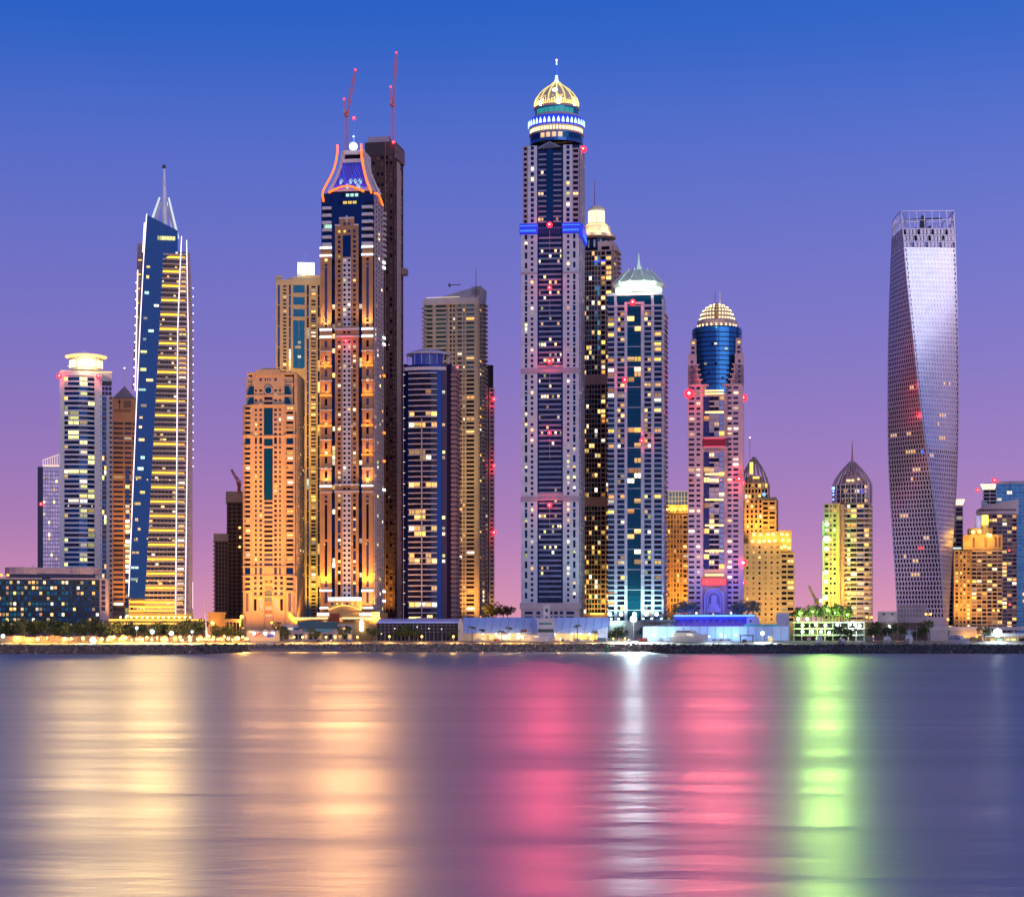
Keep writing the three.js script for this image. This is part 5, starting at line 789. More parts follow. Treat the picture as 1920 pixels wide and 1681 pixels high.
{ // tower behind it with the lit cream drum
  const t = new Thing('cream_crowned_tower', 'dark gridded tower with a bright cream stepped drum on top, behind the tallest tower', 'tower', { x: 1128, D: 1620, rot: -10 }), F = t.front(), W = mb(), dz = 30, S = t.side('right', 1148, dz);
  W.box(t.X(1092), t.X(1148), 0, t.Y(468), -dz, -1.6);
  for (const [y0, y1] of [[470, 702], [720, 932], [948, 1150]]) {
    const C = t.bow(1094, 1126, 2.2, -0.8);
    t.strip(C, { u0: 1094, u1: 1126, y0, y1, sp: 9.1, cols: grid(1094, 1126, 6, 0.86), rec: 0.25, win: [0.12, 0.92], litP: 0.162, pal: 'warm', glass: [BLACKG, BLACKG, glazing(0.02, 0.13, 0.18), DUSK], W, nu: 8 });
    t.strip(F, { u0: 1126, u1: 1148, y0, y1, sp: 9.1, cols: [[1127.4, 1134.6], [1136.8, 1146]], rec: 0.5, win: [0.14, 0.84], litP: 0.243, pal: 'warm', glass: [BLACKG, DUSK], W });
  }
  for (const [y0, y1] of [[702, 720], [932, 948]]) t.block('plant_floor', wall(0.36, 0.22, 0.22), 1094, 1149, y0, y1, -4, 1.0);
  t.strip(S, { u0: 0, u1: 1, y0: 460, y1: 1150, sp: 9.1, cols: [[0.12, 0.4], [0.55, 0.88]], rec: 0.9, win: [0.25, 0.82], litP: 0.081, pal: 'warm', glass: [BLACKG, DUSK], W });
  for (let y = 462; y < 640; y += 9.1) t.mesh('balcony', wall(0.46, 0.32, 0.32), (b) => b.hex(S.P, 0.5, 0.95, y + 5.4, y + 2.4, 0, 1.8));
  W.build('wall', wall(0.36, 0.25, 0.24), t.g);
  t.mesh('gable_wall', wall(0.48, 0.36, 0.38), (b) => { b.prism([[t.X(1121), t.Y(470)], [t.X(1148), t.Y(470)], [t.X(1157), t.Y(470)], [t.X(1150), t.Y(452)], [t.X(1121), t.Y(452)]], -20, -0.2); b.prism([[t.X(1124), t.Y(468)], [t.X(1144), t.Y(468)], [t.X(1144), t.Y(461)], [t.X(1124), t.Y(461)]], -0.2, 0); });
  t.block('gable_window', BLACKG, 1128, 1143, 462, 468, -0.1, 0.2);
  const cx = t.X(1114), cz = -12, r = (p) => p * t.sx, L = (b, prof, n = 32) => b.lathe(prof.map(([a, y]) => [r(a), t.Y(y, cz)]), n, cx, cz);
  t.mesh('upper_drum', DUSK, (b) => L(b, [[0, 448], [24, 448], [24, 472]])); for (let k = -4; k <= 4; k++) t.win(t.cyl(1114, 24, cz), k * 14 - 4, k * 14 + 4, 453, 467, 0, 0.3, k % 2 ? NAVY : WHITE);
  t.mesh('drum_ledge', wall(0.5, 0.4, 0.36), (b) => L(b, [[18, 440], [35, 441], [36, 447], [20, 450]]));
  t.mesh('cream_drum', wall(0.85, 0.74, 0.5), (b) => { L(b, [[0, 386], [10, 387], [15, 392], [15.5, 420], [19, 420], [19, 425], [25, 425], [26, 441]]); });
  t.mesh('drum_light_ring', glow(1, 0.75, 0.32, 1.5), (b) => { L(b, [[19.2, 421.5], [19.6, 421.5], [19.6, 424.5], [19.2, 424.5]]); L(b, [[26, 437.5], [26.6, 437.5], [26.6, 440.5], [26, 440.5]]); });
  t.mesh('drum_light_panel', glow(0.95, 0.95, 0.62, 1.15), (b) => { const C = t.cyl(1114, 15.4, cz).P; for (let k = -4; k <= 4; k++) b.hex(C, k * 18 - 7, k * 18 + 7, 419, 396, 0, 0.3, 2); });
  t.mesh('aerial', plain(0.3, 0.12, 0.14), (b) => b.tube([[t.X(1110), t.Y(388, cz), cz], [t.X(1110), t.Y(335, cz), cz]], [0.5, 0.25], 4));
  t.mesh('blue_lamp_panel', glow(0.02, 0.06, 1, 1.2), (b) => { const C = t.bow(1094, 1126, 2.2, -0.8).P; b.hex(C, 1114, 1126, 491, 489, 0, 0.4, 2); b.box(t.X(1127), t.X(1134), t.Y(491), t.Y(487), -0.3, 0.3); });
  for (let k = 0; k < 3; k++) point(t.g, [cx + r(30) * Math.sin(k * 0.9 - 0.6), t.Y(432), cz + r(30) * Math.cos(k * 0.9 - 0.6) + 5], [1, 0.8, 0.4], 200, 40);
  flood(t.g, [t.X(1125), t.Y(1164), 22], [t.X(1122), t.Y(1080), 0], [1, 0.6, 0.1], 9126, 60, 60, 1);
  t.mesh('foot_light', glow(1, 0.65, 0.12, 2), (b) => b.box(t.X(1108), t.X(1134), t.Y(1152), t.Y(1149), 2, 3));
  t.done(300);
}
{ // blue and white tower with the tent-shaped dome
  const t = new Thing('tent_domed_tower', 'white and blue glass tower with a green-white faceted tent dome and a thin spire', 'tower', { x: 1190, D: 1500, rot: -4.5 }), F = t.front(), W = mb(), SL = mb(), dz = 34, S = t.side('right', 1241, dz);
  t.block('core', glazing(0.01, 0.05, 0.11), 1140, 1240.6, 553, 1205, -dz + 0.3, -1.2);
  const gl = [glazing(0.01, 0.06, 0.1), NAVY, DUSK];
  const rows = 62, y0 = 573, sp = 9.5;
  for (let k = 0; k < rows; k++) {
    const y = y0 + k * sp, hot = [1, 3, 5, 10, 15, 17, 20, 24, 27, 34, 37, 38, 44, 50].includes(k) ? 0.6 : 0.14;
    t.mesh('floor_slab', wall(0.58, 0.58, 0.66), (b) => b.box(t.X(1139), t.X(1176), t.Y(y + 1.3), t.Y(y), -1.2, 1.3)); t.mesh('floor_slab', wall(0.58, 0.58, 0.66), (b) => b.box(t.X(1203), t.X(1241.5), t.Y(y + 1.3), t.Y(y), -1.2, 1.3));
    if (k % 4 === 0) t.mesh('floor_slab', wall(0.6, 0.6, 0.66), (b) => b.box(t.X(1176), t.X(1202), t.Y(y + 1), t.Y(y), -1.2, 0.3));
    for (const [a, b2] of [[1140, 1151], [1158, 1163], [1163.6, 1170.6], [1208.5, 1214], [1214.5, 1220], [1227, 1239.5]]) t.win(F, a, b2, y + 2.4, y + 9, -1.1, -0.7, rnd() < hot * 0.8 ? litPane(y > 820 && a > 1205 && a < 1222 ? 'pale' : 'warm') : pick(gl));
    for (const [a, b2] of [[1176.6, 1189], [1189.5, 1201.6]]) t.win(F, a, b2, y + 0.6, y + 9.2, -0.6, 0, rnd() < hot * 0.6 ? litPane('warm') : glazing(0.004, 0.06, 0.1));
    for (const [a, b2] of [[1139.5, 1151.5], [1158, 1171], [1208.5, 1221], [1227, 1240]]) SL.box(t.X(a), t.X(b2), t.Y(y + 3.4), t.Y(y + 1.6), 0.4, 0.9);
  }
  SL.build('balcony_parapet', wall(0.2, 0.24, 0.32), t.g);
  for (const [a, b2, top, z] of [[1152, 1157.4, 566, 0.6], [1171.2, 1176.4, 566, 0.9], [1202, 1208.2, 566, 0.9], [1221.4, 1226.6, 566, 0.6]]) t.mesh('pier', WHITE, (b) => b.box(t.X(a), t.X(b2), 0, t.Y(top), -2, z));
  W.box(t.X(1138), t.X(1242), t.Y(554), t.Y(549), -dz, 1.5); W.box(t.X(1171), t.X(1208.4), t.Y(571), t.Y(566), -2, 1.2); W.box(t.X(1139), t.X(1171), t.Y(574), t.Y(572), -2, 1.1); W.box(t.X(1208), t.X(1242), t.Y(574), t.Y(572), -2, 1.1);
  for (const [a, b2] of [[1139.5, 1152], [1158, 1221], [1227, 1240]]) t.win(F, a, b2, 554.5, 565.5, -1, 0.2, TEAL);
  for (const x of [1154, 1223.5]) W.box(t.X(x - 2.4), t.X(x + 2.4), t.Y(566), t.Y(554), -2, 0.5);
  t.strip(S, { u0: 0, u1: 1, y0: 560, y1: 1180, sp: 9.5, cols: [[0.1, 0.36], [0.48, 0.66], [0.76, 0.94]], rec: 1, win: [0.3, 0.86], litP: 0.095, pal: 'warm', glass: [BLACKG, DUSK], W });
  t.bands('side_balcony', wall(0.5, 0.4, 0.42), S, 0.3, 1.02, 584, 1160, 9.5, 2.4, 0, 1.5);
  W.build('wall', WHITE, t.g);
  // dome
  const cx = t.X(1194.5), cz = -dz / 2, r = (p) => p * t.sx, n = 12, q0 = Math.PI / n;
  const L = (b, prof) => { for (let k = 0; k < prof.length - 1; k++) for (let j = 0; j < n; j++) { const P = ([a, y], jj) => { const g = q0 + jj / n * 2 * Math.PI; return [cx + r(a) * Math.sin(g), t.Y(y, cz), cz + r(a) * Math.cos(g)]; }; b.quad(P(prof[k], j), P(prof[k], j + 1), P(prof[k + 1], j + 1), P(prof[k + 1], j), [cx, t.Y(560, cz), cz]); } };
  t.mesh('dome_wall', wall(0.75, 0.8, 0.72), (b) => L(b, [[41, 553], [41, 546], [50, 537], [50, 534]]));
  t.mesh('dome', wall(0.5, 0.62, 0.52), (b) => L(b, [[50, 534], [25, 509.5], [0.5, 509]]));
  t.mesh('dome_ribs', wall(0.6, 0.7, 0.66), (b) => { for (let j = 0; j < n; j++) { const g = q0 + j / n * 2 * Math.PI; b.tube([[50, 534], [25, 509]].map(([a, y]) => [cx + r(a) * Math.sin(g), t.Y(y, cz) + 0.2, cz + r(a) * Math.cos(g)]), 0.5, 4); } });
  t.mesh('dome_finials', wall(0.7, 0.78, 0.7), (b) => { for (let j = 0; j < n; j++) { const g = q0 + j / n * 2 * Math.PI; b.tube([[cx + r(25) * Math.sin(g), t.Y(511, cz), cz + r(25) * Math.cos(g)], [cx + r(25) * Math.sin(g), t.Y(505.5, cz), cz + r(25) * Math.cos(g)]], [0.8, 0.25], 5); } });
  t.mesh('spire', glow(0.6, 0.95, 0.8, 0.6), (b) => b.lathe([[1.9, t.Y(511, cz)], [1.3, t.Y(500, cz)], [0.6, t.Y(488, cz)], [0.15, t.Y(475, cz)]], 8, cx, cz));
  for (let j = 0; j < n; j++) { const g = (j + 0.5) / n * 2 * Math.PI + q0; if (Math.cos(g) > -0.3) t.mesh('dome_light_panel', glow(0.62, 1, 0.72, 1.6), (b) => { const c = [cx + r(42.6) * Math.sin(g), t.Y(547, cz), cz + r(42.6) * Math.cos(g)], w = 3.6; b.hex((u, v, d) => [c[0] + Math.cos(g) * u + Math.sin(g) * d, c[1] + v, c[2] - Math.sin(g) * u + Math.cos(g) * d], -w, w, -1.6, 2.6, 0, 0.4); }); }
  for (const x of [1150, 1194, 1238]) point(t.g, [t.X(x), t.Y(540), 6.5], [0.7, 1, 0.7], 100, 40);
  for (const x of [1175, 1214]) flood(t.g, [t.X(x), t.Y(545), 10], [t.X(x), t.Y(518), -10], [0.75, 1, 0.72], 1700, 70, 40, 1);
  beacon(t, 1187, 567.5, 1.3, 2500, 70, 1.1); beacon(t, 1172.5, 712.5, 1.0, 3000, 80, 1.1); beacon(t, 1204, 826.5, 1.0, 3500, 80, 1.1);
  // cool floodlights at the foot
  for (const x of [1146, 1167, 1192, 1214, 1233]) { flood(t.g, [t.X(x), t.Y(1160), 12], [t.X(x), t.Y(1080), 0], [0.5, 1, 0.85], 3000, 60, 40, 1); t.mesh('floodlight', glow(0.75, 1, 0.8, 4), (b) => b.sphere(t.X(x), t.Y(1151), 11.6, 1.5, 8)); }
  t.done(300);
}
{ // small orange tower between
  const t = new Thing('balustraded_tower', 'orange-lit gridded tower with a glass rail box on its roof, left of the pink tower', 'tower', { x: 1268, D: 1640, rot: 0 }), F = t.front(), W = mb();
  W.box(t.X(1240), t.X(1298), 0, t.Y(958), -24, -1);
  t.strip(F, { u0: 1240, u1: 1280, y0: 964, y1: 1175, sp: 9.2, cols: grid(1240, 1280, 7, 0.5), rec: 0.6, win: [0.15, 0.85], litP: 0.095, pal: 'warm', glass: [BLACKG, BROWN], W });
  t.strip(F, { u0: 1280, u1: 1298, y0: 964, y1: 1175, sp: 9.2, cols: [[1281.5, 1288], [1289, 1296]], rec: 1, win: [0.35, 0.85], litP: 0.203, pal: 'warm', glass: [BLACKG], W });
  W.build('wall', wall(0.55, 0.32, 0.16), t.g);
  t.mesh('lit_cornice', wall(0.6, 0.4, 0.16), (b) => { b.box(t.X(1240), t.X(1298), t.Y(962), t.Y(946), -24, 1); });
  t.mesh('cornice_lamps', glow(1, 0.6, 0.1, 2.6), (b) => { for (let k = 0; k < 6; k++) b.sphere(t.X(1250 + k * 8.4), t.Y(955), 1.6, 1.3, 8); });
  t.mesh('roof_glazing', glazing(0.14, 0.24, 0.36, 0.4), (b) => b.box(t.X(1248), t.X(1290), t.Y(946), t.Y(921), -20, -3)); t.mesh('roof_frame', glow(1, 0.7, 0.3, 0.7), (b) => { for (let k = 0; k < 8; k++) b.box(t.X(1248 + k * 5.9), t.X(1248.9 + k * 5.9), t.Y(946), t.Y(920), -3, -2.6); for (const y of [920, 930, 938]) b.box(t.X(1248), t.X(1290), t.Y(y + 0.9), t.Y(y), -3, -2.5); });
  for (const [a, y, k] of [[1262, 950, 260], [1284, 950, 260]]) point(t.g, [t.X(a), t.Y(y), 5], [1, 0.55, 0.1], k, 40);
  for (const x of [1268, 1287]) flood(t.g, [t.X(x), t.Y(1170), 26], [t.X(x), t.Y(1040), 0], [1, 0.45, 0.04], 10109, 55, 60, 1);
  t.mesh('floodlight', glow(1, 0.6, 0.1, 3), (b) => b.box(t.X(1267), t.X(1269), t.Y(1173), t.Y(1171), 26, 27));
  t.done(260);
}
{ // pink tower with the blue glass drum
  const t = new Thing('glass_drum_tower', 'pink stone tower wrapped round a blue glass cylinder with a lit golden dome', 'tower', { x: 1342, D: 1500, rot: -2 }), F = t.front(), W = mb(), dz = 34, cz = -19, S = t.side('right', 1390, dz);
  const GL = [glazing(0.06, 0.06, 0.13), DUSK], pk = wall(0.62, 0.39, 0.4), r = (p) => p * t.sx, cx = t.X(1343), L = (b, prof, n = 40) => b.lathe(prof.map(([a, y]) => [r(a), t.Y(y, cz)]), n, cx, cz);
  t.mesh('glass_cylinder', glazing(0.02, 0.12, 0.3, 0.75, 0.18), (b) => L(b, [[0, 616], [44, 616], [47.5, 619], [47.5, 742], [0, 742]], 48));
  for (let y = 628; y < 728; y += 8.7) t.mesh('cylinder_band', BLACKG, (b) => b.hex(t.cyl(1343, 47.5, cz).P, -75, 75, y + 1.8, y, -0.2, 0.25, 20));
  for (let k = 0; k < 16; k++) { const a = -28 + 8 * (k % 8), y = 640 + 9 * Math.floor(rnd() * 9); if (rnd() < 0.6) t.win(t.cyl(1343, 47.6, cz), a, a + 6, y, y + 4, 0, 0.2, rnd() < 0.4 ? litPane('pale') : DUSK); }
  // stone wings that step in
  for (const s of [-1, 1]) {
    const e = (a) => 1342 + s * a, lo = (a, b2) => [Math.min(e(a), e(b2)), Math.max(e(a), e(b2))];
    const cols = s < 0 ? [[1291.5, 1302], [1306, 1313]] : [[1364.5, 1372], [1375, 1384.5]];
    const [o0, o1] = lo(24, 52);
    t.strip(F, { u0: o0 + (s > 0 ? 0 : 0), u1: o1, y0: 722, y1: 1144, sp: 9.6, cols, rec: 0.5, win: [0.28, 0.76], litP: 0.17, pal: 'peach', glass: GL, W });
    for (const [a, y] of [[36, 663], [34, 684], [31, 700], [28, 712]]) { const [u0, u1] = lo(a, 52); W.hex(F.P, u0, u1, 722, y, -12, 0); }
    t.mesh('wing_cap', pk, (b) => { const [u0, u1] = lo(37, 48); b.box(t.X(u0), t.X(u1), t.Y(664), t.Y(632), -18, -6); });
    for (let k = 0; k < 3; k++) { const [u0, u1] = lo(40, 46); t.win(F, u0, u1, 638 + k * 9, 642 + k * 9, -6.2, -5.7, k ? DUSK : lit('yellow', 1.4, 0)); }
    for (const [a, y] of [[31, 682], [29, 691], [27, 700.5], [24, 710], [20, 720]]) { const [u0, u1] = lo(a, 37); t.mesh('step_balcony', pk, (b) => b.box(t.X(u0), t.X(u1), t.Y(y + 2.6), t.Y(y), -14, 1.2)); }
    for (let k = 0; k < 5; k++) { const [u0, u1] = lo(42, 47); t.win(F, u0, u1, 675 + k * 9.6, 680 + k * 9.6, -0.2, 0.12, GL[0]); }
  }
  W.box(t.X(1290), t.X(1390), 0, t.Y(722), -dz, -2); W.hex(F.P, 1290, 1390, 1205, 1144, -3, 0);
  // centre bay
  for (let k = 0; k < 36; k++) {
    const y = 741 + k * 9.6; if (y > 1062 || (y > 815 && y < 838)) continue;
    t.win(F, 1320, 1329.5, y, y + 9, -1.2, -0.8, rnd() < 0.2 ? litPane('warm') : glazing(0.03, 0.04, 0.14));
    for (const [a, b2] of [[1330, 1339], [1339.6, 1348]]) t.win(F, a, b2, y + 2.6, y + 9, -0.8, -0.3, rnd() < 0.22 ? litPane('peach') : k > 22 ? DUSK : pick([GREYW, glazing(0.3, 0.3, 0.4), DUSK]));
    t.win(F, 1348.6, 1358, y, y + 8, -1.2, -0.7, rnd() < 0.1 ? litPane('warm') : glazing(0.24, 0.3, 0.44));
    t.mesh('bay_slab', wall(0.5, 0.42, 0.46), (b) => b.box(t.X(1330), t.X(1348.4), t.Y(y + 2.2), t.Y(y), -1.2, 0.2));
  }
  t.block('red_band', wall(0.3, 0.012, 0.03), 1317, 1361, 823, 835, -1.5, 0.5);
  for (const y of [821, 836]) t.mesh('red_light_strip', glow(1, 0.06, 0.16, 1.1), (b) => b.box(t.X(1320), t.X(1359), t.Y(y + 1.4), t.Y(y), 0, 0.7));
  for (const [y, h] of [[731, 2.6], [736.5, 2.6], [771, 3], [887, 3], [935, 3], [983, 3], [1031, 3], [1076, 3]]) t.mesh('light_strip', glow(1, 0.62, 0.2, 2.1), (b) => b.box(t.X(1322), t.X(1357), t.Y(y + h), t.Y(y), -0.6, 0.9));
  for (const y of [734, 771, 887, 935, 983, 1031, 1076]) { const o = new THREE.RectAreaLight(new THREE.Color().setRGB(1, 0.55, 0.12), 9, 13, 1.2); o.position.set(t.X(1340), t.Y(y - 1), 1.4); o.rotation.x = Math.PI / 2 + 0.25; t.g.add(o); }
  t.mesh('belt_course', pk, (b) => { b.box(t.X(1289), t.X(1329), t.Y(722.5), t.Y(720), -2, 0.8); b.box(t.X(1354), t.X(1391), t.Y(722.5), t.Y(720), -2, 0.8); b.box(t.X(1311), t.X(1366), t.Y(743), t.Y(740.4), -2, 0.9); b.box(t.X(1311), t.X(1366), t.Y(821), t.Y(819), -2, 0.9); b.box(t.X(1311), t.X(1366), t.Y(840), t.Y(838), -2, 0.9); });
  // sign board and arched niche
  t.mesh('red_sign', glow(1, 0.07, 0.06, 1.0), (b) => b.box(t.X(1316), t.X(1362), t.Y(1097), t.Y(1084), 0.2, 0.9)); t.mesh('sign_frame', wall(0.6, 0.1, 0.1), (b) => b.box(t.X(1315), t.X(1363), t.Y(1098), t.Y(1083), 0, 0.5));
  for (const x of [1300, 1326, 1352, 1380]) for (const y of [900, 1090]) waterBeam(t, [t.X(x), t.Y(y), 2.4], [1, 0.16, 0.16], 13000, 6.5, 300);
  const niche = (b, r0, r1, z0, z1) => { for (let k = 0; k < 14; k++) { const q = (a, R) => [t.X(1339) + R * Math.cos(a), t.Y(1121) + R * Math.sin(a)], a = k / 14 * Math.PI, c = (k + 1) / 14 * Math.PI; b.prism([q(a, r0), q(a, r1), q(c, r1), q(c, r0)], z0, z1); } for (const s of [-1, 1]) b.box(t.X(1339) + Math.min(s * r0, s * r1), t.X(1339) + Math.max(s * r0, s * r1), 0, t.Y(1121), z0, z1); };
  t.mesh('arch_frame', wall(0.55, 0.45, 0.55), (b) => niche(b, 6.4, 7.4, 0, 1.1)); t.mesh('arch_frame', wall(0.4, 0.3, 0.4), (b) => niche(b, 5, 6.3, 0, 0.6)); t.mesh('arch_frame', wall(0.5, 0.42, 0.5), (b) => niche(b, 4.2, 4.9, 0, 0.4));
  t.mesh('niche_wall', wall(0.25, 0.2, 0.3), (b) => { b.box(t.X(1339) - 4.2, t.X(1339) + 4.2, 0, t.Y(1121), -0.2, 0.1); for (let k = 0; k < 8; k++) { const a = k / 8 * Math.PI, c = (k + 1) / 8 * Math.PI, x = t.X(1339), y = t.Y(1121); b.prism([[x, y], [x + 4.2 * Math.cos(a), y + 4.2 * Math.sin(a)], [x + 4.2 * Math.cos(c), y + 4.2 * Math.sin(c)]], -0.2, 0.1); } });
  t.mesh('niche_pedestal', wall(0.55, 0.45, 0.55), (b) => { b.box(t.X(1334), t.X(1344), t.Y(1132), t.Y(1116), 0, 1); b.box(t.X(1330), t.X(1348), t.Y(1140), t.Y(1132), 0, 1.6); b.box(t.X(1326), t.X(1352), t.Y(1148), t.Y(1140), 0, 2); });
  t.strip(S, { u0: 0, u1: 1, y0: 700, y1: 1170, sp: 9.6, cols: [[0.2, 0.42], [0.56, 0.8]], rec: 0.6, win: [0.28, 0.76], litP: 0.135, pal: 'peach', glass: GL, W });
  for (let k = 0; k < 11; k++) t.mesh('side_lamp', glow(1, 0.6, 0.15, 3), (b) => b.sphere(t.X(1391), t.Y(724 + k * 32), -2, 0.95, 8));
  W.build('wall', pk, t.g);
  for (const x of [1305, 1339, 1376]) flood(t.g, [t.X(x), t.Y(1166), 16], [t.X(x), t.Y(1110), 0], [0.3, 0.2, 1], 420, 65, 50, 1);
  for (const [y, a, k] of [[1000, 34, 8000], [840, 18, 26000]]) flood(t.g, [t.X(1342), t.Y(1150), 50], [t.X(1342), t.Y(y), 0], [1, 0.4, 0.3], k, a, 80, 1);  // warm flood and its fitting below, added to pinken the facade
  t.mesh('floodlight', glow(1, 0.6, 0.4, 3), (b) => b.box(t.X(1341), t.X(1343), t.Y(1153), t.Y(1151.4), 49, 49.8));
  // dome and masts
  t.mesh('dome_base', wall(0.6, 0.42, 0.36), (b) => L(b, [[0, 602], [36, 602], [38, 605], [38, 616], [0, 618]]));
  for (let k = -5; k <= 5; k++) t.mesh('dome_base_lamp', glow(1, 0.7, 0.32, 2), (b) => b.hex(t.cyl(1343, 38, cz).P, k * 14 - 2, k * 14 + 2, 616, 611, 0, 0.5));
  const D = (a) => [33 * Math.cos(a), 602 - 31 * Math.sin(a)];
  t.mesh('dome', wall(0.7, 0.52, 0.3), (b) => L(b, Array.from({ length: 9 }, (_, k) => D(k / 8 * Math.PI / 2)), 32));
  for (let k = 0; k < 6; k++) { const [a, y] = D((k + 0.35) / 6 * Math.PI / 2), n = Math.max(6, Math.round(a / 2)); for (let j = -Math.floor(n / 2); j <= n / 2; j++) { const q = j / n * 165 * Math.PI / 180; t.mesh('dome_lamp', glow(1, 0.78, 0.42, 2.2), (b) => b.sphere(cx + (r(a) + 0.1) * Math.sin(q), t.Y(y, cz), cz + (r(a) + 0.1) * Math.cos(q), 0.72, 6)); } }
  t.mesh('dome_spine', wall(0.5, 0.3, 0.1), (b) => b.tube(Array.from({ length: 7 }, (_, k) => { const [a, y] = D(k / 6.4 * Math.PI / 2); return [cx, t.Y(y, cz), cz + r(a) + 0.6]; }), 1.3, 5));
  for (const [x, y] of [[1339.5, 546], [1348.5, 547]]) t.mesh('mast', x < 1342 ? plain(0.2, 0.18, 0.2) : wall(0.8, 0.78, 0.7), (b) => b.tube([[t.X(x), t.Y(576, cz), cz], [t.X(x), t.Y(y, cz), cz]], x < 1342 ? 0.3 : 0.55, 5));
  point(t.g, [cx, t.Y(610), 3.5], [1, 0.7, 0.3], 90, 40);
  beacon(t, 1292.5, 737.5, 0.2, 6000, 170, 1.7); beacon(t, 1393, 745, -6, 6000, 170, 1.7); beacon(t, 1386, 898, 0.2, 5000, 110, 1.4); beacon(t, 1393.5, 905, -4, 3000, 60, 1.2); beacon(t, 1394.5, 1055, -4, 5000, 90, 1.4); beacon(t, 1394, 1092, -4, 0, 20, 0.9);
  t.done(300);
}
function ribDome(t, cxp, yTop, yBase, rTop, czm, tint, n = 18, extra = 0) {           // a bud of bent ribs round a thin spire
  const cx = t.X(cxp), prof = (q) => [rTop * t.sx * (0.82 * Math.pow(q, 0.92) + 0.18 * Math.pow(q, 0.3)) * (1 + 0.12 * Math.sin(q * Math.PI)), t.Y(yTop + (yBase - yTop) * q, czm)];
  for (let k = 0; k < n; k++) { const g = k / n * 2 * Math.PI; t.mesh('dome_rib', wall(...tint, 0.45), (b) => { const pts = Array.from({ length: 8 }, (_, j) => { const [a, y] = prof(0.02 + 0.98 * j / 7); return [cx + a * Math.sin(g), y, czm + a * Math.cos(g)]; }); if (extra) pts.push([cx + rTop * t.sx * Math.sin(g), t.Y(yBase + extra, czm), czm + rTop * t.sx * Math.cos(g)]); b.tube(pts, 0.55, 4); }); }
}
{ // rib-domed tower seen behind the pink tower
  const t = new Thing('rib_domed_tower', 'orange-lit tower with a curved rib dome half hidden by the pink tower', 'tower', { x: 1420, D: 1680, rot: -4 }), F = t.front(), W = mb();
  W.box(t.X(1386), t.X(1440), 0, t.Y(905), -26, -1); W.box(t.X(1386), t.X(1456), 0, t.Y(935), -26, -1);
  t.strip(F, { u0: 1390, u1: 1440, y0: 905, y1: 935, sp: 9, cols: grid(1390, 1440, 8, 0.6), rec: 0.5, win: [0.2, 0.85], litP: 0.338, pal: 'warm', glass: [BLACKG], W });
  t.strip(F, { u0: 1390, u1: 1430, y0: 935, y1: 1010, sp: 9, cols: grid(1390, 1430, 5, 0.5), rec: 0.5, win: [0.2, 0.8], litP: 0.162, pal: 'warm', glass: [BLACKG], W });
  t.strip(F, { u0: 1430, u1: 1456, y0: 938, y1: 1010, sp: 9, cols: [[1422 + 9, 1440], [1443, 1453]], rec: 1, win: [0.35, 0.9], litP: 0.27, pal: 'warm', glass: [BLACKG, BROWN], W });
  W.build('wall', wall(0.58, 0.38, 0.18), t.g);
  t.mesh('terrace_rail', plain(0.1, 0.12, 0.16), (b) => b.box(t.X(1418), t.X(1456), t.Y(936), t.Y(932), -3, 0.6));
  ribDome(t, 1412, 856, 906, 27, -13, [0.45, 0.33, 0.3], 16);
  t.mesh('dome_core', wall(0.5, 0.36, 0.2), (b) => b.lathe([[0, t.Y(888)], [16 * t.sx, t.Y(892)], [20 * t.sx, t.Y(906)]], 16, t.X(1412), -13));
  t.mesh('dome_lamp', glow(1, 0.55, 0.1, 2), (b) => { b.box(t.X(1406), t.X(1412), t.Y(888), t.Y(866), -1, -0.4); b.box(t.X(1412), t.X(1424), t.Y(897), t.Y(893), 0, 0.5); });
  t.mesh('aerial', plain(0.4, 0.2, 0.2), (b) => b.tube([[t.X(1404), t.Y(866), -13], [t.X(1404), t.Y(818), -13]], 0.3, 4)); t.mesh('aerial_lamp', glow(1, 0.9, 0.9, 3), (b) => b.sphere(t.X(1404), t.Y(817), -13, 0.6, 8));
  t.mesh('blue_sphere_lamp', glow(0.15, 0.4, 1, 1.6), (b) => b.sphere(t.X(1433), t.Y(927), 1.5, 1.6, 10));
  for (const x of [1412, 1440]) flood(t.g, [t.X(x), t.Y(1004), 14], [t.X(x), t.Y(950), 0], [1, 0.5, 0.06], 3427, 65, 50, 1);
  t.done(200);
}
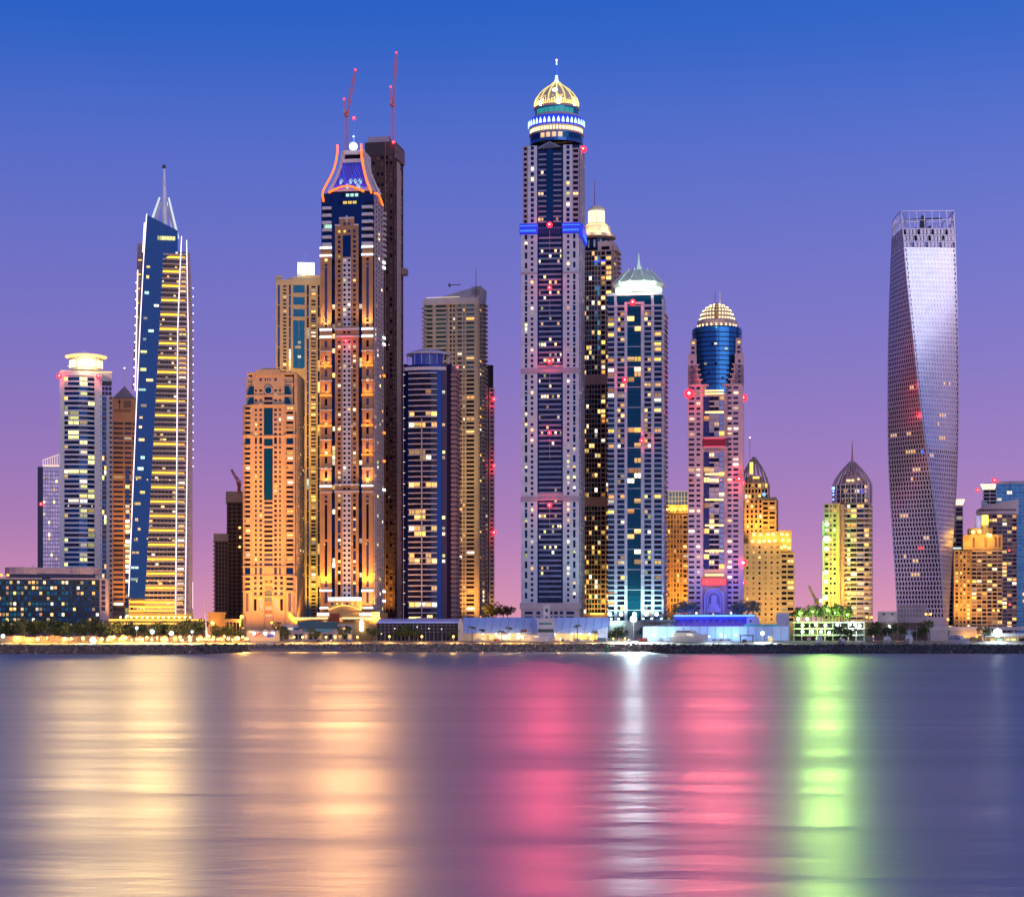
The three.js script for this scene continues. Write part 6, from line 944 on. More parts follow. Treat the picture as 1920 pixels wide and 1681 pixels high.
{ // the stepped block in front with a burning orange crown
  const t = new Thing('lit_crown_block', 'stepped apartment block with a dazzling orange floodlit top storey, right of the pink tower', 'apartment block', { x: 1444, D: 1600, rot: 0 }), F = t.front(), W = mb();
  W.box(t.X(1394), t.X(1464), 0, t.Y(1018), -28, -1); W.box(t.X(1464), t.X(1490), 0, t.Y(1034), -28, -2);
  t.strip(F, { u0: 1394, u1: 1464, y0: 1020, y1: 1175, sp: 10, cols: grid(1396, 1464, 6, 0.36), rec: 0.5, win: [0.35, 0.75], litP: 0.135, pal: 'warm', glass: [BLACKG, BROWN], W });
  t.strip(t.front(-1), { u0: 1464, u1: 1490, y0: 1036, y1: 1175, sp: 10, cols: [[1466, 1475], [1477, 1488]], rec: 1, win: [0.35, 0.86], litP: 0.297, pal: 'warm', glass: [BLACKG, DUSK], W });
  t.strip(t.front(0.4), { u0: 1418, u1: 1434, y0: 1040, y1: 1175, sp: 10, cols: [[1420, 1432]], rec: 0.8, win: [0.3, 0.85], litP: 0.405, pal: 'warm', glass: [BLACKG], W });
  W.build('wall', wall(0.55, 0.4, 0.24), t.g);
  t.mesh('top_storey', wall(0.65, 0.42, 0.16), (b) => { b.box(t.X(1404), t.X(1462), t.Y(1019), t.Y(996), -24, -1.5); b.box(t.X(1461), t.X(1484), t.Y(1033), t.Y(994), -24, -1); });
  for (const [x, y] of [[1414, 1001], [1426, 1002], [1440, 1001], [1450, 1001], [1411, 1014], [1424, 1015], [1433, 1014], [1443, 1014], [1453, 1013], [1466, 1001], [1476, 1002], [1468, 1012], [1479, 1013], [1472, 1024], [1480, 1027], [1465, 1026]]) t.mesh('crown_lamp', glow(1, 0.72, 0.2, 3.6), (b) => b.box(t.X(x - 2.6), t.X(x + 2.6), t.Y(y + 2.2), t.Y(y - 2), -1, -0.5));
  for (const [x, y] of [[1418, 1008], [1438, 1008], [1456, 1008], [1475, 1012]]) point(t.g, [t.X(x), t.Y(y), 4], [1, 0.5, 0.06], 210, 50);
  flood(t.g, [t.X(1444), t.Y(1170), 40], [t.X(1446), t.Y(1090), 0], [1, 0.5, 0.1], 9598, 60, 60, 1);
  t.mesh('floodlight', glow(1, 0.6, 0.1, 3), (b) => b.box(t.X(1443), t.X(1445), t.Y(1176), t.Y(1174), 40, 41));
  t.done(260);
}
{ // tulip-domed tower, alone
  const t = new Thing('tulip_domed_tower', 'lone round-cornered tower with a tulip dome of ribs, left flank lit orange', 'tower', { x: 1590, D: 1550, rot: -4 }), F = t.front(), W = mb(), B = t.bow(1583, 1634, 4, -4);
  W.box(t.X(1546), t.X(1632), 0, t.Y(944), -30, -4);
  t.strip(F, { u0: 1545, u1: 1573, y0: 943, y1: 1170, sp: 9.2, cols: [[1547, 1553.5], [1556, 1560], [1563, 1567.5]], rec: 0.6, win: [0.28, 0.8], litP: 0.216, pal: 'warm', glass: [BLACKG, BROWN], W });
  t.mesh('orange_pier', wall(0.6, 0.38, 0.14), (b) => b.box(t.X(1569), t.X(1575), 0, t.Y(943), -3, 1.4));
  t.strip(B, { u0: 1575, u1: 1634, y0: 943, y1: 1170, sp: 9.2, cols: [[1575.6, 1582], [1584, 1594], [1594.6, 1606], [1607, 1620], [1621, 1633]], rec: 1.2, win: [0.3, 0.96], litP: 0.27, pal: 'warm', glass: [BLACKG, DUSK, BROWN], W, nu: 8 });
  W.build('wall', wall(0.56, 0.42, 0.24), t.g);
  for (let y = 952; y < 1165; y += 9.2) t.mesh('balcony', wall(0.55, 0.48, 0.46), (b) => b.hex(B.P, 1584, 1634, y + 2.6, y, -0.5, 1.4, 8));
  const cx = t.X(1596), cz = -14, r = (p) => p * t.sx;
  t.mesh('crown_drum', wall(0.42, 0.32, 0.38), (b) => b.lathe([[0, t.Y(908, cz)], [r(29), t.Y(908, cz)], [r(29), t.Y(944, cz)]], 28, cx, cz));
  for (let j = 0; j < 4; j++) for (let k = -3; k <= 3; k++) t.win(t.cyl(1596, 29.2, cz), k * 22 - 8, k * 22 + 8, 911 + j * 8.5, 917 + j * 8.5, 0, 0.3, k === 2 && j === 1 ? glow(0.05, 0.1, 1, 1) : rnd() < 0.2 ? litPane('pale') : DUSK);
  t.bands('crown_band', wall(0.55, 0.5, 0.6), t.cyl(1596, 29.4, cz), -80, 80, 909, 942, 8.5, 1.8, 0, 0.7, 14);
  ribDome(t, 1596, 864, 910, 37, cz, [0.5, 0.38, 0.38], 22, 34);
  t.mesh('dome_shell', wall(0.5, 0.34, 0.34), (b) => b.lathe([[0, t.Y(880, cz)], [r(8), t.Y(884, cz)], [r(17), t.Y(892, cz)], [r(24), t.Y(902, cz)], [r(27), t.Y(909, cz)]], 24, cx, cz));
  t.mesh('dome_lamp', glow(1, 0.65, 0.25, 2.4), (b) => { b.box(t.X(1586), t.X(1601), t.Y(904, cz), t.Y(901, cz), r(27) + cz, r(27) + cz + 0.6); b.box(t.X(1608), t.X(1611), t.Y(902, cz), t.Y(899, cz), r(27) + cz, r(27) + cz + 0.6); });
  t.mesh('spire', wall(0.4, 0.24, 0.3), (b) => b.tube([[cx, t.Y(882, cz), cz], [cx, t.Y(862, cz), cz], [cx, t.Y(827, cz), cz]], [1.4, 0.7, 0.2], 6));
  t.mesh('corner_lamp', glow(0.2, 0.4, 1, 3), (b) => { b.sphere(t.X(1562), t.Y(914), cz + 10, 1.3, 8); for (const y of [920, 926, 935]) b.sphere(t.X(1562), t.Y(y), cz + 10, 0.7, 8); });
  flood(t.g, [t.X(1564), t.Y(1168), 30], [t.X(1563), t.Y(1030), 0], [1, 0.5, 0.04], 27190, 48, 60, 1); flood(t.g, [t.X(1612), t.Y(1168), 40], [t.X(1600), t.Y(1060), 0], [1, 0.6, 0.2], 9712, 60, 60, 1);
  t.mesh('floodlight', glow(1, 0.6, 0.1, 3), (b) => b.box(t.X(1563), t.X(1565), t.Y(1174), t.Y(1172), 30, 31));
  // green-white work lamps down a hoist on the left edge
  t.mesh('hoist_mast', plain(0.3, 0.34, 0.2), (b) => { b.box(t.X(1545) - 0.6, t.X(1545) + 0.6, 0, t.Y(976), 3, 4.2); });
  for (const [x, y, s, beam] of [[1551.5, 983, 1.5, 3500], [1551.5, 1011, 2.4, 12000], [1551, 1029, 1.7, 4500], [1550, 1073, 1.7, 4500], [1550, 1090, 1.5, 4000], [1549, 1120, 1.8, 5000], [1541, 1126, 1.2, 0], [1534, 1146, 2.2, 5000]]) {
    t.mesh('work_lamp', glow(0.28, 1, 0.24, 4), (b) => b.sphere(t.X(x), t.Y(y), 5.4, s * 1.15, 12));
    point(t.g, [t.X(x), t.Y(y), 6.4 + s * 1.2], [0.25, 1, 0.1], 520, 60);
    if (beam) waterBeam(t, [t.X(x), t.Y(y), 8.4], [0.55, 1, 0.16], beam * 4.4, 6.5, 300, false);
  }
  t.done(300);
}
const LITRUN = (n, k, j) => { const R = n === 3 ? [[30, 11, 13], [40, 1, 4], [40, 8, 10], [44, 7, 11], [48, 9, 12], [50, 8, 9], [58, 3, 6], [63, 10, 12], [67, 3, 4], [68, 6, 8], [71, 5, 8]] : [[29, 9, 10], [29, 11, 12], [36, 7, 10], [38, 6, 7], [41, 6, 9], [45, 1, 3]]; for (const [a, b, c] of R) if (k === a && j >= b && j < c) return k % 3 ? "warm" : "peach"; return null; };
{ // the twisted tower
  const t = new Thing('twisted_tower', 'silver gridded tower that twists a quarter turn from foot to top', 'skyscraper', { x: 1731, D: 1520 });
  const top = 395, bot = 1190, cz = -20, key = [[395, 10], [520, 19.5], [640, 30], [720, 37], [800, 45], [880, 55], [960, 66], [1060, 77], [1190, 86]];
  const ang = (y) => { let i = 0; while (i < key.length - 2 && y > key[i + 1][0]) i++; const [a, p] = key[i], [b, q] = key[i + 1]; return (p + (q - p) * Math.max(0, Math.min(1, (y - a) / (b - a)))) * Math.PI / 180; };
  const half = (y) => (50.5 - 6.5 * (y - top) / (bot - top)) * t.sx;
  const facet = (n) => ({ P: (u, y, w) => { const g = ang(y) + n * Math.PI / 2, h = half(y), bulge = h * 0.035 * (1 - (2 * u - 1) ** 2), a = (2 * u - 1) * h, d = h + bulge + w; return [Math.cos(g) * a + Math.sin(g) * d, t.Y(y), cz - Math.sin(g) * a + Math.cos(g) * d]; }, nu: 6 });
  const cols = 15, sp = 8.55, y0 = 464, rows = Math.floor((1160 - y0) / sp);
  const skin = new THREE.MeshStandardMaterial({ color: new THREE.Color().setRGB(0.72, 0.7, 0.76), roughness: 0.32, metalness: 0.75, map: wallGrain });
  const panelSkin = skin.clone(); panelSkin.color.setRGB(0.64, 0.61, 0.67);
  t.mesh('core', glazing(0.1, 0.08, 0.13, 0.5, 0.2), (b) => { for (let n = 0; n < 4; n++) b.hex(facet(n).P, 0, 1, 1200, 464, -3, -0.5, 6, 60); });
  const seg = (n, b, tot) => b.hex(n.P, 0, 1, tot + 2.3, tot, -0.5, 0.1, 8);
  for (let n = 0; n < 4; n++) {
    const f = facet(n), vis = n === 0 || n === 3, SK = mb();
    if (vis) { for (let k = 0; k <= rows; k++) { const y = y0 + k * sp; t.mesh('floor_band', skin, (b) => b.hex(f.P, 0, 1, y + 2.2, y, -0.5, 0.12, 8)); } }
    else for (let k = 0; k <= rows; k++) { const y = y0 + k * sp; SK.hex(f.P, 0, 1, y + 2.2, y, -0.5, 0.12, 6); }
    for (let k = 0; k < rows; k++) for (let j = 0; j < cols; j++) {            // staggered metal panels between the panes
      const y = y0 + k * sp + 2.2, off = (k % 2) * 0.22 / cols, u = j / cols, pane = n === 0 ? 0.44 : 0.62, p0 = u + off + 0.16 / cols, p1 = p0 + pane / cols;
      SK.hex(f.P, u, Math.min(p0, 1), y + sp - 2.2, y, -0.5, 0.05); SK.hex(f.P, Math.min(p1, 1), (j + 1) / cols, y + sp - 2.2, y, -0.5, 0.05);
      if (vis) { const run = LITRUN(n, k, j); if (run || (k + j) % 1 === 0) t.win(f, p0, Math.min(p1, 1), y, y + sp - 2.2, -0.45, -0.12, run ? lit(run, 1.3, 0) : n === 0 && k < 44 ? glazing(0.36, 0.4, 0.53, 0.85, 0.22) : glazing(0.05, 0.014, 0.025, 0.4)); }  // panes carry painted reflections: pale high on the right face, dark red elsewhere
    }
    if (vis) for (const [a, e] of [[0, 0.012], [0.988, 1]]) SK.hex(f.P, a, e, 1175, y0, -0.5, 0.35, 1, 60);
    SK.hex(f.P, 0, 1, 1206, 1158, -0.6, 0.12, 6, 6);
    SK.build(vis ? 'facade_panels' : 'rear_panels', panelSkin, t.g);
    // open crown of fins and screens above the last storey
    t.mesh('crown_screen', plain(0.42, 0.38, 0.46, 0.4, 0.6), (b) => { for (let k = 0; k < 4; k++) b.hex(f.P, 0, 1, 428 + k * 12 + 1.6, 428 + k * 12, -0.6, 0.1, 8); for (let j = 0; j <= 15; j++) b.hex(f.P, j / 15 - 0.006, j / 15 + 0.006, 464, 428, -0.5, 0.05, 1, 4); for (let j = 0; j < 15; j++) for (let k = 0; k < 3; k++) if ((j * 7 + k * 3 + n) % 4 !== 0) b.hex(f.P, j / 15 + 0.012, (j + 0.66) / 15, 439 + k * 12, 430 + k * 12, -0.4, -0.1); for (let j = 0; j <= 7; j++) b.hex(f.P, j / 7 - 0.006, j / 7 + 0.006, 428, 395 + (j % 2) * 4, -0.4, 0.05, 1, 3); b.hex(f.P, 0, 1, 396, 394.6, -0.4, 0.05, 6); b.hex(f.P, 0, 1, 413, 412, -0.3, 0, 6); });
    t.mesh('crown_brace', plain(0.3, 0.2, 0.26), (b) => { b.tube([f.P(0.02, 396, -0.3), f.P(0.12, 428, -3)], 0.35, 4); b.tube([f.P(0.02, 428, -0.3), f.P(0.1, 396, -2)], 0.3, 4); });
  }
  t.mesh('roof_slab', wall(0.3, 0.27, 0.33), (b) => b.hex((u, y, w) => { const g = ang(428), h = half(428) - 1; const a = u * h, d = w * h; return [Math.cos(g) * a + Math.sin(g) * d, t.Y(y), cz - Math.sin(g) * a + Math.cos(g) * d]; }, -1, 1, 432, 429, -1, 1));
  t.mesh('roof_machine', plain(0.03, 0.03, 0.05), (b) => { const x = t.X(1731); b.box(x - 4, x + 4, t.Y(430), t.Y(418), cz - 3, cz + 3); b.box(x - 2.4, x + 2.4, t.Y(419), t.Y(402), cz - 2, cz + 2); b.box(x - 6, x - 4.6, t.Y(430), t.Y(416), cz - 1, cz + 1); b.box(x + 4, x + 6, t.Y(430), t.Y(414), cz - 1, cz + 1); b.box(x - 13, x + 14, t.Y(401), t.Y(399.4), cz - 1, cz + 1); b.box(x - 1.4, x + 0.6, t.Y(402), t.Y(394), cz - 1, cz + 1); });
  t.mesh('window_lamp', glow(0.05, 0.1, 1, 1.6), (b) => { const f = facet(3); b.hex(f.P, 0.88, 0.93, 851, 844, 0, 0.3); });
  { const f = facet(3), p = f.P(1.02, 728, 2.2), q = f.P(0.98, 728, 0.6); t.mesh('warning_lamp', glow(1, 0.1, 0.12, 1), (b) => b.sphere(...q, 0.5, 8)); for (const [u, y, k] of [[0.9, 725, 420], [0.76, 780, 330], [0.9, 655, 160]]) point(t.g, f.P(u, y, 9), [1, 0.03, 0.05], k, 40); }
  for (const [u, y] of [[0.55, 1024]]) t.mesh('red_window', glow(1, 0.05, 0.05, 1.2), (b) => { const f = facet(3); b.hex(f.P, u, u + 0.05, y + 5, y, 0.05, 0.3); b.hex(f.P, u + 0.07, u + 0.12, y + 5, y, 0.05, 0.3); });
  t.mesh('base_screen', wall(0.6, 0.48, 0.5), (b) => { const f = facet(3); for (let k = 0; k < 40; k++) b.hex(f.P, 0.02 + k * 0.016, 0.028 + k * 0.016, 1176, 1134, 0.1, 0.6); });
  t.done(300);
}
{ // dark slab with a flared light on top
  const t = new Thing('flared_light_slab', 'narrow dark slab with a flared white light crown, just right of the twisted tower', 'tower', { x: 1794, D: 1680, rot: 4 }), F = t.front(), W = mb();
  W.box(t.X(1778), t.X(1806), 0, t.Y(947), -24, -0.9);
  t.strip(F, { u0: 1778, u1: 1806, y0: 950, y1: 1180, sp: 8.2, cols: [[1779, 1792], [1793, 1805]], rec: 0.5, win: [0.2, 0.92], litP: 0.108, pal: 'pale', glass: [BLACKG, DUSK], W });
  W.build('wall', wall(0.34, 0.24, 0.28), t.g);
  t.mesh('flared_crown', glow(1, 0.74, 0.45, 1.8), (b) => { for (let k = 0; k < 7; k++) { const x = 1783 + k * 3.5, o = (k - 3) * 1.2; b.tube([[t.X(x), t.Y(946), -1], [t.X(x + o), t.Y(937), 1.2]], 0.7, 5); } b.box(t.X(1779), t.X(1809), t.Y(937.5), t.Y(936), -2, 1.6); });
  t.mesh('lit_floor', glow(0.75, 1, 0.95, 1), (b) => b.box(t.X(1781), t.X(1803), t.Y(1029), t.Y(1026), -0.5, 0.2));
  t.done(200);
}
{ // far right blue glass
  const t = new Thing('blue_glass_tower', 'broad blue glass tower at the right edge with a glowing roof corner', 'tower', { x: 1880, D: 1700, rot: 3 }), F = t.front(), W = mb();
  t.block('core', SKYG, 1846, 1990, 905, 1205, -30, -0.5);
  t.strip(F, { u0: 1869, u1: 1985, y0: 907, y1: 1180, sp: 6.4, cols: grid(1869, 1985, 12, 0.94), rec: 0.2, win: [0.16, 1], litP: 0.02, pal: 'pale', glass: [glazing(0.03, 0.2, 0.36, 0.8), glazing(0.045, 0.24, 0.42, 0.8)], W });
  t.strip(F, { u0: 1844, u1: 1869, y0: 917, y1: 1000, sp: 7, cols: [[1845, 1856], [1857, 1868]], rec: 0.5, win: [0.2, 0.9], litP: 0.135, pal: 'pale', glass: [BLACKG], W });
  W.build('mullions', wall(0.4, 0.42, 0.52), t.g);
  t.mesh('roof_edge', wall(0.5, 0.45, 0.55), (b) => b.box(t.X(1866), t.X(1990), t.Y(907), t.Y(902), -30, 0.6));
  t.mesh('flared_crown', glow(1, 0.72, 0.4, 1.8), (b) => { for (let k = 0; k < 7; k++) { const x = 1845 + k * 3.2, o = (k - 4) * 1.2; b.tube([[t.X(x), t.Y(917), -1], [t.X(x + o), t.Y(908), 1]], 0.7, 5); } b.box(t.X(1839), t.X(1866), t.Y(908.5), t.Y(907), -2, 1.4); });
  t.mesh('aerial', plain(0.12, 0.1, 0.14), (b) => b.tube([[t.X(1895), t.Y(935), 1], [t.X(1895), t.Y(902), 1]], 0.25, 4));
  beacon(t, 1865, 900, -1, 0, 14, 1.3); beacon(t, 1833, 918, -1, 0, 8, 0.9);
  t.done(260);
}
{ // pink curved-top tower
  const t = new Thing('curved_top_tower', 'brown tower with a pale pink sweeping curved parapet at the right edge', 'tower', { x: 1870, D: 1610, rot: 3 }), F = t.front(), B = t.bow(1832, 1908, 5, -5), W = mb();
  W.box(t.X(1836), t.X(1906), 0, t.Y(958), -26, -6);
  t.strip(B, { u0: 1832, u1: 1908, y0: 963, y1: 1185, sp: 7.4, cols: grid(1832, 1908, 8, 0.9), rec: 0.8, win: [0.3, 0.96], litP: 0.189, pal: 'warm', glass: [BLACKG, BROWN, DUSK], W, nu: 10 });
  W.build('wall', wall(0.42, 0.26, 0.26), t.g);
  t.mesh('curved_parapet', wall(0.62, 0.46, 0.46), (b) => b.hex((u, v, w) => { const y = 963 + ((955 - 20 * Math.pow((u - 1832) / 78, 0.75)) - 963) * v; return B.P(u, y, w); }, 1832, 1910, 0, 1, -14, 1, 16, 1));
  t.mesh('parapet_slots', BLACKG, (b) => { for (let k = 0; k < 20; k++) b.hex(B.P, 1838 + k * 3.4, 1840 + k * 3.4, 957.5, 954, 1, 1.25); });
  t.mesh('roof_dome', wall(0.4, 0.4, 0.46), (b) => b.prism([[t.X(1842), t.Y(955)], [t.X(1842), t.Y(936)], [t.X(1852), t.Y(940)], [t.X(1862), t.Y(950)], [t.X(1862), t.Y(955)]], -14, -8));
  for (const [x, y] of [[1892, 1032], [1893, 1133]]) t.mesh('warning_lamp', glow(1, 0.08, 0.05, 3), (b) => b.sphere(...B.P(x, y, 1.5), 0.8, 8));
  t.done(260);
}
{ // orange stepped tower
  const t = new Thing('stepped_orange_tower', 'stepped tower in orange floodlight with a round turret and a glowing drum, right edge', 'tower', { x: 1838, D: 1575, rot: 3 }), F = t.front(), W = mb();
  W.box(t.X(1789), t.X(1831), 0, t.Y(1030), -24, -2.6); W.box(t.X(1822), t.X(1880), 0, t.Y(1030), -26, -1.05); W.box(t.X(1806), t.X(1822), t.Y(1030), t.Y(1002), -26, -1.05); W.box(t.X(1806), t.X(1880), t.Y(1030), t.Y(1002), -26, -1.2); W.box(t.X(1817), t.X(1862), t.Y(1002), t.Y(989), -22, -3);
  t.strip(t.front(-1.6), { u0: 1789, u1: 1822, y0: 1032, y1: 1185, sp: 7.6, cols: [[1792, 1797], [1801, 1804], [1807, 1811], [1814, 1819]], rec: 0.5, win: [0.2, 0.8], litP: 0.338, pal: 'warm', glass: [BLACKG, BROWN], W });
  t.strip(F, { u0: 1822, u1: 1880, y0: 1031, y1: 1185, sp: 7.6, cols: grid(1822, 1880, 6, 0.84), rec: 0.9, win: [0.28, 0.94], litP: 0.189, pal: 'warm', glass: [BLACKG, BROWN, DUSK], W });
  t.strip(F, { u0: 1806, u1: 1880, y0: 1002, y1: 1030, sp: 28, cols: [[1824, 1828], [1846, 1852], [1866, 1870], [1873, 1877]], rec: 0.6, win: [0.2, 0.85], glass: [BROWN], W });
  W.build('wall', wall(0.58, 0.36, 0.13), t.g);
  for (let y = 1033; y < 1180; y += 7.6) t.mesh('balcony', wall(0.52, 0.42, 0.36), (b) => b.box(t.X(1823), t.X(1880), t.Y(y + 1.5), t.Y(y), -1, 0.9));
  t.mesh('turret', wall(0.65, 0.5, 0.14), (b) => b.lathe([[0, t.Y(964)], [6.4 * t.sx, t.Y(964)], [6.4 * t.sx, t.Y(1002)]], 16, t.X(1848), -5));
  t.mesh('turret_lamp', glow(1, 0.75, 0.12, 2), (b) => { b.hex(t.cyl(1848, 6.4, -5).P, -60, 60, 984, 966, 0, 0.3, 6); });
  t.mesh('glass_drum', glow(0.55, 0.5, 1, 0.9), (b) => b.lathe([[0, t.Y(965)], [6 * t.sx, t.Y(965)], [6 * t.sx, t.Y(988)]], 16, t.X(1836), -9)); t.mesh('drum_ribs', wall(0.6, 0.5, 0.4), (b) => { for (let k = 0; k < 8; k++) { const q = (-80 + k * 23) * Math.PI / 180, R = 6.3 * t.sx; b.tube([[t.X(1836) + R * Math.sin(q), t.Y(988), -9 + R * Math.cos(q)], [t.X(1836) + R * Math.sin(q), t.Y(964), -9 + R * Math.cos(q)]], 0.25, 4); } });
  for (const [x, y] of [[1825, 997], [1837, 996], [1853, 1003], [1857, 1004]]) t.mesh('setback_lamp', glow(1, 0.7, 0.15, 4), (b) => b.sphere(t.X(x), t.Y(y), 0.6, 1.4, 8));
  for (const [x, y, z, k] of [[1830, 998, 5, 260], [1855, 1005, 5, 260], [1815, 1020, 5, 160], [1845, 1020, 6, 200]]) point(t.g, [t.X(x), t.Y(y), z], [1, 0.5, 0.05], k, 40);
  flood(t.g, [t.X(1806), t.Y(1176), 26], [t.X(1806), t.Y(1080), 0], [1, 0.5, 0.04], 8354, 55, 60, 1); flood(t.g, [t.X(1850), t.Y(1176), 30], [t.X(1850), t.Y(1080), 0], [1, 0.5, 0.1], 4423, 60, 60, 1);
  t.mesh('floodlight', glow(1, 0.6, 0.1, 3), (b) => b.box(t.X(1805), t.X(1807), t.Y(1180), t.Y(1178), 26, 27));
  t.done(280);
}

// ---------- low buildings, street furniture, plants, boats along the front ----------
{ // yacht club with teal roof
  const t = new Thing('yacht_club', 'long low white club building with a teal pitched roof on the promenade', 'club building', { x: 594, D: 1452 }), F = t.front(), W = mb();
  W.box(t.X(528), t.X(661), t.Y(1176), t.Y(1170), -14, 0); W.box(t.X(528), t.X(661), t.Y(1188), t.Y(1181), -14, 0); W.box(t.X(528), t.X(661), 0, t.Y(1170), -14, -1.2); W.box(t.X(560), t.X(568), t.Y(1186), t.Y(1176), -2, 0.3); W.box(t.X(624), t.X(632), t.Y(1186), t.Y(1176), -2, 0.3);
  W.build('wall', wall(0.5, 0.4, 0.42), t.g);
  t.mesh('roof', wall(0.003, 0.06, 0.11, 0.5), (b) => { b.prism([[t.X(560), t.Y(1178)], [t.X(632), t.Y(1178)], [t.X(634), t.Y(1166)], [t.X(561), t.Y(1166.5)]], -12, 2.6); });
  t.mesh('roof_edge', wall(0.02, 0.2, 0.28), (b) => b.box(t.X(560), t.X(634), t.Y(1167), t.Y(1165.6), -12, 3));
  for (let k = 0; k < 12; k++) { if (k > 2 && k < 9) continue; t.win(F, 529 + k * 11, 538 + k * 11, 1176.4, 1180.6, -1, -0.6, k === 1 || k === 10 ? litPane('pale') : TEAL); }
  t.win(F, 568.5, 623.5, 1178, 1184.5, -0.4, 0.1, glazing(0.04, 0.1, 0.12));
  for (let k = 0; k < 14; k++) { const x = 531 + k * 9.2; t.mesh('column', wall(0.5, 0.42, 0.4), (b) => b.box(t.X(x), t.X(x + 1.4), 0, t.Y(1188), -0.8, 0)); t.win(F, x + 2, x + 8.4, 1189, 1198, -1.1, -0.8, rnd() < 0.55 ? lit('warm', 0.9, k % 4) : BLACKG); }
  t.done();
}
{ // glazed shed with a bowed metal roof
  const t = new Thing('boat_hall', 'dark glazed boat hall with a pale blue curved metal roof', 'hall', { x: 785, D: 1462 }), F = t.front();
  t.mesh('glazed_wall', BLACKG, (b) => b.box(t.X(706), t.X(860), 0, t.Y(1168), -30, -0.4));
  t.mesh('wall_frame', wall(0.5, 0.4, 0.4), (b) => { for (let k = 0; k <= 20; k++) b.box(t.X(706 + k * 7.65), t.X(706.4 + k * 7.65), 0, t.Y(1168), -0.4, 0); for (const y of [1172, 1178, 1184]) b.box(t.X(706), t.X(860), t.Y(y + 0.4), t.Y(y), -0.4, -0.05); for (let k = 0; k < 11; k++) b.box(t.X(706 + k * 15.3), t.X(707 + k * 15.3), 0, t.Y(1185), 0, 0.6); });
  for (let k = 0; k < 10; k++) t.mesh('roof_panel', plain(0.42, 0.44, 0.7, 0.35, 0.35), (b) => { const x0 = 706 + k * 15.4, s = k ? 0 : 5, R = (u, v, w) => { const q = v * Math.PI / 2; return [t.X(x0 + (k === 0 ? s * v : 0) + (15.1 - (k === 0 ? s * v : 0)) * u + 2.6 * v), t.Y(1168) + 3.4 * Math.sin(q) * (1 + w * 0.05), 1.2 - 5 * (1 - Math.cos(q)) + w * 0.1 * Math.cos(q)]; }; b.hex(R, 0, 1, 0, 1, -3, 0, 1, 5); });
  for (const [x, y] of [[740, 1178], [782, 1175], [804, 1178], [828, 1179], [715, 1188]]) t.mesh('hall_lamp', glow(1, 0.8, 0.5, 2.4), (b) => b.box(t.X(x - 1), t.X(x + 1), t.Y(y + 0.8), t.Y(y - 0.8), -0.4, 0.1));
  t.done();
}
{ // long slanted blue cover
  const t = new Thing('panelled_shed', 'long shed of slanting pale blue roof panels behind the parked yachts', 'shed', { x: 1003, D: 1458 }), n = 19;
  for (let k = 0; k < n; k++) { const x0 = 862 + k * 14.6; t.mesh('roof_panel', plain(0.3, 0.42, 0.74, 0.4, 0.2), (b) => b.hex((u, v, w) => [t.X(x0 + 14.2 * u + 6 * v), t.Y(1187) + (t.Y(1157) - t.Y(1187)) * v, 2 - 9 * v + w], 0, 1, 0, 1, -0.5, 0)); t.mesh('panel_rib', plain(0.12, 0.16, 0.28), (b) => b.hex((u, v, w) => [t.X(x0 + 14.2 + 0.6 * u + 6 * v), t.Y(1187) + (t.Y(1157) - t.Y(1187)) * v, 2 - 9 * v + w], 0, 1, 0, 1, -0.4, 0.25)); }
  t.mesh('end_gable', wall(0.75, 0.62, 0.45), (b) => b.prism([[t.X(859), 0], [t.X(868), 0], [t.X(868), t.Y(1170)], [t.X(866), t.Y(1162)], [t.X(863.5), t.Y(1158)], [t.X(861), t.Y(1163)], [t.X(859), t.Y(1170)]], 0, 3.4));
  t.mesh('wall', wall(0.6, 0.5, 0.36), (b) => b.box(t.X(864), t.X(1138), 0, t.Y(1187), -8, 1.6));
  t.mesh('painted_panel', wall(0.55, 0.6, 0.75), (b) => b.prism([[t.X(1120), t.Y(1197)], [t.X(1139), t.Y(1197)], [t.X(1139), t.Y(1176)], [t.X(1120), t.Y(1178)]], 2.4, 2.8));
  t.mesh('panel_lettering', plain(0.1, 0.2, 0.45), (b) => { for (const [x, y, w, h] of [[1121, 1178, 2, 2], [1124, 1178.6, 1.6, 1.6], [1126.5, 1178, 2.2, 2], [1134, 1177.6, 2, 2], [1124, 1183, 5, 0.8], [1131, 1184, 3, 0.8], [1126, 1186, 4, 0.7]]) b.box(t.X(x), t.X(x + w), t.Y(y + h), t.Y(y), 2.8, 2.95); });
  const rows = [[912, 940, 'warm'], [926, 957, 'white'], [965, 985, 'white'], [1074, 1100, 'yellow'], [1102, 1120, 'yellow']];
  for (const [a, b2, c] of rows) t.win(t.front(1.7), a, b2, 1190, 1199, 0, 0.3, lit(c, 1.5, 0));
  for (const x of [905, 930, 955, 972, 1040, 1072, 1088, 1105]) { t.mesh('wall_lamp', glow(1, 0.85, 0.5, 5), (b) => b.sphere(t.X(x), t.Y(1189), 4, 0.8, 8)); point(t.g, [t.X(x), t.Y(1190), 6.2], [1, 0.65, 0.22], 150, 40); }
  t.done();
}
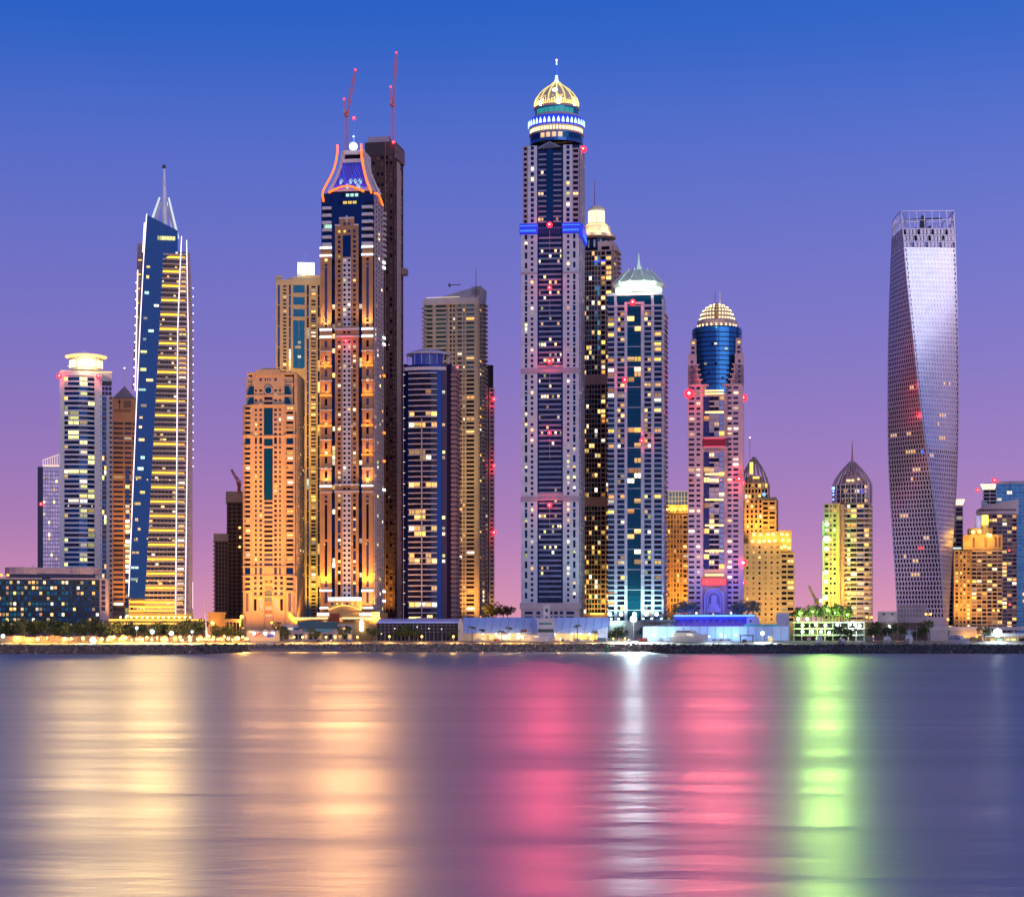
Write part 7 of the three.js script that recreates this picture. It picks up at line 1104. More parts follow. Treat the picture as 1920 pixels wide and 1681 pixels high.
{ const t = new Thing('harbour_control_tower', 'small white harbour building with a banded window and a slim tower, before the slanting panels', 'harbour building', { x: 1023, D: 1440 }), F = t.front(); // bridge-like white block
  t.block('wall', WHITE, 1007, 1040, 1160, 1200, -8, 0); t.win(F, 1010.5, 1034.5, 1166.5, 1171, -0.1, 0.15, glazing(0.06, 0.14, 0.16)); t.win(F, 1009, 1038, 1179, 1185, -0.1, 0.15, OLIVE);
  t.block('tower', WHITE, 1019, 1031, 1135, 1161, -6, -1); t.win(F, 1023, 1027, 1141, 1147, -1, -0.8, BLACKG); t.win(F, 1023, 1027, 1155, 1160, -1, -0.8, BLACKG);
  t.mesh('tower_cap', WHITE, (b) => b.box(t.X(1017.5), t.X(1032), t.Y(1136), t.Y(1133.5), -6.5, -0.4)); t.mesh('roof_slab', WHITE, (b) => b.box(t.X(1004), t.X(1041), t.Y(1160.6), t.Y(1158.6), -9, 0.8)); t.done(); }
// motor yachts, hulls lofted from sections
function yacht(name, label, x, D, len, w, turn, base, lit2, group) {
  const t = new Thing(name, label, 'yacht', { x, D, group }); t.g.rotation.y += turn * Math.PI / 180; t.g.position.y = base; const hull = mb(), S = (q) => [w / 2 * Math.pow(Math.max(0.02, 1 - Math.pow(Math.max(0, q * 1.25 - 0.25), 2.2)), 0.8), len * (q - 0.5), 1 + 0.5 * q * q];
  for (let k = 0; k < 10; k++) { const [a, x0, h0] = S(k / 10), [c, x1, h1] = S((k + 1) / 10); const H = w * 0.42; for (const s of [-1, 1]) { hull.quad([x0, 0, s * a * 0.45], [x1, 0, s * c * 0.4], [x1, H * h1, s * c], [x0, H * h0, s * a], [0, H, 0]); } hull.quad([x0, H * h0, -a], [x1, H * h1, -c], [x1, H * h1, c], [x0, H * h0, a], [0, -5, 0]); if (!k) hull.quad([x0, 0, -a * 0.45], [x0, 0, a * 0.45], [x0, H, a], [x0, H, -a], [1, H / 2, 0]); }
  hull.build('hull', wall(0.78, 0.76, 0.74, 0.4), t.g); const H = w * 0.42;
  const deck = (x0, x1, y0, y1, f, m, n2) => t.mesh(n2, m, (b) => b.hex((u, v, q) => [x0 * len + (x1 - x0) * len * u * (1 - 0.1 * v) , H + (y0 + (y1 - y0) * v) * w, q * w * f / 2 * (1 - 0.12 * v)], 0, 1, 0, 1, -1, 1));
  deck(-0.38, 0.22, 0, 0.3, 0.8, wall(0.75, 0.73, 0.72, 0.4), 'saloon'); deck(-0.34, 0.14, 0.3, 0.5, 0.7, wall(0.75, 0.73, 0.72, 0.4), 'wheelhouse'); deck(-0.35, 0.2, 0.1, 0.22, 0.83, lit2 ? lit('white', 1.2, 0) : NAVY, 'saloon_windows'); deck(-0.3, 0.135, 0.35, 0.44, 0.73, NAVY, 'wheelhouse_windows');
  t.mesh('radar_arch', wall(0.75, 0.75, 0.75), (b) => { b.tube([[-0.2 * len, H + 0.5 * w, -w * 0.25], [-0.16 * len, H + 0.75 * w, 0], [-0.2 * len, H + 0.5 * w, w * 0.25]], 0.16 * w / 5, 5); b.sphere(-0.16 * len, H + 0.8 * w, 0, w * 0.06, 8); b.tube([[-0.16 * len, H + 0.8 * w, 0], [-0.16 * len, H + 1.2 * w, 0]], 0.08, 4); });
  t.mesh('guard_rail', STEEL, (b) => { for (let k = 3; k < 9; k++) { const [a, x0, h0] = S(k / 10), [c, x1, h1] = S((k + 1) / 10); for (const s of [-1, 1]) b.tube([[x0, H * h0 + 0.8, s * a * 0.95], [x1, H * h1 + 0.8, s * c * 0.95]], 0.05, 3); } });
  return t;
}
yacht('motor_yacht', 'large floodlit white motor yacht laid up in front of the blue hoarding', 1293, 1418, 31, 9, -38, 6.6, true);
yacht('motor_yacht', 'white motor yacht hull lit from below beside the harbour building', 1003, 1424, 20, 6, -20, 7, true);
yacht('motor_yacht', 'white cruiser seen bow on by the dark bushes under the twisted tower', 1665, 1412, 15, 5, -80, 5.6, false);
yacht('motor_yacht', 'broader white cruiser bow on, third boat from the right edge', 1705, 1411, 17, 6.4, -88, 5.4, false);
yacht('motor_yacht', 'white cruiser lying before the flyover at the right', 1797, 1412, 19, 6, -35, 5.6, false);
yacht('motor_yacht', 'small white launch left of the cruisers behind the right mole', 1580, 1409, 11, 4, -70, 5.2, false);
yacht('motor_yacht', 'tallest white launch beside the green-lit car park', 1537, 1414, 14, 5, -85, 6, false);
function sailMast(label, x0, y0, x1, y1, D) { const t = new Thing('sailing_boat', label, 'sailing boat', { x: x0, D }); t.mesh('mast', wall(0.75, 0.72, 0.7), (b) => b.tube([[t.X(x0), t.Y(y0), 0], [t.X(x1), t.Y(y1), 0]], [0.22, 0.15], 5)); t.mesh('stay', plain(0.2, 0.18, 0.17), (b) => { b.tube([[t.X(x1), t.Y(y1), 0], [t.X(x0 + 7), t.Y(y0), 0]], 0.05, 3); b.tube([[t.X(x1), t.Y(y1), 0], [t.X(x0 - 6), t.Y(y0), 0]], 0.05, 3); b.tube([[t.X(x0 - 3), t.Y((y0 + y1) / 2), 0], [t.X(x0 + 3), t.Y((y0 + y1) / 2), 0]], 0.07, 3); }); t.mesh('hull', wall(0.6, 0.55, 0.5), (b) => b.hex((u, v, w) => [t.X(x0) + (u - 0.5) * 11 * (0.8 + 0.2 * v), t.Y(y0) - 1.4 + 1.6 * v, w * (0.4 + v) * (1 - Math.pow(Math.abs(u - 0.4) * 1.6, 2) * 0.8)], 0, 1, 0, 1, -1, 1, 6)); }
sailMast('sailing boat with one tall slim mast left of the unfinished buildings', 388, 1197, 381, 1116, 1420);
sailMast('sailing boat with a bare mast beside the flyover at the right', 1776, 1206, 1776, 1176, 1415);
{ // hotel podium in blue light
  const t = new Thing('blue_lit_podium', 'raised terrace under the pink tower bathed in deep blue light with clipped trees', 'podium', { x: 1342, D: 1478 });
  t.mesh('wall', wall(0.25, 0.14, 0.3), (b) => { b.box(t.X(1264), t.X(1420), 0, t.Y(1158), -16, 0); });
  t.mesh('parapet', wall(0.12, 0.13, 0.3), (b) => b.box(t.X(1262), t.X(1418), t.Y(1159), t.Y(1152), -16, 1.5));
  t.mesh('light_rail', glow(0.15, 0.42, 1, 2.3), (b) => b.box(t.X(1264), t.X(1416), t.Y(1155), t.Y(1153), 1.6, 2.2));
  t.mesh('blue_light_panel', glow(0.0, 0.02, 0.85, 0.9), (b) => { b.box(t.X(1264), t.X(1400), t.Y(1161.5), t.Y(1156.4), 0.2, 1.2); });
  for (let k = 0; k < 11; k++) t.mesh('wall_niche', glow(0.0, 0.02, 0.5, 0.5), (b) => b.box(t.X(1270 + k * 12), t.X(1275 + k * 12), t.Y(1166), t.Y(1161.5), 0, 0.3));
  t.block('end_pavilion', WHITE, 1400, 1424, 1157, 1172, -6, 2.2); t.block('end_pavilion_window', BLACKG, 1406, 1409, 1162, 1166, 2.1, 2.5);
  for (const x of [1275, 1300, 1325, 1350, 1375, 1405]) flood(t.g, [t.X(x), t.Y(1153), 6], [t.X(x), t.Y(1128), -4], [0.0, 0.02, 1], 1300, 75, 40, 1);
  for (const x of [1285, 1320, 1355, 1390]) point(t.g, [t.X(x), t.Y(1160), 7], [0.0, 0.015, 1], 260, 40);
  for (const x of [1306, 1371]) { t.mesh('terrace_lamp', glow(0.8, 0.95, 1, 4), (b) => b.sphere(t.X(x), t.Y(1149), 1, 0.7, 8)); }
}
{ const t = new Thing('site_hoarding', 'long blue-lit hoarding of flat panels behind the large yacht', 'hoarding', { x: 1335, D: 1448 }); // blue hoarding
  for (let k = 0; k < 18; k++) t.mesh('panel', plain(0.4, 0.5, 0.68, 0.5), (b) => b.box(t.X(1205 + k * 15.2), t.X(1219.8 + k * 15.2), 0, t.Y(1174), -0.2, 0));
  t.mesh('post', plain(0.2, 0.25, 0.35), (b) => { for (let k = 0; k <= 18; k++) b.box(t.X(1204.8 + k * 15.2), t.X(1205.2 + k * 15.2), 0, t.Y(1173.5), -0.1, 0.3); });
  t.mesh('coping', plain(0.05, 0.28, 0.34), (b) => b.box(t.X(1395), t.X(1458), t.Y(1174), t.Y(1170), -2, 0.4));
  for (const x of [1225, 1262, 1352, 1380]) { t.mesh('panel_lamp', glow(0.8, 0.95, 1, 3), (b) => b.sphere(t.X(x), t.Y(1190), 1, 0.8, 8)); point(t.g, [t.X(x), t.Y(1188), 9], [0.25, 0.5, 1], 420, 40); } }
{ const t = new Thing('white_kiosk_block', 'plain white cube-shaped building at the right end of the hoarding', 'building', { x: 1468, D: 1462 }); t.block('upper_wall', wall(0.5, 0.5, 0.62), 1456, 1480, 1149, 1176, -8, 0); t.block('lower_wall', wall(0.62, 0.6, 0.66), 1450, 1481, 1174, 1203, -9, 1.2); t.mesh('roof_edge', WHITE, (b) => b.box(t.X(1455.4), t.X(1480.6), t.Y(1149.6), t.Y(1148.4), -8.3, 0.4)); }
{ const t = new Thing('lit_garden_wall', 'white garden wall with clipped plants under the tent-domed tower, washed in cyan light', 'wall', { x: 1196, D: 1478 });
  t.mesh('wall', wall(0.6, 0.62, 0.6), (b) => b.box(t.X(1138), t.X(1258), -1, t.Y(1166), -3, 0)); t.mesh('coping', WHITE, (b) => b.box(t.X(1137), t.X(1259), t.Y(1166), t.Y(1163.5), -3.2, 0.6)); t.mesh('buttress', wall(0.5, 0.54, 0.52), (b) => { for (let k = 0; k < 8; k++) b.box(t.X(1142 + k * 15), t.X(1145 + k * 15), -1, t.Y(1166), 0, 0.7); });
  for (const x of [1146, 1160, 1206, 1222, 1240]) { t.mesh('wall_lamp', glow(0.7, 1, 0.85, 3), (b) => b.sphere(t.X(x), t.Y(1160), 0, 0.9, 8)); point(t.g, [t.X(x), t.Y(1161), 3], [0.6, 1, 0.8], 180, 30); } }
{ const t = new Thing('low_pavilion', 'low dark flat-roofed pavilion left of the blue terrace', 'pavilion', { x: 1232, D: 1470 }); t.block('roof', wall(0.15, 0.18, 0.24), 1202, 1266, 1161, 1166, -10, 2); t.mesh('column', wall(0.2, 0.22, 0.28), (b) => { for (let k = 0; k < 6; k++) b.box(t.X(1208 + k * 10), t.X(1209.4 + k * 10), 0, t.Y(1166), 0, 0.8); }); t.block('back_wall', wall(0.3, 0.35, 0.35), 1204, 1264, 1166, 1203, -10, -9); }
{ // multi-storey car park with palms on the roof
  const t = new Thing('car_park', 'multi-storey car park in green and white lamplight below the tulip-domed tower', 'car park', { x: 1565, D: 1480 }), F = t.front();
  for (const y of [1165, 1177, 1189, 1203]) t.mesh('deck', wall(0.4, 0.44, 0.4), (b) => b.box(t.X(1486), t.X(1622), t.Y(y + 2.6), t.Y(y), -24, 0));
  t.mesh('column', wall(0.4, 0.42, 0.4), (b) => { for (let k = 0; k < 10; k++) b.box(t.X(1488 + k * 14.6), t.X(1489.6 + k * 14.6), 0, t.Y(1166), -1.4, -0.4); });
  t.mesh('rear_wall', wall(0.3, 0.34, 0.3), (b) => b.box(t.X(1486), t.X(1622), 0, t.Y(1166), -24, -23));
  const sp = [[1497, 1160], [1514, 1160], [1505, 1172], [1530, 1171], [1548, 1172], [1570, 1171], [1594, 1170], [1604, 1171], [1505, 1184], [1523, 1184], [1540, 1184], [1555, 1186], [1580, 1181], [1600, 1183], [1612, 1173]];
  for (const [x, y] of sp) { const g = x < 1560 || y < 1165; t.mesh('deck_lamp', glow(...(y > 1183 ? [0.75, 1, 0.95] : g ? [0.85, 1, 0.5] : [0.9, 1, 0.8]), 4.5), (b) => b.sphere(t.X(x), t.Y(y), 0.6, 1.2, 8)); point(t.g, [t.X(x), t.Y(y), 3.2], g ? [0.6, 1, 0.25] : [0.8, 1, 0.8], 170, 40); }
  t.done();
}
luffer('green-lit yellow crane standing in the car park left of the tulip-domed tower', 1490, 1532, 1206, 1128, [1517, 1098], [1521, 1110], [0.6, 0.4, 0.04]);
{ // flyover and filling station at the right
  const t = new Thing('flyover', 'pale concrete road flyover running out of the right edge', 'bridge', { x: 1850, D: 1470 });
  t.mesh('deck', wall(0.5, 0.46, 0.5), (b) => { b.box(t.X(1744), t.X(2100), t.Y(1181), t.Y(1176), -14, 0); b.box(t.X(1744), t.X(2100), t.Y(1176), t.Y(1174.4), -0.6, 0.3); }); t.mesh('retaining_wall', wall(0.42, 0.38, 0.43), (b) => b.box(t.X(1744), t.X(1778), 0, t.Y(1181), -13, -0.8));
  t.mesh('abutment_wall', wall(0.36, 0.33, 0.37), (b) => { b.prism([[t.X(1780), 0], [t.X(1782), 0], [t.X(1860), t.Y(1188)], [t.X(1860), t.Y(1181)], [t.X(1780), t.Y(1181)]], -13, -1); }); t.mesh('pier', wall(0.45, 0.4, 0.42), (b) => { for (const x of [1842, 1900]) b.box(t.X(x), t.X(x + 4), 0, t.Y(1181), -12, -2); });
  t.mesh('underside_lamp', glow(1, 0.5, 0.06, 2.4), (b) => { for (const x of [1818, 1832, 1846]) b.sphere(t.X(x), t.Y(1193), -2, 0.9, 8); });
  for (const x of [1812, 1838]) point(t.g, [t.X(x), t.Y(1194), 3], [1, 0.45, 0.04], 240, 40);
}
{ const t = new Thing('filling_station', 'white flat-canopied filling station with a dazzling lamp at the right edge', 'filling station', { x: 1890, D: 1440 }), F = t.front();
  t.block('canopy', wall(0.7, 0.7, 0.7), 1844, 1960, 1187, 1193, -12, 0); t.mesh('canopy_edge_post', wall(0.75, 0.75, 0.75), (b) => { b.box(t.X(1841.5), t.X(1845), t.Y(1196), t.Y(1185), -3, 0.4); for (const x of [1848, 1866, 1884, 1908]) b.box(t.X(x), t.X(x + 1.4), 0, t.Y(1193), -3, -1.6); });
  t.block('shop_wall', wall(0.4, 0.36, 0.3), 1846, 1960, 1193, 1208, -12, -8); for (const [a, b2, m] of [[1850, 1856, BROWN], [1858, 1865, lit('yellow', 0.9, 1)], [1868, 1880, lit('cyan', 1, 0)], [1887, 1893, lit('white', 1.1, 2)], [1896, 1905, lit('lime', 1, 3)], [1911, 1925, BLACKG]]) t.win(F, a, b2, 1197, 1205, -8, -7.6, m);
  t.mesh('floodlight', glow(0.75, 0.95, 1, 8), (b) => b.sphere(t.X(1871), t.Y(1186), 1.6, 3.0, 14)); t.mesh('floodlight_post', STEEL, (b) => b.tube([[t.X(1871), t.Y(1194), 0.6], [t.X(1871), t.Y(1186), 0.6]], 0.4, 5));
  point(t.g, [t.X(1871), t.Y(1186), 5.6], [0.75, 0.92, 1], 340, 90); flood(t.g, [t.X(1871), t.Y(1185), 6], [t.X(1871), t.Y(1206), 80], [0.75, 0.92, 1], 6500, 60, 100, 0.6);
  for (const x of [1860, 1890, 1902]) point(t.g, [t.X(x), t.Y(1196), -3.2], [1, 0.8, 0.45], 40, 30);
  t.done(); }
{ const t = new Thing('concrete_annex', 'windowless slatted annex at the foot of the twisted tower', 'annex', { x: 1700, D: 1490 }); t.block('upper_wall', wall(0.5, 0.42, 0.44), 1646, 1682, 1146, 1170, -12, -2); t.block('dark_wall', wall(0.1, 0.06, 0.06), 1640, 1741, 1167, 1200, -12, 0); t.mesh('wall_slats', wall(0.18, 0.1, 0.09), (b) => { for (let k = 0; k < 33; k++) b.box(t.X(1641 + k * 3), t.X(1642 + k * 3), t.Y(1180), t.Y(1167), 0, 0.3); }); t.block('glazed_band', glazing(0.2, 0.28, 0.34), 1690, 1732, 1181, 1192, 0, 0.4); for (const x of [1655, 1671]) t.block('upper_window', BLACKG, x, x + 5, 1150, 1152.4, -2.1, -1.8); t.mesh('wall_lamp', glow(0.85, 1, 0.85, 5), (b) => b.sphere(t.X(1668.5), t.Y(1174), 1, 1.1, 8)); point(t.g, [t.X(1668.5), t.Y(1174), 3.4], [0.85, 1, 0.8], 60, 40); }
{ const t = new Thing('orange_lit_villa', 'small block glowing orange left of the sandstone tower', 'building', { x: 405, D: 1470 }); t.block('wall', wall(0.55, 0.3, 0.08), 390, 422, 1148, 1204, -12, 0); t.block('low_wing', wall(0.5, 0.34, 0.14), 420, 452, 1160, 1166, -8, 1); t.mesh('column', wall(0.5, 0.36, 0.16), (b) => { for (let k = 0; k < 5; k++) b.box(t.X(423 + k * 6.4), t.X(424.4 + k * 6.4), 0, t.Y(1166), -0.5, 0.4); }); t.mesh('roof_edge', wall(0.6, 0.36, 0.1), (b) => b.box(t.X(388), t.X(424), t.Y(1150), t.Y(1147.4), -12.4, 0.7)); t.mesh('wall_lamp', glow(1, 0.75, 0.3, 5), (b) => b.sphere(t.X(398), t.Y(1168), 1.4, 1.2, 8)); point(t.g, [t.X(400), t.Y(1166), 7], [1, 0.42, 0.03], 260, 40); point(t.g, [t.X(436), t.Y(1172), 7], [1, 0.42, 0.05], 200, 40); t.done(); }
{ const t = new Thing('cafe_terrace', 'cafe terrace of white lit parasols and one red awning on the promenade', 'cafe', { x: 490, D: 1425 });
  t.block('back_wall', wall(0.6, 0.4, 0.24), 462, 524, 1181, 1202, -6, -4); for (const [x, w] of [[476, 10], [497, 7], [512, 6]]) { t.mesh('parasol', wall(0.8, 0.8, 0.85), (b) => b.lathe([[0, t.Y(1180)], [w * t.sx, t.Y(1184.6)], [w * t.sx, t.Y(1185.4)]], 10, t.X(x), 0)); t.mesh('parasol_pole', STEEL, (b) => b.tube([[t.X(x), 0, 0], [t.X(x), t.Y(1180), 0]], 0.1, 4)); t.mesh('parasol_lamp', glow(0.85, 0.92, 1, 5), (b) => b.sphere(t.X(x), t.Y(1187), 0.4, 1.1, 8)); point(t.g, [t.X(x), t.Y(1187), 2.6], [0.8, 0.85, 1], 55, 30); }
  t.mesh('red_awning', wall(0.5, 0.03, 0.02), (b) => b.prism([[t.X(477), t.Y(1191)], [t.X(488), t.Y(1186)], [t.X(489), t.Y(1188)], [t.X(479), t.Y(1193)]], -1, 3)); }
// plants
const leafTone = [[0.085, 0.105, 0.03], [0.055, 0.08, 0.025], [0.1, 0.12, 0.035]].map((c) => new THREE.MeshStandardMaterial({ color: new THREE.Color().setRGB(...c), roughness: 0.8, side: THREE.DoubleSide }));
function crownGeo(seed, w, h, n) { const b = mb(), r = mulberry(seed), clumps = Array.from({ length: 9 }, () => [(r() - 0.5) * w * 0.75, h * (0.35 + 0.6 * r()), (r() - 0.5) * w * 0.6, w * (0.14 + 0.14 * r())]); for (let k = 0; k < n; k++) { const c = clumps[Math.floor(r() * 9)], a = r() * 6.28, e = Math.acos(2 * r() - 1), q = c[3] * Math.cbrt(r()), x = c[0] + q * Math.sin(e) * Math.cos(a), y = c[1] + q * Math.cos(e) * 0.8, z = c[2] + q * Math.sin(e) * Math.sin(a), s = w * (0.035 + 0.04 * r()), u = V3(r() - 0.5, r() - 0.5, r() - 0.5).normalize(), v = V3(r() - 0.5, r() - 0.5, r() - 0.5).cross(u).normalize(); const P = (i, j) => [x + u.x * s * i + v.x * s * j, y + u.y * s * i + v.y * s * j, z + u.z * s * i + v.z * s * j]; b.quad(P(-1, 0), P(0, -0.6), P(1, 0), P(0, 0.6), [x, y - 1, z]); } return b.geometry(); }
const crowns = [0, 1, 2].map((k) => crownGeo(400 + k, 9, 7, 420)), bark = wall(0.14, 0.09, 0.06);
function tree(label, group, px, py, D, h, kind = 0, tone = 0, ground) {   // py: foot
  const o = new THREE.Group(); o.name = numbered('broadleaf_tree'); o.position.set(atX(px, D), ground ?? GROUND, -D); o.rotation.y = px * 1.7; tag(o, label, 'tree', group); scene.add(o);
  const s = h / 7; const b = mb(); b.tube([[0, -0.3, 0], [0.15 * s, 1.6 * s, 0], [-0.1 * s, 3.6 * s, 0.1 * s]], [0.32 * s, 0.24 * s, 0.14 * s], 6); for (const [x, z] of [[1.6, 0.6], [-1.5, -0.4], [0.4, -1.4]]) b.tube([[0.1 * s, 1.9 * s, 0], [x * s, 4.2 * s, z * s]], [0.16 * s, 0.06 * s], 4); b.build('trunk', bark, o);
  const c = new THREE.Mesh(crowns[kind % 3], leafTone[tone]); c.name = 'crown'; c.scale.setScalar(s); c.position.y = 0.4 * s; c.castShadow = c.receiveShadow = true; o.add(c); return o;
}
const palmGeo = (() => { const b = mb(), r = mulberry(9); for (let k = 0; k < 15; k++) { const a = k / 15 * 6.283 + r() * 0.3, up = 0.15 + 0.75 * r(), L = 3.2 + r() * 0.7; const F = (q) => { const d = L * q * (0.85 - 0.1 * up), y = L * (up * q - (0.55 + 0.4 * up) * q * q); return [d * Math.cos(a), y, d * Math.sin(a)]; }; for (let j = 0; j < 6; j++) { const p = F(j / 6), q = F((j + 1) / 6), w = 0.42 * Math.sin(Math.PI * (0.12 + 0.8 * (j + 0.5) / 6)), sx = -Math.sin(a) * w, sz = Math.cos(a) * w; for (const s of [-1, 1]) b.quad(p, q, [q[0] + sx * s, q[1] - 0.28, q[2] + sz * s], [p[0] + sx * s, p[1] - 0.28, p[2] + sz * s], [p[0], p[1] - 2, p[2]]); } } return b.geometry(); })();
function palm(label, group, px, D, h, tone = 1, ground) {
  const o = new THREE.Group(); o.name = numbered('palm_tree'); o.position.set(atX(px, D), ground ?? GROUND, -D); o.rotation.y = px; tag(o, label, 'palm tree', group); scene.add(o);
  mb().tube([[0, -0.3, 0], [0.2, h * 0.4, 0], [0.1, h - 1.2, 0.1]], [0.3, 0.24, 0.2], 6).build('trunk', bark, o); const c = new THREE.Mesh(palmGeo, leafTone[tone]); c.name = 'crown'; c.position.set(0.1, h - 1.4, 0.1); c.castShadow = c.receiveShadow = true; o.add(c);
}
const LC = { warm: [1, 0.52, 0.12], white: [0.7, 0.95, 1], orange: [1, 0.42, 0.05], green: [0.5, 1, 0.22] };
function lamp(label, group, px, py, D, tone, k, r, ground, heads = 1, beam = 0) {
  const o = new THREE.Group(), gy = ground ?? GROUND; o.name = numbered('street_lamp'); o.position.set(atX(px, D), gy, -D); tag(o, label, 'street lamp', group); scene.add(o);
  const y = atY(py, D) - gy, c = LC[tone]; mb().tube([[0, 0, 0], [0, y, 0]], [0.16, 0.09], 5).build('post', plain(0.3, 0.26, 0.22, 0.5, 0.4), o);
  for (let i = 0; i < heads; i++) { const x = heads === 1 ? 0 : (i - 0.5) * 3.4; if (heads > 1) mb().tube([[0, y - 0.4, 0], [x, y, 0]], 0.08, 4).build('bracket', plain(0.3, 0.26, 0.22), o); mb().sphere(x, y, 0, r * 0.72, 10).build('lamp_globe', glow(c[0], Math.min(1, c[1] * 1.15), Math.min(1, c[2] * 1.3), tone === 'white' ? 3.2 : 3.4), o); }
  point(o, [0, y, r + 0.5], c, k, 30); if (beam) flood(o, [0, y, r + 0.6], [0, y - 14, 100], c, beam, 58, 80, 0.6);
}
rnd = mulberry(31);
for (let k = 0; k < 26; k++) tree('bushy tree in lamplight along the left promenade before the hotel', 'trees along the left promenade', -4 + k * 14.6 + rr(-5, 5), 0, rr(1432, 1455), rr(9, 14) * (k > 16 && k < 21 ? 0.85 : 1), k, k % 3);
for (const x of [404, 414, 426, 440, 520, 528]) tree('small tree beside the orange-lit villa and cafe', 'small trees by the villa and cafe', x, 0, 1448, rr(8, 11), x, x % 3);
for (const [x, h, l] of [[537, 7, 'round palm-like tree left end before the teal-roofed club'], [588, 8, 'dark tree in the middle before the teal-roofed club'], [642, 9.5, 'broad tree at the right end of the teal-roofed club']]) tree(l, null, x, 0, 1430, h, Math.round(h), 1);
for (const [x, h] of [[697, 8], [752, 9], [766, 10], [778, 7], [848, 7]]) tree('dark tree in front of the glazed boat hall', 'trees before the boat hall', x, 0, 1436, h, x, 1);
for (const [x, h, l] of [[885, 11, 'slim palm at the left end of the slanting blue panels'], [904, 9, 'leaning small palm before the slanting panels'], [954, 10.5, 'palm over the lit huts left of the harbour building'], [941, 8, 'low palm over the lit huts'], [1083, 12, 'tall palm in front of the slanting panels right of the harbour building'], [1116, 7.5, 'short palm at the right end of the slanting panels'], [521, 14, 'dark palm behind the cafe terrace']]) palm(l, null, x, 1434, h);
for (const x of [1148, 1158, 1168, 1206, 1218, 1230]) tree('small tree in cyan light before the garden wall of the tent-domed tower', 'trees before the garden wall', x, 0, 1470, 7 + x % 4, x, 2);
for (const [x, w] of [[1271, 9], [1280, 10], [1290, 10], [1299, 8], [1382, 8], [1392, 10], [1403, 11], [1413, 9]]) tree('clipped tree in blue light on the terrace under the pink tower', 'blue-lit trees on the terrace', x, 0, 1486, w, x, 0, EYE + (HORIZON - 1154) * 1486 / FOCAL - 1);
for (const [x, h] of [[1492, 10], [1500, 12], [1510, 9], [1522, 11], [1540, 13], [1553, 14], [1564, 12], [1576, 11], [1586, 12], [1594, 9]]) palm('palm in green light on the car park roof', 'palms on the car park roof', x, 1486, h * 0.8, 2, EYE + (HORIZON - 1165) * 1486 / FOCAL);
for (const [x, h] of [[1494, 8], [1506, 10], [1519, 8], [1531, 11], [1545, 9], [1558, 12], [1570, 10], [1582, 11], [1592, 8]]) tree('leafy tree in green light on the car park roof', 'leafy trees on the car park roof', x, 0, 1484, h, x, 2, EYE + (HORIZON - 1166) * 1484 / FOCAL);
for (const [x, y] of [[1500, 1150], [1524, 1146], [1552, 1144], [1566, 1148], [1588, 1152]]) lamp('small green-white work lamp among the car park palms', 'work lamps among the car park palms', x, y, 1480, 'green', 300, 0.9, EYE + (HORIZON - 1165) * 1480 / FOCAL);
for (const [x, h, l] of [[1576, 9, 'round dark bush tree left of the tulip tower lamps'], [1597, 8, 'round dark bush tree behind the small launch'], [1640, 12, 'tall dark bush at the foot of the annex'], [1652, 12, 'dark bush beside the first white cruiser'], [1683, 11, 'dark bush between the two white cruisers'], [1736, 13, 'large dark bush right of the broader cruiser'], [1724, 8, 'low dark bush behind the broader cruiser'], [1846, 9, 'tree tip behind the flyover']]) tree(l, null, x, 0, 1432, h, x, 1);
for (const [x, h] of [[917, 15], [930, 17], [944, 15], [952, 14]]) tree('distant tree on the skyline between the white slab and the tallest tower', 'distant trees on the skyline', x, 0, 1600, h * 0.62, x, 0, EYE + (HORIZON - 1160) * 1600 / FOCAL);
// ground that rises behind the sheds, so that the far trees stand on it
tag(mb().box(atX(900, 1606), atX(980, 1606), 0, EYE + (HORIZON - 1161) * 1606 / FOCAL, -1640, -1592).build('raised_terrace', paving), 'raised planted terrace behind the slanting panels', 'terrace', null, 'structure');
// street lamps
const PROM = 'warm globe lamp on a thin post along the left promenade', PG = 'street lamps along the left promenade';
rnd = mulberry(91);
for (const [x, y] of [[20, 1198], [33, 1197], [55, 1198], [70, 1198], [88, 1195], [107, 1196], [122, 1197], [133, 1197], [155, 1196], [190, 1198], [202, 1199], [213, 1194], [224, 1198], [235, 1195], [246, 1199], [256, 1198], [266, 1199], [275, 1195], [284, 1199], [294, 1195], [302, 1198], [312, 1199], [337, 1194], [341, 1200], [355, 1194], [356, 1200], [371, 1198], [384, 1197], [391, 1192], [400, 1194], [408, 1198], [420, 1193], [428, 1197], [436, 1199], [446, 1196], [455, 1194], [462, 1198]])
  lamp(PROM, PG, x, y, rr(1406, 1424), 'warm', 430, rr(1.0, 1.9), 7, 1, rnd() < 0.4 ? 4000 : 0);
lamp('dazzling white floodlight at the far left of the promenade', null, 5, 1192, 1410, 'white', 60, 1.9, 7, 1, 3500);
lamp('largest white floodlight on the left promenade, low by the rocks', null, 174, 1200, 1404, 'white', 500, 3.1, 6.8, 1, 11000);
for (const [x, y, r, l] of [[256, 1177, 1.5, 'smallest of the three white lamps among the trees under the leaning tower'], [285, 1184, 2.2, 'middle white lamp among the trees under the leaning tower'], [321, 1187, 2.3, 'rightmost big white lamp among the trees under the leaning tower'], [360, 1184, 1.2, 'pale lamp left of the sailing boat mast']]) lamp(l, null, x, y, 1412, 'white', 260, r, 7, 1, 3200);
lamp('big orange floodlight on a mast at the left corner of the sandstone tower', null, 453, 1156, 1440, 'orange', 1200, 1.9, 7.5, 1, 7000);
lamp('small orange lamp in front of the orange-lit villa', null, 397, 1169, 1440, 'orange', 60, 1.1, 7.5);
lamp('orange lamp on a mast above the cafe terrace', null, 509, 1167, 1436, 'orange', 90, 1.2, 7.5);
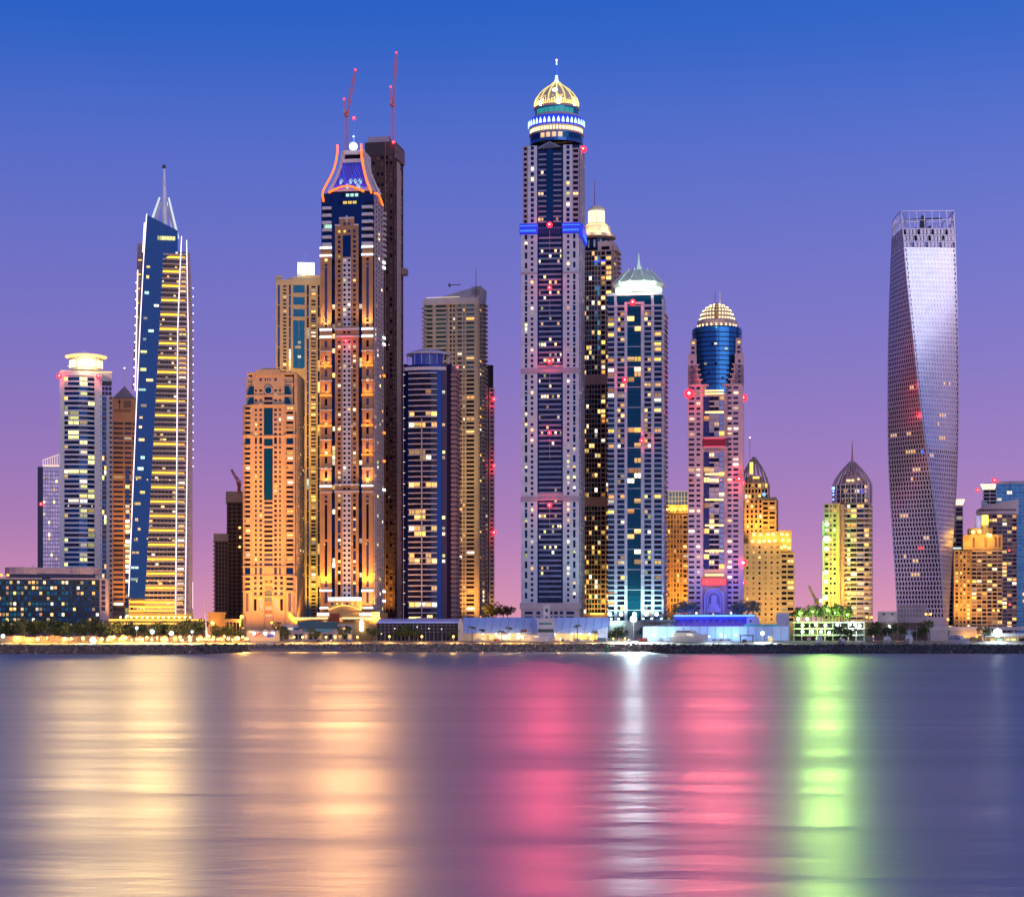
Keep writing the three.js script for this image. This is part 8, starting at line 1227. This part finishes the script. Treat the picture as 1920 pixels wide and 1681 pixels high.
for (const x of [551, 567, 611, 628, 670]) lamp('warm lamp before the teal-roofed club', 'lamps before the teal-roofed club', x, 1194, 1424, 'warm', 220, 1.2, 7, 1, 2600);
for (const x of [730, 791, 850]) lamp('warm globe lamp before the glazed boat hall', 'lamps before the boat hall', x, 1193, 1426, 'warm', 200, 1.2, 7, 1, 2200);
for (const x of [905, 955, 980, 1050, 1108, 1150, 1172]) lamp('warm lamp in the boatyard along the slanting panels', 'lamps in the boatyard', x, 1197, 1420, 'warm', 180, 0.9, 7, 1, 2000);
lamp('huge blue-white floodlight at the foot of the tent-domed tower', null, 1188, 1160, 1442, 'white', 2600, 3.6, 7.5, 1, 66000);
lamp('cold white floodlight in front of the hoarding', null, 1430, 1187, 1428, 'white', 700, 2.1, 7, 1, 5000);
for (const x of [1228, 1247, 1330, 1360]) lamp('small white lamp around the large yacht', 'lamps around the large yacht', x, 1193, 1424, 'white', 40, 0.9, 7, 1, 1500);
lamp('double-headed orange street lamp left of the twisted tower annex', null, 1630, 1157, 1440, 'orange', 160, 1.1, 7.5, 2);
lamp('double-headed orange street lamp before the foot of the twisted tower', null, 1741, 1151, 1440, 'orange', 160, 1.1, 7.5, 2);
lamp('single orange street lamp right of the twisted tower foot', null, 1778, 1161, 1440, 'orange', 120, 1.2, 7.5);
lamp('double-headed orange street lamp on the flyover', null, 1868, 1144, 1478, 'orange', 160, 1.1, 7.5, 2);
for (const [x, y] of [[1706, 1168], [1719, 1172], [1740, 1172], [1683, 1170]]) { const o = new Thing('flagpole', 'bare pole beside the moored cruisers at the right', 'pole', { x, D: 1420, group: 'bare poles by the cruisers' }); o.mesh('pole', plain(0.35, 0.28, 0.25), (b) => b.tube([[0, -1, 0], [0, o.Y(y), 0]], [0.14, 0.08], 5)); }
for (const [x, y, c, l] of [[988, 1160, 0, 'flagpole with a dark flag over the boatyard'], [513, 1183, 1, 'pole with a small blue flag at the cafe']]) { const o = new Thing('flagpole', l, 'flagpole', { x, D: 1424 }); o.mesh('pole', plain(0.6, 0.58, 0.55), (b) => b.tube([[0, -0.5, 0], [0, o.Y(y), 0]], [0.12, 0.07], 5)); o.mesh('flag', wall(...(c ? [0.03, 0.06, 0.4] : [0.1, 0.05, 0.04])), (b) => b.hex((u, v, w) => [-4.4 * u, o.Y(y + 16 - 14 * c) - 1 - v * 2 - u * 0.8, Math.sin(u * 6) * 0.3 + w], 0, 1, 0, 1, -0.04, 0.04, 6)); }
// stalls, and a low wall added behind the lamps to catch their light
rnd = mulberry(57);
{ const t = new Thing('added_promenade_wall', 'low pale wall running behind the lamps of the left promenade', 'wall', { x: 225, D: 1427 }); for (let k = 0; k < 22; k++) t.mesh('wall_panel', wall(0.3, 0.2, 0.12), (b) => b.box(t.X(-20 + k * 22.3), t.X(1.6 + k * 22.3), -1, 2.6 + (k % 3) * 0.5, -0.5, (k % 2) * 0.08)); }
[[14, 9, 'left end'], [43, 10, 'hotel'], [76, 8, 'hotel'], [98, 11, 'hotel'], [141, 9, 'hotel'], [160, 7, 'hotel'], [206, 10, 'leaning tower'], [230, 8, 'leaning tower'], [262, 12, 'leaning tower'], [308, 9, 'leaning tower'], [328, 8, 'leaning tower'], [376, 7, 'boat mast'], [414, 9, 'villa'], [444, 10, 'villa']].forEach(([x, w, near], i) => {
  const t = new Thing('beach_stall', 'small lit stall with a canvas roof along the left promenade', 'stall', { x, D: 1420 + (i % 3) * 3, ground: 7, group: 'stalls along the left promenade' }), h = 2.4 + (i % 4) * 0.3, X0 = t.X(x - w / 2), X1 = t.X(x + w / 2);
  t.mesh('back_wall', wall(0.6, 0.45, 0.28), (b) => b.box(X0, X1, 0, h, -2, -1.8)); t.mesh('counter', wall(0.4, 0.24, 0.12), (b) => b.box(X0, X1, 0, 1, -0.4, 0.2)); t.mesh('post', wall(0.4, 0.3, 0.2), (b) => { for (const q of [X0, X1 - 0.15]) b.box(q, q + 0.15, 0, h, 0, 0.15); });
  t.mesh('canvas_roof', wall(...pick([[0.7, 0.62, 0.5], [0.6, 0.2, 0.08], [0.65, 0.5, 0.25]])), (b) => b.prism([[X0 - 0.3, h], [X1 + 0.3, h], [(X0 + X1) / 2 + 0.5, h + 1.3], [(X0 + X1) / 2 - 0.5, h + 1.3]], -2.2, 0.5));
  t.mesh('stall_lamp', glow(1, 0.62, 0.2, 3), (b) => b.box(X0 + 0.3, X1 - 0.3, h - 0.4, h - 0.15, -0.3, 0)); point(t.g, [(X0 + X1) / 2, h - 0.8, 0.6], [1, 0.5, 0.1], 150, 30);
});
// boatyard clutter
function skiff(label, px, D, tint, turn) { const o = new THREE.Group(); o.name = numbered('small_boat'); o.position.set(atX(px, D), 7, -D); o.rotation.y = turn; tag(o, label, 'boat'); scene.add(o); mb().hex((u, v, w) => [(u - 0.5) * 6.4 * (0.85 + 0.15 * v), 0.5 + v * 1.1 + 0.25 * u * u, w * (0.35 + 0.65 * v) * 1.05 * (1 - Math.pow(Math.max(0, u - 0.25) / 0.76, 2))], 0, 1, 0, 1, -1, 1, 8, 2).build('hull', wall(...tint, 0.4), o); mb().box(-1, 0.7, 1.5, 2.3, -0.55, 0.55).build('console', wall(0.7, 0.7, 0.7), o); mb().box(-0.95, 0.72, 2.0, 2.25, -0.57, 0.57).build('windscreen', BLACKG, o); mb().box(-2, 1.4, 0.1, 0.35, -0.5, 0.5).box(-1.5, -1.3, 0, 0.6, -0.9, 0.9).box(0.9, 1.1, 0, 0.6, -0.9, 0.9).build('trailer', STEEL, o); }
[[897, [0.7, 0.68, 0.65], 'white speedboat on a trailer by the slim palm'], [932, [0.5, 0.05, 0.04], 'red-hulled speedboat on a trailer before the lit huts'], [1054, [0.1, 0.16, 0.35], 'blue-hulled speedboat right of the harbour building'], [1082, [0.7, 0.7, 0.7], 'white speedboat under the tall palm'], [1164, [0.7, 0.5, 0.2], 'ochre speedboat under the blue-white floodlight'], [1180, [0.7, 0.7, 0.72], 'white speedboat left of the hoarding'], [1240, [0.68, 0.68, 0.7], 'white speedboat beside the large yacht']].forEach(([x, c, l], i) => skiff(l, x, 1413, c, i * 0.9));
{ const t = new Thing('boat_lift', 'dark steel gantry frame before the hoarding', 'gantry', { x: 1400, D: 1425, ground: 7 }); for (const x of [1388, 1411]) t.mesh('leg', plain(0.08, 0.08, 0.07), (b) => b.box(t.X(x), t.X(x + 2), -1, t.Y(1190), -0.5, 0.5)); t.mesh('cross_beam', plain(0.08, 0.08, 0.07), (b) => b.box(t.X(1387), t.X(1414), t.Y(1192), t.Y(1190), -0.6, 0.6)); t.mesh('winch', wall(0.2, 0.08, 0.06), (b) => b.box(t.X(1392), t.X(1400), -0.5, t.Y(1198), -0.8, 0.8)); }
{ const t = new Thing('ticket_kiosk', 'small orange-lit kiosk under the cold white floodlight', 'kiosk', { x: 1445, D: 1428, ground: 7 }); t.mesh('wall', wall(0.65, 0.45, 0.22), (b) => b.box(t.X(1441), t.X(1450), -0.5, t.Y(1194), -2, 0)); t.mesh('roof', wall(0.6, 0.5, 0.4), (b) => b.box(t.X(1440), t.X(1451), t.Y(1194), t.Y(1192.6), -2.4, 0.5)); t.mesh('window', lit('warm', 2, 0), (b) => b.box(t.X(1443), t.X(1448), t.Y(1200), t.Y(1196), 0, 0.15)); }
{ const t = new Thing('trestle_stand', 'red and white barrier trestle right of the large yacht', 'barrier', { x: 1352, D: 1410, ground: 6.5 }); for (let k = 0; k < 6; k++) { t.mesh('post', wall(0.6, 0.55, 0.5), (b) => b.box(t.X(1335 + k * 7), t.X(1336 + k * 7), -0.5, 2.4, -0.2, 0.2)); if (k < 5) t.mesh('rail_panel', wall(...(k % 2 ? [0.65, 0.62, 0.6] : [0.45, 0.03, 0.02])), (b) => b.box(t.X(1336 + k * 7), t.X(1342 + k * 7), 1.2, 2.2, -0.1, 0.1)); } }
[[1206, [0.35, 0.06, 0.04], 'rust red container at the left end of the hoarding'], [1128, [0.08, 0.18, 0.32], 'blue container under the painted panel'], [1632, [0.2, 0.22, 0.2], 'grey-green container left of the first cruiser']].forEach(([x, c, l]) => { const t = new Thing('shipping_container', l, 'container', { x, D: 1430, ground: 7 }); t.mesh('body', wall(...c, 0.6), (b) => b.box(-3, 3, 0, 2.6, -2.4, 0)); for (let k = 0; k < 15; k++) t.mesh('rib', wall(...c, 0.6), (b) => b.box(-2.9 + k * 0.4, -2.7 + k * 0.4, 0.15, 2.45, 0, 0.06)); });
// cars
function car(label, px, D, tint, turn = 0) {
  const o = new THREE.Group(); o.name = numbered('parked_car'); o.position.set(atX(px, D), 6.6, -D); o.rotation.y = turn; tag(o, label, 'car'); scene.add(o);
  const m = new THREE.MeshPhysicalMaterial({ color: new THREE.Color().setRGB(...tint), roughness: 0.35, metalness: 0.2, clearcoat: 1, clearcoatRoughness: 0.1 });
  const body = mb(), cab = mb(); const prof = [[-2.2, 0.45], [2.2, 0.45], [2.25, 0.85], [1.3, 0.98], [-1.9, 1.02], [-2.25, 0.8]]; body.prism(prof, -0.88, 0.88); cab.prism([[-1.75, 1.0], [1.15, 0.97], [0.5, 1.48], [-1.2, 1.5]], -0.74, 0.74); body.build('body', m, o); cab.build('cabin', BLACKG, o); mb().box(-1.15, 0.45, 1.46, 1.54, -0.7, 0.7).build('roof', m, o);
  for (const [x, z] of [[-1.35, -0.85], [-1.35, 0.85], [1.35, -0.85], [1.35, 0.85]]) { const w = new THREE.Mesh(cached('wheelgeo', () => new THREE.CylinderGeometry(0.34, 0.34, 0.22, 14)), plain(0.02, 0.02, 0.02)); w.name = 'wheel'; w.rotation.x = Math.PI / 2; w.position.set(x, 0.34, z); w.castShadow = true; o.add(w); }
  for (const z of [-0.62, 0.62]) { mb().box(2.18, 2.28, 0.64, 0.8, z - 0.18, z + 0.18).build('headlight', plain(0.7, 0.7, 0.65, 0.2), o); mb().box(-2.3, -2.2, 0.68, 0.82, z - 0.16, z + 0.16).build('tail_lamp', plain(0.4, 0.01, 0.01, 0.3), o); }
}
for (const [x, c, l] of [[409, [0.12, 0.02, 0.05], 'dark red car at the beach left of the middle'], [429, [0.03, 0.03, 0.03], 'black car beside the dark red one at the beach'], [464, [0.2, 0.06, 0.05], 'brown car below the cafe terrace'], [598, [0.02, 0.02, 0.025], 'black car before the teal-roofed club'], [618, [0.5, 0.5, 0.5], 'silver car right of the black one by the club'], [652, [0.1, 0.15, 0.4], 'blue car at the right end of the club'], [1066, [0.3, 0.36, 0.38], 'grey-green car parked in the boatyard'], [1100, [0.6, 0.58, 0.55], 'white car right of the grey-green one in the boatyard'], [1117, [0.5, 0.03, 0.02], 'red car at the end of the boatyard'], [1612, [0.6, 0.6, 0.6], 'white car behind the right mole'], [1642, [0.5, 0.02, 0.02], 'red car left of the first cruiser'], [1684, [0.5, 0.2, 0.03], 'orange taxi between the two cruisers'], [1838, [0.05, 0.05, 0.05], 'dark car under the flyover'], [705, [0.5, 0.42, 0.1], 'yellow car left of the boat hall'], [345, [0.1, 0.08, 0.08], 'dark car among the promenade lamps']]) car(l, x, 1412, c, (x % 2) * Math.PI);
{ const t = new Thing('speed_sign', 'round white road sign reading 5 with a red rim behind the right mole', 'sign', { x: 1517, D: 1400, ground: 6 }); t.mesh('post', STEEL, (b) => b.tube([[0, -1, 0], [0, t.Y(1200), 0]], 0.12, 5)); const y = t.Y(1197.5), disc = (b, r, z) => { for (let k = 0; k < 20; k++) { const a = k / 20 * 6.2832, c = (k + 1) / 20 * 6.2832; b.prism([[0, y], [r * Math.cos(a), y + r * Math.sin(a)], [r * Math.cos(c), y + r * Math.sin(c)]], z - 0.06, z); } }; t.mesh('rim', wall(0.55, 0.03, 0.03), (b) => disc(b, 1.7, 0.2)); t.mesh('plate', wall(0.75, 0.72, 0.7), (b) => disc(b, 1.35, 0.28)); t.mesh('numeral', plain(0.03, 0.03, 0.03), (b) => { b.box(-0.5, 0.5, y + 0.62, y + 0.85, 0.28, 0.33); b.box(-0.5, -0.27, y + 0.1, y + 0.62, 0.28, 0.33); b.box(-0.5, 0.3, y - 0.02, y + 0.2, 0.28, 0.33); b.box(0.27, 0.5, y - 0.6, y + 0.05, 0.28, 0.33); b.box(-0.5, 0.35, y - 0.85, y - 0.6, 0.28, 0.33); }); }
// navigation buoys
function buoy(label, px, py, D, tint) { const t = new Thing('channel_buoy', label, 'buoy', { x: px, D, ground: 0 }); t.g.position.y = 0; const m = wall(...tint, 0.5); t.mesh('float', m, (b) => b.lathe([[0, 1], [1.5, 0.9], [1.7, 0.3], [1.5, -0.6], [0, -0.8]], 14)); t.mesh('tower', m, (b) => b.lathe([[1.0, 0.9], [0.55, 3.4], [0, 3.5]], 10)); t.mesh('lantern', glow(...tint, 1.6), (b) => b.sphere(0, 3.9, 0, 0.5, 8)); t.mesh('topmark', m, (b) => b.lathe([[0, 5.4], [0.7, 4.4], [0, 4.4]], 8)); }
buoy('red channel buoy off the end of the left mole', 438, 1222, 1335, [0.6, 0.02, 0.06]);
buoy('green channel buoy before the middle rocks', 1139, 1222, 1340, [0.0, 0.3, 0.08]);

// things that look alike are told apart by their order from the left
{
  const ones = ['', 'first', 'second', 'third', 'fourth', 'fifth', 'sixth', 'seventh', 'eighth', 'ninth', 'tenth', 'eleventh', 'twelfth', 'thirteenth', 'fourteenth', 'fifteenth', 'sixteenth', 'seventeenth', 'eighteenth', 'nineteenth'], tens = ['', '', 'twenty', 'thirty', 'forty'];
  const ordinal = (n) => n < 20 ? ones[n] : n % 10 ? tens[Math.floor(n / 10)] + '-' + ones[n % 10] : tens[Math.floor(n / 10)].replace(/y$/, 'ieth');
  const same = new Map();
  for (const o of scene.children) if (o.userData.group && o.userData.category && !o.userData.kind) { const k = o.userData.label; if (!same.has(k)) same.set(k, []); same.get(k).push(o); }
  for (const [label, list] of same) if (list.length > 1) {
    list.sort((a, b) => a.position.x / -a.position.z - b.position.x / -b.position.z);
    list.forEach((o, k) => { o.userData.label = (k === list.length - 1 ? 'rightmost ' : k === 0 ? 'leftmost ' : ordinal(k + 1) + ' from left, ') + label; });
  }
}
renderer.render(scene, camera);
